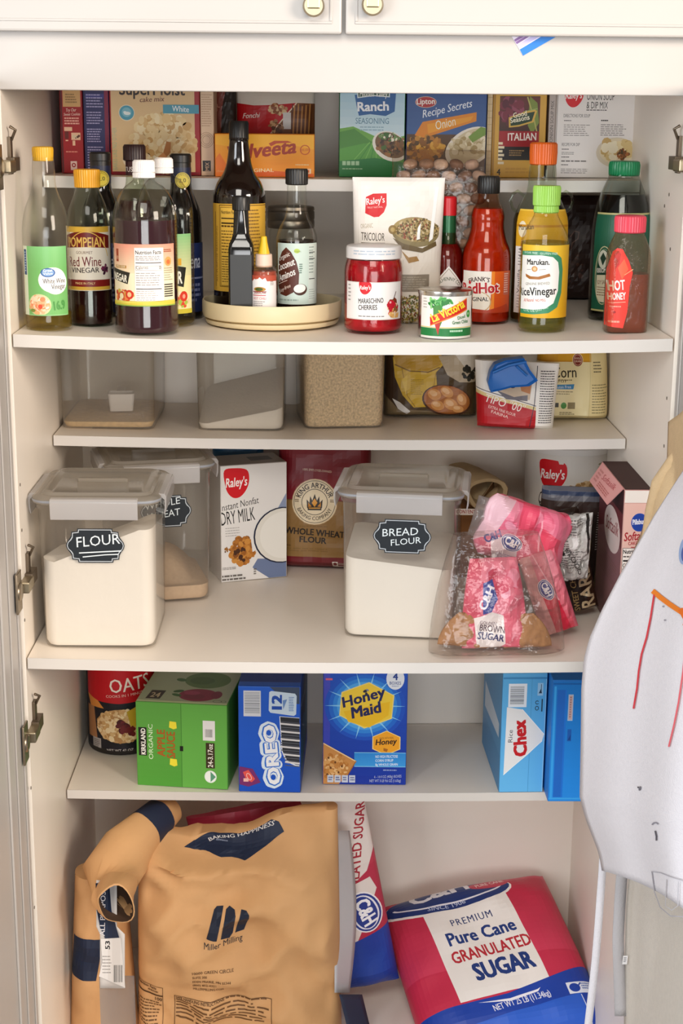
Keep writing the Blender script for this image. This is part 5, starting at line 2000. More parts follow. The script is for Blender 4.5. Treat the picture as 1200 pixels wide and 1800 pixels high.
def art_ka(a):
    a.bg('#8d6a3a').poly([(440, 770), (680, 770), (680, 890), (560, 884), (440, 888)], '#7d1c26').rect(440, 992, 680, 1024, '#6e1219').line([(440, 888), (560, 884), (680, 890)], 1.2, '#5d3a1c')
    a.text('100% EMPLOYEE-OWNED', 535, 832, 586, 835, 4, '#e0c9b4', bold=0)
    a.ell(557, 889, 40, 42, '#d8c09a').ell(557, 889, 38.5, 40.5, '#e4d3b2').ring(557, 889, 37, 39, 1, '#3b2a1c').ring(557, 889, 23, 24, 1.1, '#3b2a1c').ell(557, 889, 21.8, 22.8, '#ead9b8')
    a.arctext('KING ARTHUR', 557, 889, 26, -72, 72, 9, '#2f1f16', bold=.02)
    a.arctext('BAKING COMPANY', 557, 889, 33.5, 248, 112, 7, '#3b2a1c', bold=.012, inside=True)
    for sg in (-1, 1):
        a.small(557 + sg * 31 - 4, 884, 557 + sg * 31 + 4, 890, 2, '#6b543a', 3)
    a.poly([(544, 900), (543, 884), (548, 890), (549, 878), (553, 886), (557, 874), (561, 886), (565, 878), (566, 890), (571, 884), (570, 900)], '#2f2218').poly([(557, 882), (562, 890), (557, 898), (552, 890)], '#e09a2c').poly([(546, 898), (546, 889), (552, 897)], '#c9862a').poly([(568, 898), (568, 889), (562, 897)], '#c9862a').rect(545, 900, 569, 904, '#2f2218').rect(547, 899, 567, 901, '#d99a34')
    a.small(530, 933, 584, 936, 1, '#7a5c30', 4)
    a.text('WHOLE WHEAT', 505, 948, 610, 954, 12, '#241a12', bold=.03).text('FLOUR', 531, 964, 578, 966, 11, '#241a12', bold=.03)
    a.small(497, 970, 520, 974, 1, '#6a4c26', 5).small(497, 976, 606, 984, 2, '#7a5c30', 6, .3)
    a.rect(589, 1000, 599, 1010, '#e6dcd2').ell(594, 1005, 3.4, 3.8, '#6e1219').small(600, 1002, 612, 1008, 2, '#d0b9ae', 7).rect(589, 1011, 610, 1013.5, '#e6dcd2')


X = aty(560, 1018, .36)[0]
soft_pack('wheat_flour_bag', 'tall dark red and tan whole wheat flour bag with crown emblem', 'bag', 489, 652, 786, 1019, .410, shelf_z(X, 4), .034, '#7d2a28', art_ka, p=9, wr=.004, fr=3, seed=51, rz=-.12,
          ts=lambda v: min(1, v * 14 + .03) ** .5 * (1 - .45 * max(0, v - .55) / .45), nu=30, nv=30)


# ---- rolled-up kraft bag and the brown box under it
X, Z = aty(846, 850, .42)
o = thing('rolled_paper_bag', 'rolled tan paper bag lying on top of a brown carton at the back', 'bag', (X, .40, Z - .028), 0)
mb = MB()
n = 20
loops = []
kraft = mat('thin_kraft', '#b39a74', .8, var=.06, scale=40, bump=.3, bscale=60)
for k, (yy, r, dx, dz) in enumerate(((-.055, .030, 0, .0), (-.05, .031, 0, 0), (-.02, .030, -.008, .002), (.02, .028, -.02, .004), (.06, .024, -.03, .004))):
    loops.append([(dx + r * cos(2 * pi * i / n) * (1 + .12 * sin(3 * 2 * pi * i / n + k * .3)), yy + .004 * sin(4 * pi * i / n), .029 + dz + r * .9 * sin(2 * pi * i / n) * (1 + .10 * cos(2 * 2 * pi * i / n))) for i in range(n)])
mb.loft(loops, cap0=False)
mb.loft([[(p[0] * .80, p[1] + .001, (p[2] - .029) * .80 + .029) for p in loops[0]], [(p[0] * .74 - .002, p[1] + .03, (p[2] - .029) * .74 + .030) for p in loops[0]], [(p[0] * .3, p[1] + .036, (p[2] - .029) * .3 + .03) for p in loops[0]]], cap0=False)
v0 = loops[0]
mb.loft([v0, [(p[0] * .80, p[1] + .001, (p[2] - .029) * .80 + .029) for p in v0]], cap0=False, cap1=False)
mb.build('paper_roll', kraft, o, smooth=40, bevel=0)
mb = MB()
mb.grid(lambda u, v: (-.012 + .022 * u + .006 * v, -.05 + .035 * v, .012 + .036 * u * (1 - .4 * v) + .004 * sin(6 * v)), 5, 5)
mb.build('inner_fold', mat('inner_fold_paper', '#7d6444', .85), o, smooth=60, solid=.0006)
a = Art(0, 0, 60, 12)
a.rect(0, 0, 60, 12, '#e9e0d6').text('CONTENTS', 3, 9, 57, 9, 7, '#a3302c', bold=.02)
a.build('paper_tag', o, flat_map((-.046, -.0585, -.0015), (.034, 0, 0), (0, .002, .009)))
X = aty(862, 900, .37)[0]
ZB = shelf_z(X, 4)
x0, x1 = aty(812, 880, .37)[0], aty(906, 880, .37)[0]
o = thing('brown_carton', 'plain brown carton behind the pink sugar bag under the rolled paper bag', 'box', ((x0 + x1) / 2, .43, ZB))
MB().box((x0 - x1) / 2, (x1 - x0) / 2, -.055, .06, 0, Z - .030 - ZB).build('carton', mat('brown_card', '#8a5a2c', .7, var=.06, scale=30), o, smooth=0, bevel=.0015)


# ---- quick oats canister
b = cyl('oats_canister', 'large white quick oats canister with red leaf logo at the back', 'canister', 990, .435, s=4)
b.body([(74, 1040), (74, 1000), (74, 860), (74, 796), (74, 780)], mat('canister_paper', '#ddd6cd', .5), 'canister', soft=False, open_top=False)
b.cap([(75.5, 786), (76, 785), (76, 776), (74, 774)], mat('white_canister_lid', '#e5e0da', .4), 'lid')


def art_quick(a):
    a.bg('#ddd6cd')
    raley(a, 952, 824, 50, 58)
    a.poly([(946, 806), (954, 812), (966, 806), (972, 795), (944, 795)], '#ddd6cd') if False else a.poly([(960, 793), (972, 793), (970, 802), (963, 802)], '#ddd6cd')
    a.text('QUICK', 925, 880, 962, 887, 25, '#171412', bold=-.005).text('OATS', 925, 912, 962, 918, 24, '#171412', bold=-.005)
    a.blobs(1014, 856, 34, 20, 170, 5.5, ['#b0885a', '#c9a577', '#8d6a40', '#d9bd92', '#a07a4c'], 6, (.55, .9)).blobs(1040, 818, 8, 20, 40, 3, ['#7d6f4a', '#9a8a5c', '#5f5436'], 7, (.2, .4))
    a.poly([(940, 900), (960, 888), (1010, 884), (1050, 870), (1090, 850), (1090, 1040), (900, 1040), (900, 910)], '#3c4a66').line([(945, 897), (965, 886), (1012, 880), (1052, 866), (1090, 846)], 2.5, '#24304a')


b.label(906, 790, 1090, 1020, art_quick)


# ---- sugar packs and their zip bags
zip_film = clear('zip_bag_film', '#f6f2ef', haze=.045, hazecol='#ece6e2', gloss=1.4, rough=.10, bump=.5, bscale=55)
pink_film = mat('pink_sugar_film', '#e2647e', .33, bump=.35, bscale=50)


def pack(name, label, cat, cx, cy, Y, wpx, hpx, t, tilt, art, m, seed=1, p=3, ws=lambda v: 1, ts=None, wr=.004, fr=3, lean=lambda u, v: 0.0, rz=0.0, nu=26, nv=26, back=None, flat_top=False, ground=None, cr=0.0):
    """A soft pack whose front is W x H pixels, its middle at (cx, cy) on the depth plane Y, tilted TILT radians in the picture plane."""
    X, Z = aty(cx, cy, Y)
    k = (aty(cx + 50, cy, Y)[0] - aty(cx - 50, cy, Y)[0]) / 100
    b = Bag(wpx * k, hpx * k, t, ws, ts or (lambda v: (max(1 - abs(2 * v - 1) ** 5, 0)) ** .5 + .02), p, .5, lean, wr, fr, seed, None, cr)
    h = hpx * k
    o = thing(name, label, cat, (X - sin(tilt) * h / 2, Y, Z - cos(tilt) * h / 2), 0)
    o.rotation_euler = (0, tilt, rz)
    me = b.mesh(nu, nv)
    if ground is not None:                                    # rest the lowest point on the board
        M = Matrix.Rotation(rz, 3, 'Z') @ Matrix.Rotation(tilt, 3, 'Y')
        low = min(((M @ Vector(p)).z for p in me.v))
        o.location.z = max(o.location.z, ground - low) if not flat_top else ground - low
    me.build('pouch', m, o, smooth=60, weld=1e-6)
    if art:
        a = Art(0, 0, wpx, hpx)
        art(a)
        b.art(a, 'front_print', o, nu, nv, .35)
    return o, b


def ch_logo(a, cx, cy, w, h, rot=0.0):
    """Blue oval with a white ring and white lettering C&H."""
    a.ell(cx, cy, w / 2, h / 2, '#f1ecef', rot).ell(cx, cy, w / 2 * .93, h / 2 * .92, '#273a8c', rot)
    a.ring(cx, cy, w / 2 * .84, h / 2 * .80, .03 * w, '#e8e6f0', rot=rot)
    c, s_ = cos(radians(rot)), sin(radians(rot))
    P = lambda x, y: (cx + x * c - y * s_, cy + x * s_ + y * c)
    p0, p1 = P(-.30 * w, .17 * h), P(.30 * w, .17 * h)
    return a.text('C&H', *p0, *p1, h * .42, '#f4f1f5', bold=.04)


ZS4 = shelf_z(.26, 4) + .0006


def art_pink_top(a):
    a.bg('#e0718c').blobs(60, 50, 70, 60, 26, 16, ['#e88aa0', '#d9607c', '#ea9ab0', '#e4748e'], 3)
    a.poly([(0, 0), (46, 0), (30, 60), (0, 90)], '#e3b9c4').poly([(60, 0), (96, 0), (88, 70), (64, 60)], '#df4d6a')
    a.poly([(26, 72), (70, 58), (80, 100), (66, 122), (34, 110)], '#e6d3dc')
    ch_logo(a, 62, 70, 40, 28, 8).small(40, 92, 74, 104, 4, '#7f7aa8', 4, .4).text('C&H', 20, 84, 42, 66, 14, '#3a4690', bold=.04)
    a.poly([(88, 96), (120, 74), (150, 112), (110, 128), (86, 122)], '#2a3c90').text('SUGAR', 92, 118, 140, 104, 10, '#dfe0ee', bold=.02)
    a.poly([(108, 30), (150, 44), (150, 84), (118, 80)], '#e0506a').line([(104, 20), (116, 84)], 3, '#f0a9b8')


pack('sugar_pack', 'crumpled pink sugar pack in a loose zip bag, uppermost of the three pink packs', 'bag', 918, 938, .128, 164, 112, .026, .30, art_pink_top, pink_film, 61, p=2.0, wr=.010, fr=3, cr=.022, ws=lambda v: 1.0 - .22 * (v - .5) ** 2 * 4 + .06 * sin(9 * v), nu=32, nv=32)
pack('zip_bag', 'empty clear zip bag end sticking out left of the uppermost pink sugar pack', 'bag', 858, 912, .128, 56, 74, .006, .25, None, clear('grey_zip_film', '#e9e5e2', haze=.35, hazecol='#c9c4c2', gloss=1.2, rough=.12, bump=.4, bscale=60), 62, wr=.003)


def art_pink_low(a):
    a.bg('#dc6c80').grad(0, 0, 60, 160, '#e08e9c', '#cf3c52').poly([(0, 0), (20, 0), (26, 160), (0, 160)], '#d9a0a0').poly([(20, 60), (46, 86), (54, 150), (26, 140)], '#cc2440').line([(26, 0), (46, 86)], 2, '#f0b6c0')
    ch_logo(a, 30, 62, 40, 25, 80)


pack('sugar_pack', 'narrow pink sugar pack leaning right behind the clear brown sugar bag', 'bag', 962, 1066, .098, 66, 150, .016, -.33, art_pink_low, pink_film, 66, p=2.2, wr=.004, cr=.010, ground=ZS4)


# clear bag of brown sugar at the shelf edge
def art_brown(a):
    a.bg('#e0788c').blobs(70, 60, 70, 60, 30, 14, ['#e58aa0', '#d4506c', '#ee9fb4', '#dd6880'], 3)
    a.poly([(0, 0), (30, 0), (20, 150), (0, 150)], '#d4526a').poly([(44, 20), (64, 10), (68, 60), (50, 80)], '#c9405c')
    a.poly([(34, 40), (54, 34), (64, 70), (52, 92), (36, 96)], '#2c3f96').text('C&H', 40, 88, 58, 50, 15, '#eceaf4', bold=.04)
    a.poly([(20, 104), (52, 92), (74, 100), (76, 150), (50, 172), (26, 160)], '#efe7e6')
    a.text('BROWN', 30, 124, 74, 130, 11, '#4a2a3a', bold=.02).text('SUGAR', 26, 138, 72, 146, 13, '#2c2f6a', bold=.03).text('GOLDEN', 30, 112, 60, 117, 6, '#6b4a5a', bold=.01)
    a.poly([(74, 96), (116, 80), (124, 170), (76, 160)], '#e0627a')
    a.poly([(0, 160), (30, 166), (70, 180), (124, 168), (124, 196), (60, 200), (0, 186)], '#4a2a1c')


o, b = pack('brown_sugar_pack', 'pink brown sugar pack with white panel inside the clear bag at the shelf edge', 'bag', 868, 1076, .040, 116, 160, .013, -.04, art_brown, pink_film, 71, p=2.2, wr=.005, cr=.007, lean=lambda u, v: .010 * v, ground=ZS4 + .004, ws=lambda v: 1.0 - .30 * v ** 2, nu=32, nv=32)
sug = mat('packed_brown_sugar', '#a8794c', .85, var=.12, scale=90, bump=.5, bscale=120)
for nm, lb, cx, cy, wp, hp, Y, tilt in (('brown_sugar_lump', 'tan lump of brown sugar in the left corner of the clear bag', 816, 1122, 86, 62, .040, .08), ('brown_sugar_lump', 'tan lump of brown sugar in the right corner of the clear bag', 926, 1124, 80, 62, .040, -.06)):
    pack(nm, lb, 'sugar', cx, cy, Y, wp, hp, .0115, tilt, None, sug, 73 + cx, p=2.0, wr=.004, cr=.004, ground=ZS4 + .004, ts=lambda v: max(1 - (2 * v - 1) ** 2, 0) ** .5 * (1.1 - .4 * v) + .02, ws=lambda v: 1.05 - .75 * v ** 2)
pack('zip_bag', 'large clear zip bag holding the pink brown sugar pack at the shelf edge', 'bag', 872, 1060, .040, 240, 208, .035, -.03, None, zip_film, 75, p=6, wr=.003, fr=3, cr=.005, ws=lambda v: 1.0 - .38 * v ** 1.6, nu=34, nv=34, ground=ZS4, lean=lambda u, v: .012 * v, ts=lambda v: min(1, v * 30 + .35) ** .5 * (1 - .55 * v ** 2))


# chocolate chip bag: dark front, silvery folded top
def art_choc(a):
    a.bg('#241712').poly([(80, 20), (110, 0), (110, 250), (60, 250)], '#3b2417').poly([(0, 60), (40, 40), (30, 250), (0, 250)], '#1b1310')
    a.text('GHIRARDELLI', 78, 236, 84, 40, 24, '#cdb893', bold=.02).text('BITTERSWEET CHOCOLATE', 52, 220, 54, 60, 10, '#b0945f', bold=.01).text('60% CACAO', 26, 190, 26, 70, 13, '#d8d0c4', bold=.01).small(8, 140, 20, 230, 12, '#7d6a50', 3, .4)


pack('chocolate_chip_bag', 'dark brown chocolate chip bag with gold lettering leaning beside the cloth', 'bag', 989, 1034, .185, 86, 186, .018, -.24, art_choc, mat('dark_choc_film', '#241712', .3, bump=.3, bscale=50), 81, p=2.5, wr=.005, cr=.008, ground=ZS4)


def art_silver(a):
    a.bg('#b9b6b2').small(6, 8, 66, 96, 20, '#5f5c5a', 3, .35).poly([(30, 40), (54, 36), (50, 60), (30, 64)], '#dcdad8').text('60% CACAO', 20, 60, 50, 108, 11, '#2b2725', bold=.02).ell(14, 66, 6, 4, '#1d1a1a', 30).line([(70, 0), (74, 70)], 5, '#1f1a18')


pack('foil_bag_flap', 'silvery crumpled foil bag end above the dark chocolate chip bag', 'bag', 1006, 962, .135, 80, 118, .008, -.12, art_silver, mat('silver_film', '#bdbab6', .3, metal=.3, bump=.4, bscale=50), 83, wr=.006, fr=4, cr=.014, ws=lambda v: .55 + .45 * v)


# dark zip bag behind
def art_dz(a):
    a.bg('#2a201d').rect(0, 0, 140, 22, '#6b6c76').rect(0, 6, 140, 13, '#34415f').rect(0, 22, 140, 44, '#3a2a26').small(96, 40, 128, 110, 16, '#a59a94', 3, .3).rect(60, 90, 72, 230, '#8a7a58').rect(78, 90, 88, 230, '#a39468').rect(100, 110, 108, 230, '#6d5f48')


pack('dark_zip_bag', 'dark zip bag with blue grey seal strip standing behind the chocolate bag', 'bag', 1000, 985, .275, 112, 200, .020, .03, art_dz, mat('dark_zip_film', '#3a2c2a', .3, bump=.3, bscale=50), 85, p=4, wr=.004, ground=ZS4)


# ---- pink cake mix boxes
def art_pills(a):
    a.bg('#e2b7ab').rect(1086, 860, 1160, 884, '#e8e0d8').rect(1086, 883, 1160, 884.2, '#c99a90')
    a.ell(1117, 917, 15, 16, '#2a4fa8').ell(1117, 917, 13.5, 14.5, '#1d3f9c').text('Pillsbury', 1105, 921, 1130, 919, 9, '#f1eef4', bold=.03)
    a.text('Softasilk', 1091, 950, 1140, 945, 15, '#a51c2a', bold=.02, shear=.25).text('CAKE FLOUR', 1099, 957, 1138, 954, 6, '#a51c2a', bold=.02).rect(1104, 960, 1122, 961.4, '#a51c2a')
    a.rect(1089, 962, 1160, 1120, '#efe6e0').frame(1089, 962, 1160, 1120, .8, '#2b2220').text('Nutrition Facts', 1091, 972, 1138, 970, 7, '#1d1614', bold=.03).small(1091, 976, 1130, 980, 1, '#4b403c', 3).rect(1091, 983, 1130, 986, '#1d1614').text('Calories', 1091, 996, 1115, 995, 7, '#1d1614', bold=.02).small(1091, 1000, 1112, 1030, 6, '#5b504c', 4, .4).small(1091, 1034, 1136, 1110, 12, '#6b605c', 5, .35)


def art_pills_side(a):
    a.bg('#8a6468').rect(0, 0, 100, 16, '#3b1d22').poly([(0, 16), (100, 16), (100, 40), (60, 30), (0, 44)], '#6b3238').ell(60, 34, 34, 15, '#e4d3ce').text('Softasilk', 34, 38, 86, 34, 9, '#8d2430', bold=.01, shear=.2).small(10, 54, 92, 70, 8, '#7d5a58', 3, .4).small(10, 74, 92, 96, 10, '#8d6a68', 4, .35)


PY = .075
o, w, h = carton('cake_flour_box', 'pink cake flour box with blue oval logo and open flaps beside the hanging cloth', 'box', (1088, 862, 1141), PY, shelf_z(.36, 4), .17, '#b98a84', art_pills, side=(-1, art_pills_side))
inside = mat('dark_inside_sheet', '#3a1c1a', .7)
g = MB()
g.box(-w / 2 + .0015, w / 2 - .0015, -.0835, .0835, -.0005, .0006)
f = g.build('open_top', inside, o, smooth=0)  # dark sheet laid on the closed top stands for the shaded inside
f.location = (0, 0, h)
pink_card = mat('pink_card', '#d99a98', .6)
pts = [Vector((-w / 2, y_, z_)) for y_, z_ in ((-.078, h), (.078, h), (.066, h - .024), (-.070, h - .024))]
pts[2].x -= .019
pts[3].x -= .019
g = MB()
g.add(pts + [p + Vector((.0007, 0, 0)) for p in pts], [(0, 1, 2, 3), (7, 6, 5, 4), (4, 5, 1, 0), (5, 6, 2, 1), (6, 7, 3, 2), (7, 4, 0, 3)])
fl = g.build('side_flap', pink_card, o, smooth=0)
a = Art(0, 0, 100, 60)
a.bg('#dfa09e').text('Softasilk', 30, 30, 84, 24, 16, '#a8323a', bold=.01, shear=.2).small(30, 38, 84, 54, 3, '#b5605c', 3).small(8, 14, 26, 52, 4, '#c07a76', 4)
a.build('flap_print', fl, lambda u, v, l: (pts[2] * (1 - u) + pts[3] * u) * (1 - v) + (pts[1] * (1 - u) + pts[0] * u) * v + Vector((-l, 0, l)))

# ================================================================== lowest shelf: oats, apple sauce, cookies, crackers, cereal
def B5(px):
    return shelf_z(aty(px, 1380, .3)[0], 5)


b = Round('oats_canister', 'red and black round oats canister in the left corner of the lowest shelf', 'canister', 218, .437, shelf_z(-.35, 5))
b.body([(62, 1309), (62, 1290), (62, 1190), (62, 1140)], mat('canister_dark', '#1d1716', .45), 'canister', soft=False, open_top=False)
b.cap([(63.5, 1150), (64, 1149), (64, 1141), (62, 1139)], mat('clear_grey_lid', '#c9c2ba', .4), 'lid')


def art_oat(a):
    a.bg('#17151f').poly([(150, 1140), (300, 1140), (300, 1208), (262, 1213), (220, 1216), (180, 1214), (150, 1206)], '#c3131f')
    a.text('OATS', 205, 1197, 276, 1191, 24, '#f3e6da', bold=.01).text('COOKS IN 1 MINUTE', 197, 1206, 266, 1201, 4.6, '#efc9bd', bold=0)
    a.poly([(150, 1206), (180, 1214), (192, 1226), (160, 1226)], '#d98a3c').poly([(150, 1226), (170, 1226), (176, 1282), (150, 1282)], '#a8744a').rect(164, 1281, 184, 1304, '#a8a09c').small(166, 1284, 182, 1300, 5, '#6d6662', 3)
    a.ell(226, 1256, 52, 36, '#101018').ell(222, 1256, 46, 30, '#c99a63')
    a.blobs(222, 1256, 43, 27, 300, 4.5, ['#e3c08e', '#d1a46a', '#f0d6a8', '#b98852', '#dcb47c'], 4)
    a.blobs(226, 1256, 8, 10, 12, 6, ['#5b1418', '#6d1a1c', '#4a0f14'], 5).poly([(232, 1230), (250, 1222), (256, 1250), (240, 1262)], '#c9a52c').blobs(240, 1266, 10, 6, 8, 5, ['#6d1a1c', '#5b1418'], 6)
    a.text('NET WT 42 OZ', 196, 1302, 242, 1301, 5.5, '#d9d0cc', bold=.01)


b.label(142, 1146, 296, 1309, art_oat)


def art_apple(a):
    a.grad(248, 1231, 412, 1390, '#5fa544', '#4f9a36').rect(330, 1231, 412, 1390, '#64ad48').rect(329.5, 1231, 330.6, 1390, '#3d7a2c')
    a.rect(248, 1231, 412, 1235, '#c9dba6').rect(248, 1384, 412, 1387, '#b9d190')
    a.rect(252, 1281, 267, 1331, '#16140f').text('KIRKLAND', 264.5, 1329, 264.5, 1283, 8, '#f2efe6', bold=.03)
    a.text('ORGANIC', 278, 1337, 278, 1275, 8, '#dff0cf', bold=.0)
    a.text('APPLE', 300, 1331, 300, 1284, 14, '#a85a1c', bold=.03).text('SAUCE', 318, 1333, 318, 1287, 15, '#a85a1c', bold=.03)
    for y in (1275, 1341):
        a.poly([(309, y - 7), (321, y - 6), (322, y + 5), (316, y + 7), (308, y + 4)], '#efe03a')
    a.rect(327, 1311, 333, 1320, '#16140f')
    a.rect(369, 1264, 391, 1299, '#e9e8e6').bars(373, 1279, 387, 1293, '#333', 4)
    a.rect(374, 1303, 390, 1348, '#3a2c14').text('24-3.17oz', 386.5, 1346, 386.5, 1305, 9, '#f1eee2', bold=.02)
    a.ell(382, 1363, 11, 11, '#e6efe4').ell(382, 1363, 9.6, 9.6, '#f4f6f2').poly([(382, 1353.5), (391.5, 1363), (382, 1372.5)], '#5d9a7a')


def art_apple_top(a):
    a.bg('#a9b592').rect(0, 96, 100, 100, '#d3e0b0')
    a.ell(64, 78, 22, 16, '#8b1f3f').ell(60, 82, 12, 7, '#7a1836').ell(56, 73, 9, 5, '#a13356').ell(84, 76, 6, 10, '#7d1a38')
    a.ell(66, 38, 26, 22, '#5d7d43').ell(60, 40, 14, 10, '#4b6c35')
    a.ell(40, 70, 6, 3.4, '#2f5a2a', -20).ell(40, 80, 6, 3, '#3b6a30', 25).ell(36, 40, 6, 4, '#3b6a30', 20)
    a.poly([(8, 92), (24, 92), (26, 70), (10, 70)], '#2b2114').text('24', 12, 88, 22, 88, 12, '#c9b892', bold=.02)
    a.ring(88, 92, 5, 3, .6, '#4b5a3c').ring(95, 92, 3, 2.4, .6, '#4b5a3c')


o, w, h = carton('apple_sauce_box', 'green box of apple sauce pouches with an apple printed on top', 'box', (249, 1237, 412), .268, B5(331), .16, '#58a03e', art_apple, yaw=-.12, top=art_apple_top)
o.location.y = .268 + .079


def art_oreo(a):
    a.grad(420, 1205, 532, 1397, '#1f5fd0', '#1450c0').rect(420, 1205, 532, 1208, '#3a78dc').poly([(476, 1205), (532, 1205), (532, 1236), (500, 1236), (490, 1216)], '#3c4a63')
    a.rect(432, 1214, 463, 1259, '#d9dde4').bars(434, 1217, 461, 1255, '#8d939c', 4, horiz=True)
    a.poly([(478, 1216), (482, 1214), (524, 1218), (527, 1222), (526, 1254), (522, 1257), (480, 1252), (477, 1248)], '#cfe2f2').text('12', 500, 1245, 500, 1222, 17, '#1d4fb0', bold=.05).poly([(502, 1230), (510, 1228), (503, 1246)], '#6f93c9').small(513, 1224, 523, 1250, 9, '#5c87c4', 4, .5)
    a.poly([(496, 1258), (532, 1260), (532, 1346), (524, 1345), (508, 1338), (500, 1320)], '#e3e9f2').poly([(497.5, 1259), (532, 1261), (532, 1344), (525, 1343), (510, 1336), (501.5, 1319)], '#26282f')
    for i in range(6):
        y = 1272 + i * 13.5
        a.line([(499 + max(0, i - 3) * 4, y - 1), (532, y + 1.5)], 3.2, '#d9d6d6').line([(499 + max(0, i - 3) * 4, y - 4.5), (532, y - 2)], 2, '#4a4c55').line([(499 + max(0, i - 3) * 4, y + 5), (532, y + 7)], 1.6, '#5c5e66')
    a.text('OREO', 500, 1380, 489, 1271, 28, '#dbeaf7', bold=.13).text('OREO', 499, 1378, 488.4, 1273, 24, '#2a6fd2', bold=.075).text('OREO', 498, 1377, 488, 1274, 22, '#f2f4f8', bold=.04)
    a.poly([(424, 1348), (448, 1352), (462, 1376), (440, 1384), (424, 1380)], '#7a2c6a').poly([(430, 1358), (440, 1354), (452, 1370), (446, 1376), (436, 1372)], '#e5564e').ring(441, 1366, 7, 4, 1.2, '#f6c9c0', rot=60).rect(431, 1369, 440, 1375, '#f0b9b0')


def art_oreo_side(a):
    a.bg('#2a3550').rect(0, 0, 100, 14, '#1a3f8a').poly([(0, 60), (30, 40), (60, 52), (100, 30), (100, 80), (0, 85)], '#1d5c80').rect(0, 86, 100, 100, '#2457b8').line([(5, 20), (60, 30), (90, 22)], 2, '#7d8fa8').line([(20, 45), (50, 60)], 1.6, '#93a3b8')


o, w, h = carton('cookie_box', 'bright blue cookie box standing on end with white wafer rows, third from left', 'box', (423.5, 1207, 533), .254, B5(478), .20, '#1a50b4', art_oreo, yaw=-.04, side=(1, art_oreo_side), top=lambda a: a.rect(0, 0, 100, 100, '#1d3c8c').rect(0, 92, 100, 100, '#2f66cc').small(55, 10, 92, 60, 5, '#5a6fae', 4))


def hexagon(a, cx, cy, rx, ry, col, rot=0):
    pts = []
    for i in range(6):
        t = radians(60 * i + 30 + rot)
        pts.append((cx + rx * cos(t) / .866, cy + ry * sin(t)))
    return a.poly(pts, col)


def art_hm(a):
    a.grad(568, 1160, 716, 1380, '#1d55c4', '#0d2f9a').grad(568, 1160, 580, 1380, '#4a4fc0', '#2a3bac')
    for i, (r, c) in enumerate(((78, '#1a52c0'), (70, '#1f6ad0'), (62, '#2f86de'), (54, '#4fa6ea'), (47, '#79c2f2'))):
        a.ell(642, 1240, r * .92, r * .78, c, n=40)
    for k in range(14):
        t = radians(k * 360 / 14)
        a.poly([(642 + 40 * cos(t - .05), 1240 + 34 * sin(t - .05)), (642 + 72 * cos(t), 1240 + 60 * sin(t)), (642 + 40 * cos(t + .05), 1240 + 34 * sin(t + .05))], '#8accf4')
    hexagon(a, 645, 1239, 47, 41, '#f3d97a', 4)
    hexagon(a, 645, 1239, 45, 39, '#f4cf3c', 4).poly([(604, 1250), (686, 1232), (684, 1256), (650, 1278), (612, 1268)], '#f2c01f')
    a.text('Honey', 604, 1243, 679, 1222, 18, '#1f2258', bold=.03, shear=.1).text('Maid', 620, 1262, 672, 1250, 19, '#1f2258', bold=.035, shear=.1)
    a.ell(642, 1214, 4, 2.4, '#2c2a3c', -20).ell(646, 1212, 3, 1.6, '#8d8f9c', 30).ell(644, 1219, 2.4, 3, '#2c2a3c')
    a.rect(572, 1192, 584, 1195.5, '#d9627a')
    a.ell(695, 1192, 16, 19, '#e9edf4').text('4', 691, 1194, 699, 1194, 12, '#23418f', bold=.03).text('BOXES', 685, 1202, 705, 1202, 5.4, '#23418f', bold=.01).small(689, 1204, 702, 1206, 1, '#6d84bc', 3)
    hexagon(a, 681, 1305, 25, 22, '#f6d98a').poly([(0, 0)] * 3 if False else [(681, 1283), (681, 1283.1), (681.1, 1283)], '#f2a21f')
    hexagon(a, 681, 1305, 23.4, 20.6, '#f0a424')
    a.text('Honey', 662, 1309, 700, 1306, 10, '#3a2010', bold=.03, shear=.2).text('MADE WITH REAL', 669, 1299, 694, 1297, 3.6, '#7a4a14', bold=0).poly([(676, 1314), (684, 1316), (682, 1321), (676, 1319)], '#a8641a')
    a.grad(624, 1322, 716, 1348, '#2a86d4', '#3a9ae0').rect(624, 1322, 716, 1323.2, '#7fc4ee').rect(624, 1346.6, 716, 1348, '#7fc4ee')
    a.text('NO HIGH FRUCTOSE', 662, 1332, 702, 1331, 5, '#eef6fb', bold=.01).text('CORN SYRUP', 662, 1339, 694, 1338, 4.6, '#eef6fb', bold=.01).text('8g WHOLE GRAIN', 662, 1346, 702, 1345, 4.4, '#eef6fb', bold=.01)
    a.poly([(568, 1306), (627, 1338), (613, 1362), (596, 1380), (568, 1380)], '#c98a48').blobs(590, 1350, 22, 24, 120, 4, ['#d9a05c', '#b8742f', '#e6b87c', '#c4843e'], 5).line([(568, 1306), (627, 1338)], 2, '#eccb98').line([(627, 1338), (612, 1363)], 1.6, '#a86a2c')
    for q in ((578, 1332), (590, 1340), (602, 1347), (582, 1350), (596, 1358), (576, 1362)):
        a.ell(*q, 1.8, 2.2, '#6d3f16')
    for i in range(4):
        a.rect(576 + i * 13, 1363, 587 + i * 13, 1376, '#c9cfdd').small(578 + i * 13, 1366, 586 + i * 13, 1374, 2, '#4a568c', 4 + i)
    a.text('4 - 14.4 OZ (408g) BOXES', 660, 1368, 709, 1366, 5, '#b9c3e4', bold=0).text('NET WT 3 LB 9.6 OZ (1.63kg)', 652, 1375, 708, 1374, 5, '#c4cdea', bold=0).small(676, 1352, 708, 1356, 1, '#8d9cd0', 6)


o, w, h = carton('graham_cracker_box', 'dark blue graham cracker box with big yellow hexagon at the shelf middle', 'box', (568.5, 1172, 716), .2815, B5(642), .12, '#12369c', art_hm, yaw=-.02)


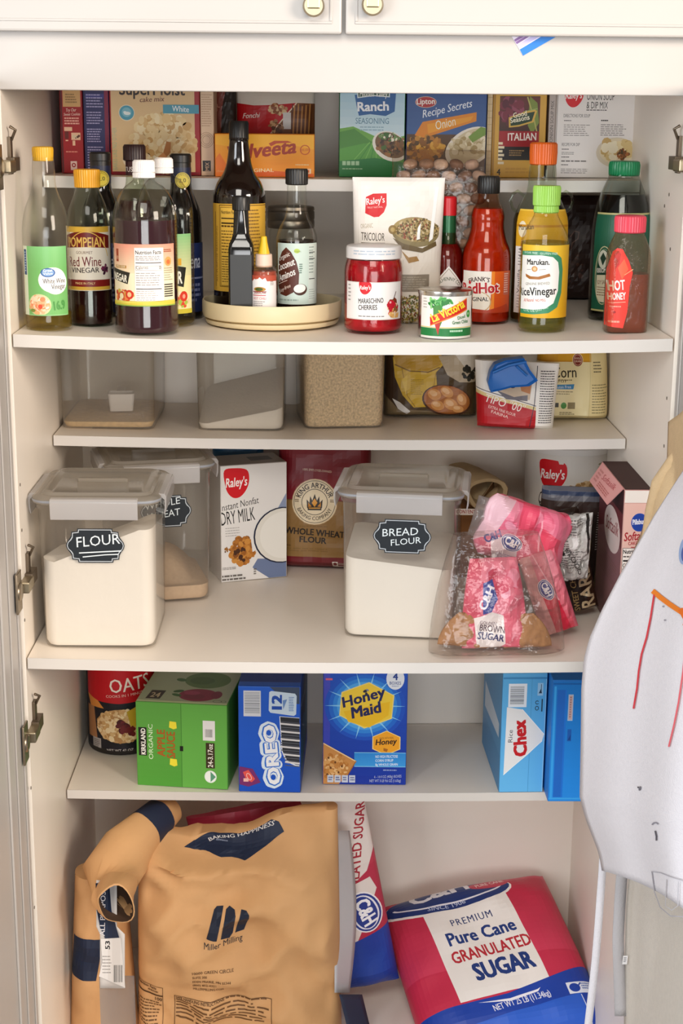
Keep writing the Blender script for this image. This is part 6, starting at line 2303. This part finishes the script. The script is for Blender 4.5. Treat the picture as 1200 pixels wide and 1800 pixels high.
def art_chex(a):
    a.grad(874, 1190, 955, 1395, '#57a9dd', '#63b4e8').rect(927, 1190, 928, 1395, '#4a98cc').rect(953, 1190, 955, 1395, '#a8d4ee').rect(874, 1190, 955, 1193, '#3c86bc')
    a.rect(886, 1201, 919, 1242, '#e2e7ec').bars(889, 1206, 914, 1238, '#4a5158', 4, horiz=True)
    a.poly([(884, 1242), (912, 1246), (953, 1290), (950, 1302), (926, 1325), (882, 1362)], '#e6e5e3').line([(912, 1246), (953, 1290)], 1, '#f6f6f4').line([(950, 1302), (882, 1362)], 1, '#f6f6f4')
    a.text('Rice', 896, 1304, 896, 1282, 8, '#3c444c', bold=0).text('Chex', 923, 1327, 918, 1265, 23, '#c4161f', bold=.05)
    a.rect(938, 1200, 948, 1222, '#9dc8e4').poly([(940, 1218), (944, 1210), (946, 1218)], '#23364a').rect(944, 1202, 945, 1216, '#23364a').rect(946, 1228, 948, 1250, '#1d2c3a').ring(938, 1244, 3.4, 4, 1.2, '#1d2c3a').ring(938, 1234, 3.4, 3.4, 1.2, '#1d2c3a', a0=30, a1=330)


def art_chex_side(a):
    a.bg('#4a90c0').poly([(10, 40), (90, 46), (90, 58), (10, 62)], '#c9d6e0').rect(0, 70, 100, 100, '#3f86b8')


o, w, h = carton('rice_cereal_box', 'light blue rice cereal box with white diamond, turned narrow side out', 'box', (876, 1184, 954), .252, B5(915), .19, '#57a9dd', art_chex, yaw=.03, side=(-1, art_chex_side))


def art_blue2(a):
    a.grad(965, 1198, 1040, 1410, '#1478cc', '#1f8ae4').rect(966, 1200, 1040, 1203, '#0f5fb0').rect(968, 1206, 972, 1404, '#35a0ea').rect(974, 1212, 988, 1402, '#1a66c4').rect(988, 1212, 991, 1402, '#1a72d4')
    a.rect(994, 1220, 1003, 1266, '#a9c0d9').rect(995.5, 1222, 1001.5, 1264, '#c9a8a8').small(997, 1224, 1000, 1262, 9, '#8d6a6a', 3).rect(995, 1281, 1002, 1302, '#1a5cb4').poly([(996, 1300), (1001, 1290), (1001, 1300)], '#0f3f8a').rect(1019, 1212, 1040, 1260, '#e4e6ea').small(1022, 1216, 1040, 1256, 6, '#8d7fa0', 5).rect(966, 1403, 1040, 1406, '#38a2ec')


o, w, h = carton('blue_cereal_box', 'deep blue box with narrow pale strip overhanging the shelf edge beside the hanging cloth', 'box', (966, 1196, 1040), .2174, B5(1000), .17, '#1672c8', art_blue2, yaw=0.0)

# ================================================================== pantry floor: the big sacks
kraft_m = mat('kraft_paper', '#cf9f6c', .75, var=.05, scale=14, bump=.35, bscale=26)
navy = '#1c2740'


# ---- standing red sugar sack behind
def art_redsack(a):
    T = lambda x, y: (x + .19 * (1905 - y), y)
    PL = lambda pts, c: a.poly([T(*p) for p in pts], c)
    a.bg('#b8304a').grad(300, 1300, 860, 1600, '#8d1c33', '#c23a52')
    PL([(500, 1405), (596, 1405), (634, 1470), (646, 1560), (634, 1612), (600, 1640), (560, 1560)], '#e4d8d2')
    a.text('GRANULATED SUGAR', *T(619, 1715), *T(624, 1455), 17, '#a82434', bold=.02)
    PL([(560, 1640), (640, 1628), (654, 1660), (620, 1780), (560, 1780)], '#e4d8d2')
    ch_logo(a, *T(635, 1702), 100, 58, 80)
    PL([(340, 1770), (600, 1766), (720, 1748), (760, 1905), (340, 1905)], '#1d3f9c')
    a.line([T(655, 1600), T(684, 1700), T(692, 1790)], 3, '#d9707f')


o, bg = soft_pack('sugar_sack', 'upright red and white sugar sack squeezed behind the brown flour sack', 'sack', 396, 708, 1424, 1905, .305, FLOOR_Z + .024, .042, '#b8304a', art_redsack, p=4, wr=.010, fr=3, seed=101, nu=34, nv=40,
                  ts=lambda v: min(1, v * 10 + .03) ** .5 * (1 - .75 * v ** 3), m=mat('red_sack_film', '#b3304a', .4, bump=.3, bscale=25), cr=.012)
o.rotation_euler = (0, -.19, 0)


# ---- reclining granulated sugar sack
def art_cane(a):
    a.bg('#c42f4c').grad(0, 0, 100, 60, '#b5263f', '#cf3d5a').poly([(20, 10), (70, 6), (75, 82), (24, 84)], '#e9e2dc')
    a.ell(38, 6, 38, 13, '#e9e2dc').ell(38, 5, 37, 12, '#21356f').ring(38, 3, 33, 9.5, 1.4, '#e6e3ea', a0=10, a1=170).text('C&H', 18, 5, 52, 2, 12, '#e9e6ec', bold=.04).arctext('SINCE 1906', 36, -28, 43.5, 196, 166, 3.2, '#b9c0d8', bold=.01, inside=True)
    a.ell(64, 1, 12, 5, '#c23a50').text('PURE CANE', 56, 3, 73, 1.5, 3.4, '#f0d9d6', bold=.01)
    a.text('PREMIUM', 34, 30, 58, 28.5, 5, '#2b3a6b', bold=.01, spacing=1.2).text('Pure Cane', 29, 44, 68, 41.5, 9, '#223a78', bold=.03).text('GRANULATED', 28, 57, 73, 54, 8.5, '#b52a36', bold=.025).text('SUGAR', 37, 72, 70, 70, 12, '#223a78', bold=.045)
    a.poly([(0, 86), (28, 85), (50, 84.5), (72, 79), (100, 71), (100, 130), (0, 130)], '#1b3f9f')
    a.poly([(33, 86.5), (50, 88), (66, 85), (68, 84), (66, 86.4), (50, 89.8)], '#e9e6ee')
    a.text('NET WT 25 LB (11.34kg)', 40, 94, 72, 90.5, 4.2, '#e3e2ec', bold=.015)
    a.rect(82, 84, 96, 92, '#dfe3ee').ell(86, 88, 3, 3, '#1b3f9f').line([(84.5, 88), (86, 89.5), (90, 85)], .8, '#1b3f9f').small(90, 85, 96, 90, 3, '#6d84bc', 3)
    a.poly([(18, 100), (88, 92), (90, 130), (20, 130)], '#2a5cc4').line([(88, 93), (90, 130)], .5, '#c9d3ee')


def P3(px, py, Y):
    x, z = aty(px, py, Y)
    return Vector((x, Y, z))


TL, TR, BR, BL = P3(649, 1568, .452), P3(944, 1544, .458), P3(1090, 1800, .235), P3(744, 1852, .195)
foot = (BL + BR) / 2
ux = ((BR - BL).normalized() + (TR - TL).normalized()).normalized()
up = ((TL + TR) / 2 - foot)
hgt = up.length
uz = (up - ux * up.dot(ux) * .55).normalized()
ux = (ux - uz * ux.dot(uz)).normalized()
uy = uz.cross(ux)
wid = ((BR - BL).length + (TR - TL).length) / 2
skew_ = up.dot(ux)
t_ = .050
bag = Bag(wid, hgt, t_, ws=lambda v: 1.0 - .04 * v, ts=lambda v: max(1 - abs(2 * v - 1) ** 5, 0) ** .5 + .02, p=4, wr=.007, fr=3, seed=121)
S0 = bag.S


def S_skew(u, v, side=-1, l=0.0):
    p = S0(u, v, side, l)
    return Vector((p.x + skew_ * (v - .0) * .55, p.y, p.z))


bag.S = S_skew
o = thing('cane_sugar_sack', 'pink and blue sack of granulated cane sugar reclining at the right rear of the floor', 'sack', foot + uy * t_ * .5)
o.matrix_world = Matrix(((ux.x, uy.x, uz.x, foot.x + uy.x * t_ * .6), (ux.y, uy.y, uz.y, foot.y + uy.y * t_ * .6), (ux.z, uy.z, uz.z, foot.z + uy.z * t_ * .6), (0, 0, 0, 1)))
bag.mesh(34, 34).build('pouch', mat('pink_sack_film', '#c42f4c', .38, bump=.3, bscale=22), o, smooth=60, weld=1e-6)
a = Art(0, -6, 100, 112)
art_cane(a)
bag.art(a, 'front_print', o, 34, 34, .38, lift=.0008)


# ---- brown kraft flour sack with a rolled top
def art_miller(a):
    a.poly([(312, 1474), (330, 1454), (370, 1436), (420, 1430), (470, 1434), (492, 1450), (502, 1470), (470, 1484), (430, 1500), (384, 1498), (350, 1482)], navy)
    a.arctext('BAKING HAPPINESS', 440, 1624, 176, -27, 14, 9, '#d9d6d4', bold=.01).small(372, 1462, 396, 1468, 1, '#7d869c', 3)
    for pts in ([(361, 1645), (374, 1595), (379, 1590), (391, 1590), (380, 1647)], [(387, 1648), (396, 1594), (402, 1590), (412, 1594), (414, 1602), (408, 1644), (402, 1652)], [(412, 1646), (424, 1592), (434, 1592), (439, 1599), (438, 1610), (428, 1644)]):
        a.poly(pts, '#1d2538')
    a.text('Miller Milling', 357, 1664, 425, 1664, 12, '#2b2a33', bold=.005)
    for i, t in enumerate(('10000 GREEN CIRCLE', 'SUITE 300', 'EDEN PRAIRIE, MN 55344', '(800) 852-4321', 'MILLERMILLING.COM')):
        a.text(t, 336, 1715 + i * 11, (410, 362, 405, 378, 391)[i], 1714.5 + i * 11, 6, '#5b3d22', bold=.012)
    a.frame(300, 1780, 478, 1860, 1.2, '#5b3d22').text('SAFE HANDLING INSTRUCTIONS:', 303, 1788, 392, 1786, 5, '#4b301a', bold=.02).small(394, 1781, 474, 1786, 1, '#6b4a2a', 4).small(303, 1790, 476, 1830, 6, '#6b4a2a', 5, .4)
    a.frame(225, 1768, 279, 1860, 1, '#5b3d22').text('Nutrition Facts', 228, 1776, 266, 1776, 6, '#4b301a', bold=.02).small(250, 1779, 276, 1784, 1, '#6b4a2a', 6).rect(225, 1786, 279, 1789, '#4b301a').text('100', 264, 1799, 277, 1799, 7, '#4b301a', bold=.02).small(228, 1803, 276, 1850, 8, '#6b4a2a', 7, .4)


kr = mat('kraft_paper', '#b98a56')
fl_ = lambda u, v: .010 * max(0, v - .72) / .28 * sin(u * 3.1) - .035 * max(0, v - .80) / .2 - .010 * exp_(-((u - .45) / .25) ** 2 - ((v - .52) / .12) ** 2)
exp_ = math.exp
o, mb_ = soft_pack('flour_sack', 'big brown kraft flour sack with navy letter mark standing front left on the floor', 'sack', 228, 604, 1430, 1925, .165, FLOOR_Z, .070, '#b98a56', None, p=5, wr=.010, fr=3.4, seed=131, nu=48, nv=52, body='front_sack', cr=.050,
                   lean=lambda u, v: .14 * max(0, v - .66) ** 1.3 + .006 * sin(9 * u + 5 * v), ws=lambda v: 1.0 - .06 * v, m=kr,
                   ts=lambda v: min(1, v * 9 + .03) ** .5 * (1 - .62 * max(0, (v - .5) / .5) ** 2), zs=lambda u, v: -.040 * v - (.036 * exp_(-((u - .36) / .28) ** 4)) * max(0, v - .8) / .2 - .016 * max(0, .35 - u) * max(0, v - .8) / .07)
a = Art(228, 1440, 604, 1935)
art_miller(a)
mb_.art(a, 'front_print', o, 48, 52, .6, lift=.0007)
root = o.location.copy()


def L(px, py, Y):
    return P3(px, py, Y) - root


# side gusset swelling to the left, with its navy band
g = Bag(.105, .30, .045, p=3, wr=.006, fr=3, seed=133, ts=lambda v: min(1, v * 9 + .03) ** .5 * (1 - .3 * v), ws=lambda v: 1.05 - .35 * v)
go = g.mesh(22, 26)
gx, gz = aty(182, 1905, .20)
m = go.build('side_gusset', kr, o, smooth=60, weld=1e-6)
off = Vector((gx - root.x, .235 - root.y, 0))
m.location = off
a = Art(0, 0, 100, 300)
a.poly([(4, 96), (58, 96), (44, 164), (0, 164)], navy)
pa = g.art(a, 'navy_band', m, 22, 26, .6, lift=.0007)

# the rolled collar: a curl of paper open towards the viewer
path = [L(204, 1590, .098), L(200, 1570, .135), L(200, 1538, .175), L(220, 1498, .215), L(252, 1462, .25), L(282, 1436, .285), L(304, 1424, .31)]
rad = [.034, .039, .043, .041, .036, .030, .020]
n = 26
loops = []
for i, p in enumerate(path):
    t = (path[min(i + 1, len(path) - 1)] - path[max(i - 1, 0)]).normalized()
    ax = t.cross(Vector((0, 1, 0))).normalized()
    ay = ax.cross(t)
    loops.append([p + ax * rad[i] * (1.0 + .10 * sin(3 * 2 * pi * k / n + i)) * cos(2 * pi * k / n) + ay * rad[i] * .8 * (1 + .12 * cos(2 * 2 * pi * k / n + i * .7)) * sin(2 * pi * k / n) + t * (.010 * cos(2 * pi * k / n + .6) if i == 0 else 0) for k in range(n)])
mb = MB()
mb.loft(loops, cap0=False, cap1=True)
c0 = sum((Vector(q) for q in loops[0]), Vector()) / n
inner = [[Vector(q) * s_ + c0 * (1 - s_) for q in loops[0]] for s_ in (.97,)]
t0 = (path[1] - path[0]).normalized()
mb.loft([loops[0], [Vector(q) * .93 + c0 * .07 - t0 * .001 for q in loops[0]]], cap0=False, cap1=False)
mb.build('rolled_collar', kr, o, smooth=60)
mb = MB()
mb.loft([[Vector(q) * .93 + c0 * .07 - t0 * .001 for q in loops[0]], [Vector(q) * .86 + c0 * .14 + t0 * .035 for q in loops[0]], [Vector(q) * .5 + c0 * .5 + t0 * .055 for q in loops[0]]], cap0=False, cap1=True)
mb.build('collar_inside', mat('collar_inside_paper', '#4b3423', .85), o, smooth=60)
# navy printed stripe round the far end of the roll
mb = MB()
q0, q1 = 3, 5
band = []
for i, f in ((4, 1.012), (5, 1.02)):
    c = path[i]
    band.append([c + (Vector(p) - c) * f for p in loops[i]])
mb.loft(band, cap0=False, cap1=False)
mb.build('navy_stripe', mat('navy_paper', navy, .6), o, smooth=60)

# the sewn-in label hanging from the collar
a = Art(168, 1548, 226, 1738)
a.poly([(168, 1552), (192, 1552), (196, 1600), (206, 1636), (210, 1650), (186, 1652), (176, 1630), (170, 1600)], navy)
a.text('ALL PURPOSE', 184, 1645, 186, 1560, 9, '#d6d3d6', bold=.015)
a.poly([(177, 1650), (212, 1648), (216, 1690), (220, 1736), (174, 1716), (180, 1690)], '#ddd9d6').text('53', 193, 1668, 193, 1654, 8, '#2b2a2c', bold=.03).bars(200, 1696, 216, 1726, '#333', 5).small(180, 1680, 198, 1714, 6, '#8d8986', 6, .3)
pts3 = lambda u, v: L(168 + 58 * u, 1738 - 190 * v, .118 + .012 * v - .012 * (1 - v) + .006 * sin(5 * u))
mb = MB()
mb.grid(lambda u, v: pts3(u * .62 + .02, v * .98 + .02) + Vector((0, .0012, 0)) if v > .5 else pts3(u * .75 + .13, v) + Vector((0, .0012, 0)), 6, 16)
lab = mb.build('hanging_label', mat('label_paper_back', '#c9c4c0', .6), o, smooth=60, solid=.0005)
a.build('label_print', lab, lambda u, v, l: pts3(u, v) + Vector((0, -l, 0)), 8, 14, .55, lift=.0006)

# plastic liner: a grey blue tongue at the left and a pale edge along the right side
liner = clear('plastic_liner', '#d5dbe2', haze=.45, hazecol='#aeb8c4', gloss=1.2, rough=.15, bump=.3, bscale=30)
mb = MB()
mb.grid(lambda u, v: L(178 + 62 * u - 4 * v, 1830 - 115 * v, .112 + .012 * sin(pi * u)), 8, 10)
mb.build('liner_tongue', liner, o, smooth=60)
mb = MB()
mb.grid(lambda u, v: L(588 + (26 + 12 * sin(pi * v)) * u, 1745 - 285 * v, .185 + .05 * u + .07 * v), 6, 14)
mb.build('liner_edge', mat('pale_liner', '#c4c3c6', .35, bump=.2, bscale=30), o, smooth=60, solid=.0006)
mb = MB()
mb.grid(lambda u, v: L(596 + 40 * u + 20 * (1 - v), 1830 - 82 * v, .175 + .05 * u), 6, 8)
mb.build('navy_fold', mat('navy_paper', navy, .6), o, smooth=60, solid=.0006)

# ================================================================== cloths hanging from the right door, oddments
cotton = mat('white_cotton', '#d8d5da', .9, var=.02, scale=200, bump=.25, bscale=700)
cream_cotton = mat('cream_cotton', '#d6d0c6', .9, var=.03, scale=150, bump=.25, bscale=600)
tan_linen = mat('tan_linen', '#cbb089', .9, var=.04, scale=120, bump=.25, bscale=500)


def inside(p, X=.3985):
    """The cloth lies against the inner face of the open door, never through it."""
    return Vector((min(p.x, X), p.y, p.z))


def poly_at(pts, t):
    """Point at share T of a polyline, by row."""
    y0, y1 = pts[0][1], pts[-1][1]
    y = y0 + (y1 - y0) * t
    for (xa, ya), (xb, yb) in zip(pts, pts[1:]):
        if ya <= y <= yb:
            return xa + (xb - xa) * (y - ya) / max(yb - ya, 1e-6), y
    return pts[-1]


AL = [(1203, 824), (1178, 862), (1150, 906), (1120, 958), (1090, 1010), (1058, 1072), (1036, 1122), (1026, 1160), (1022, 1210), (1021, 1300), (1019, 1400), (1027, 1432), (1038, 1462), (1050, 1492), (1055, 1512), (1058, 1530)]
AR = [(1330, 690), (1330, 1000), (1330, 1400), (1330, 1700)]


def apron_px(u, v):
    l, r = poly_at(AL, v), poly_at(AR, v)
    sag = 24 * sin(pi * min(u * 1.2, 1)) * max(0, v - .6) / .4
    return l[0] + (r[0] - l[0]) * u, l[1] + (r[1] - l[1]) * u - sag


def apron_y(u, v):
    back = max(0, poly_at(AL, v)[0] - 1022) / 180           # the slanting side hangs farther from the shelves
    return -.088 - .12 * back - (.34 - .10 * back) * u - .030 * v + .016 * sin(7.0 * u + 2.2 * v) * (.25 + v) + .008 * sin(17 * u + 3 * v) * v - .02 * sin(pi * v) * (1 - u)


def apron(u, v):
    px, py = apron_px(u, v)
    return inside(P3(px, py, apron_y(u, v)), .3955)


def apron_from_px(px, py):
    lo, hi = 0.0, 1.0
    u = 0
    for _ in range(40):
        v = (lo + hi) / 2
        l, r = apron_px(0, v), apron_px(1, v)
        u = (px - l[0]) / (r[0] - l[0])
        if apron_px(min(max(u, 0), 1), v)[1] < py:
            lo = v
        else:
            hi = v
    return u, v


ap = thing('drawn_apron', 'white cotton apron with orange and red crayon strokes hanging at right', 'apron', inside(P3(1330, 690, -.19)))
mb = MB()
mb.grid(lambda u, v: apron(u, 1 - v) - ap.location, 40, 60)
cl = mb.build('cloth', cotton, ap, smooth=80, solid=.0012)
a = Art(1000, 700, 1212, 1700)
a.line([(1148, 1040), (1160, 1050), (1176, 1062), (1200, 1078)], 9, '#dd7a22').line([(1196, 1072), (1206, 1090), (1204, 1098)], 9, '#d9691c')
a.line([(1149, 1046), (1143, 1085), (1136, 1120), (1127, 1150), (1122, 1180), (1119, 1210), (1113, 1245)], 3.2, '#c93a44')
a.line([(1206, 1110), (1200, 1180), (1192, 1235), (1184, 1275), (1175, 1312)], 3, '#d9636c')
a.ell(1202, 968, 9, 24, '#8fa3c9', 8).ell(1204, 972, 7, 16, '#4a5c9c', 8).ell(1206, 958, 5, 9, '#7a4f8a', 8).ell(1206, 990, 5, 8, '#7fb4cf')
a.ell(1124, 1386, 2.0, 4, '#6d6a74', 15).ell(1121, 1384, 1.2, 1.6, '#3c3a44')
a.ring(1151, 1452, 7, 7, 2.2, '#8a8892', a0=200, a1=330).line([(1151, 1461), (1153, 1470), (1153, 1477)], 2.6, '#55535c')
a.line([(1145, 1532), (1160, 1534), (1180, 1542), (1206, 1550)], 1.4, '#a9a7ae').line([(1145, 1532), (1150, 1568), (1160, 1595), (1178, 1610), (1206, 1612)], 1.6, '#a09ea6').line([(1171, 1546), (1169, 1592), (1180, 1600), (1191, 1592), (1192, 1550)], 1.2, '#b4b2b8')
a.ell(1165, 1066, 1.5, 1.5, '#8a8892').ell(1168, 1090, 1.8, 1.3, '#8a8892')
uvz = {}


def amap(u, v, l):
    px, py = 1000 + 212 * u, 1700 - 1000 * v
    k = (round(px, 2), round(py, 2))
    if k not in uvz:
        uvz[k] = apron_from_px(px, py)
    uu, vv = uvz[k]
    return inside(P3(px, py, apron_y(uu, vv) - l), .3935) - ap.location


a.build('crayon_marks', cl, amap, 60, 90, .8, lift=.0042, clip=True)


def ribbon(name, px_pts, Y, wpx, m, parent):
    def f(u, v):
        k = v * (len(px_pts) - 1)
        i = min(int(k), len(px_pts) - 2)
        t = k - i
        x = px_pts[i][0] * (1 - t) + px_pts[i + 1][0] * t
        y = px_pts[i][1] * (1 - t) + px_pts[i + 1][1] * t
        return P3(x + (u - .5) * wpx, y, Y + .004 * sin(3 * v)) - parent.location
    mb = MB()
    mb.grid(lambda u, v: f(u, 1 - v), 2, 24)
    return mb.build(name, m, parent, smooth=80, solid=.0012)


ribbon('apron_tie', [(1060, 1500), (1058, 1535), (1055, 1575), (1051, 1630), (1046, 1690), (1040, 1745), (1033, 1805), (1026, 1870)], -.078, 13.5, cotton, ap)

# ---- cream cloth hanging behind it
cl2 = thing('cream_cloth', 'cream cloth hanging in folds behind the white apron, lower right', 'cloth', inside(P3(1330, 1450, -.05)))
CL = [(1120, 1440), (1108, 1500), (1100, 1600), (1098, 1700), (1096, 1900)]


def cloth2(u, v):
    l = poly_at(CL, v)
    return inside(P3(l[0] + (1330 - l[0]) * u, l[1], -.030 - .46 * u + .010 * sin(13 * u + 1.5 * v) + .003 * sin(31 * u)), .3975) - cl2.location


mb = MB()
mb.grid(lambda u, v: cloth2(u, 1 - v), 44, 24)
mb.build('cloth', cream_cotton, cl2, smooth=80, solid=.0012)
ribbon('side_band', [(1100, 1470), (1092, 1545), (1089, 1590), (1086, 1650), (1088, 1720), (1090, 1786)], -.026, 20, mat('grey_cotton', '#b9b6b8', .9, bump=.2, bscale=400), cl2)
a = Art(0, 0, 10, 20)
a.rect(0, 0, 10, 20, '#e6e4e4').small(2, 4, 8, 16, 4, '#5c5a60', 3, .5)
c = P3(1093, 1695, -.036) - cl2.location
a.build('care_tag', cl2, flat_map(c, (.0065, 0, 0), (.0006, 0, .013)))

# ---- tan linen above
tn = thing('tan_apron', 'tan linen cloth rolled at the top of the white apron on the right', 'apron', inside(P3(1330, 700, -.05)))
TLn = [(1206, 742), (1190, 776), (1172, 808), (1150, 840), (1138, 880), (1130, 930), (1112, 972), (1094, 1002)]


def tan(u, v):
    l = poly_at(TLn, v)
    x = l[0] + (1330 - l[0]) * u
    y = l[1] - 70 * u
    roll = .014 * sin(pi * min(1, u * 3.4)) if u < .3 else 0
    return inside(P3(x, y, -.026 - .22 * u - roll + .007 * sin(15 * u - 4 * v)), .3975) - tn.location


mb = MB()
mb.grid(lambda u, v: tan(u, 1 - v), 40, 24)
mb.build('cloth', tan_linen, tn, smooth=80, solid=.0014)
mb = MB()
mb.tube([P3(1200, 790, -.055) - tn.location, P3(1180, 822, -.055) - tn.location, P3(1160, 850, -.052) - tn.location, P3(1146, 900, -.048) - tn.location, P3(1132, 950, -.044) - tn.location], [.010, .011, .011, .009, .004], 14)
mb.build('rolled_hem', tan_linen, tn, smooth=80)

# ---- corner of a plastic bag poking out under the upper right door
a = Art(895, 40, 985, 100)
a.poly([(895, 40), (985, 40), (985, 60), (919, 98), (899, 64)], '#dcd6e6').poly([(908, 78), (903, 70), (950, 40), (968, 40)], '#7d5f94').poly([(912, 86), (908, 79), (975, 40), (985, 42)], '#b9b4dc').poly([(919, 98), (913, 87), (985, 44), (985, 60)], '#2173c4').line([(905, 74), (960, 42)], 1.2, '#b9a4c9')
pc = [(899, 64), (919, 98), (985, 59.5), (985, 40), (897, 40)]
root = P3(940, 60, -.0016)
o = thing('plastic_bag_corner', 'blue and purple striped plastic bag corner poking out below the upper right door', 'bag', root)
mb = MB()
fr_, bk = [P3(x, y, -.0017) - root for x, y in pc], [P3(x, y, -.0012) - root for x, y in pc]
n = len(pc)
mb.add(fr_ + bk, [tuple(range(n)), tuple(reversed(range(n, 2 * n)))] + [(i, i + n, (i + 1) % n + n, (i + 1) % n) for i in range(n)])
mb.build('film', mat('bag_corner_film', '#cfcadd', .35), o, smooth=0)
a.build('stripes', o, lambda u, v, l: P3(895 + 90 * u, 100 - 60 * v, -.0017 - l) - root, lift=.00006, step=5e-6, rough=.35)
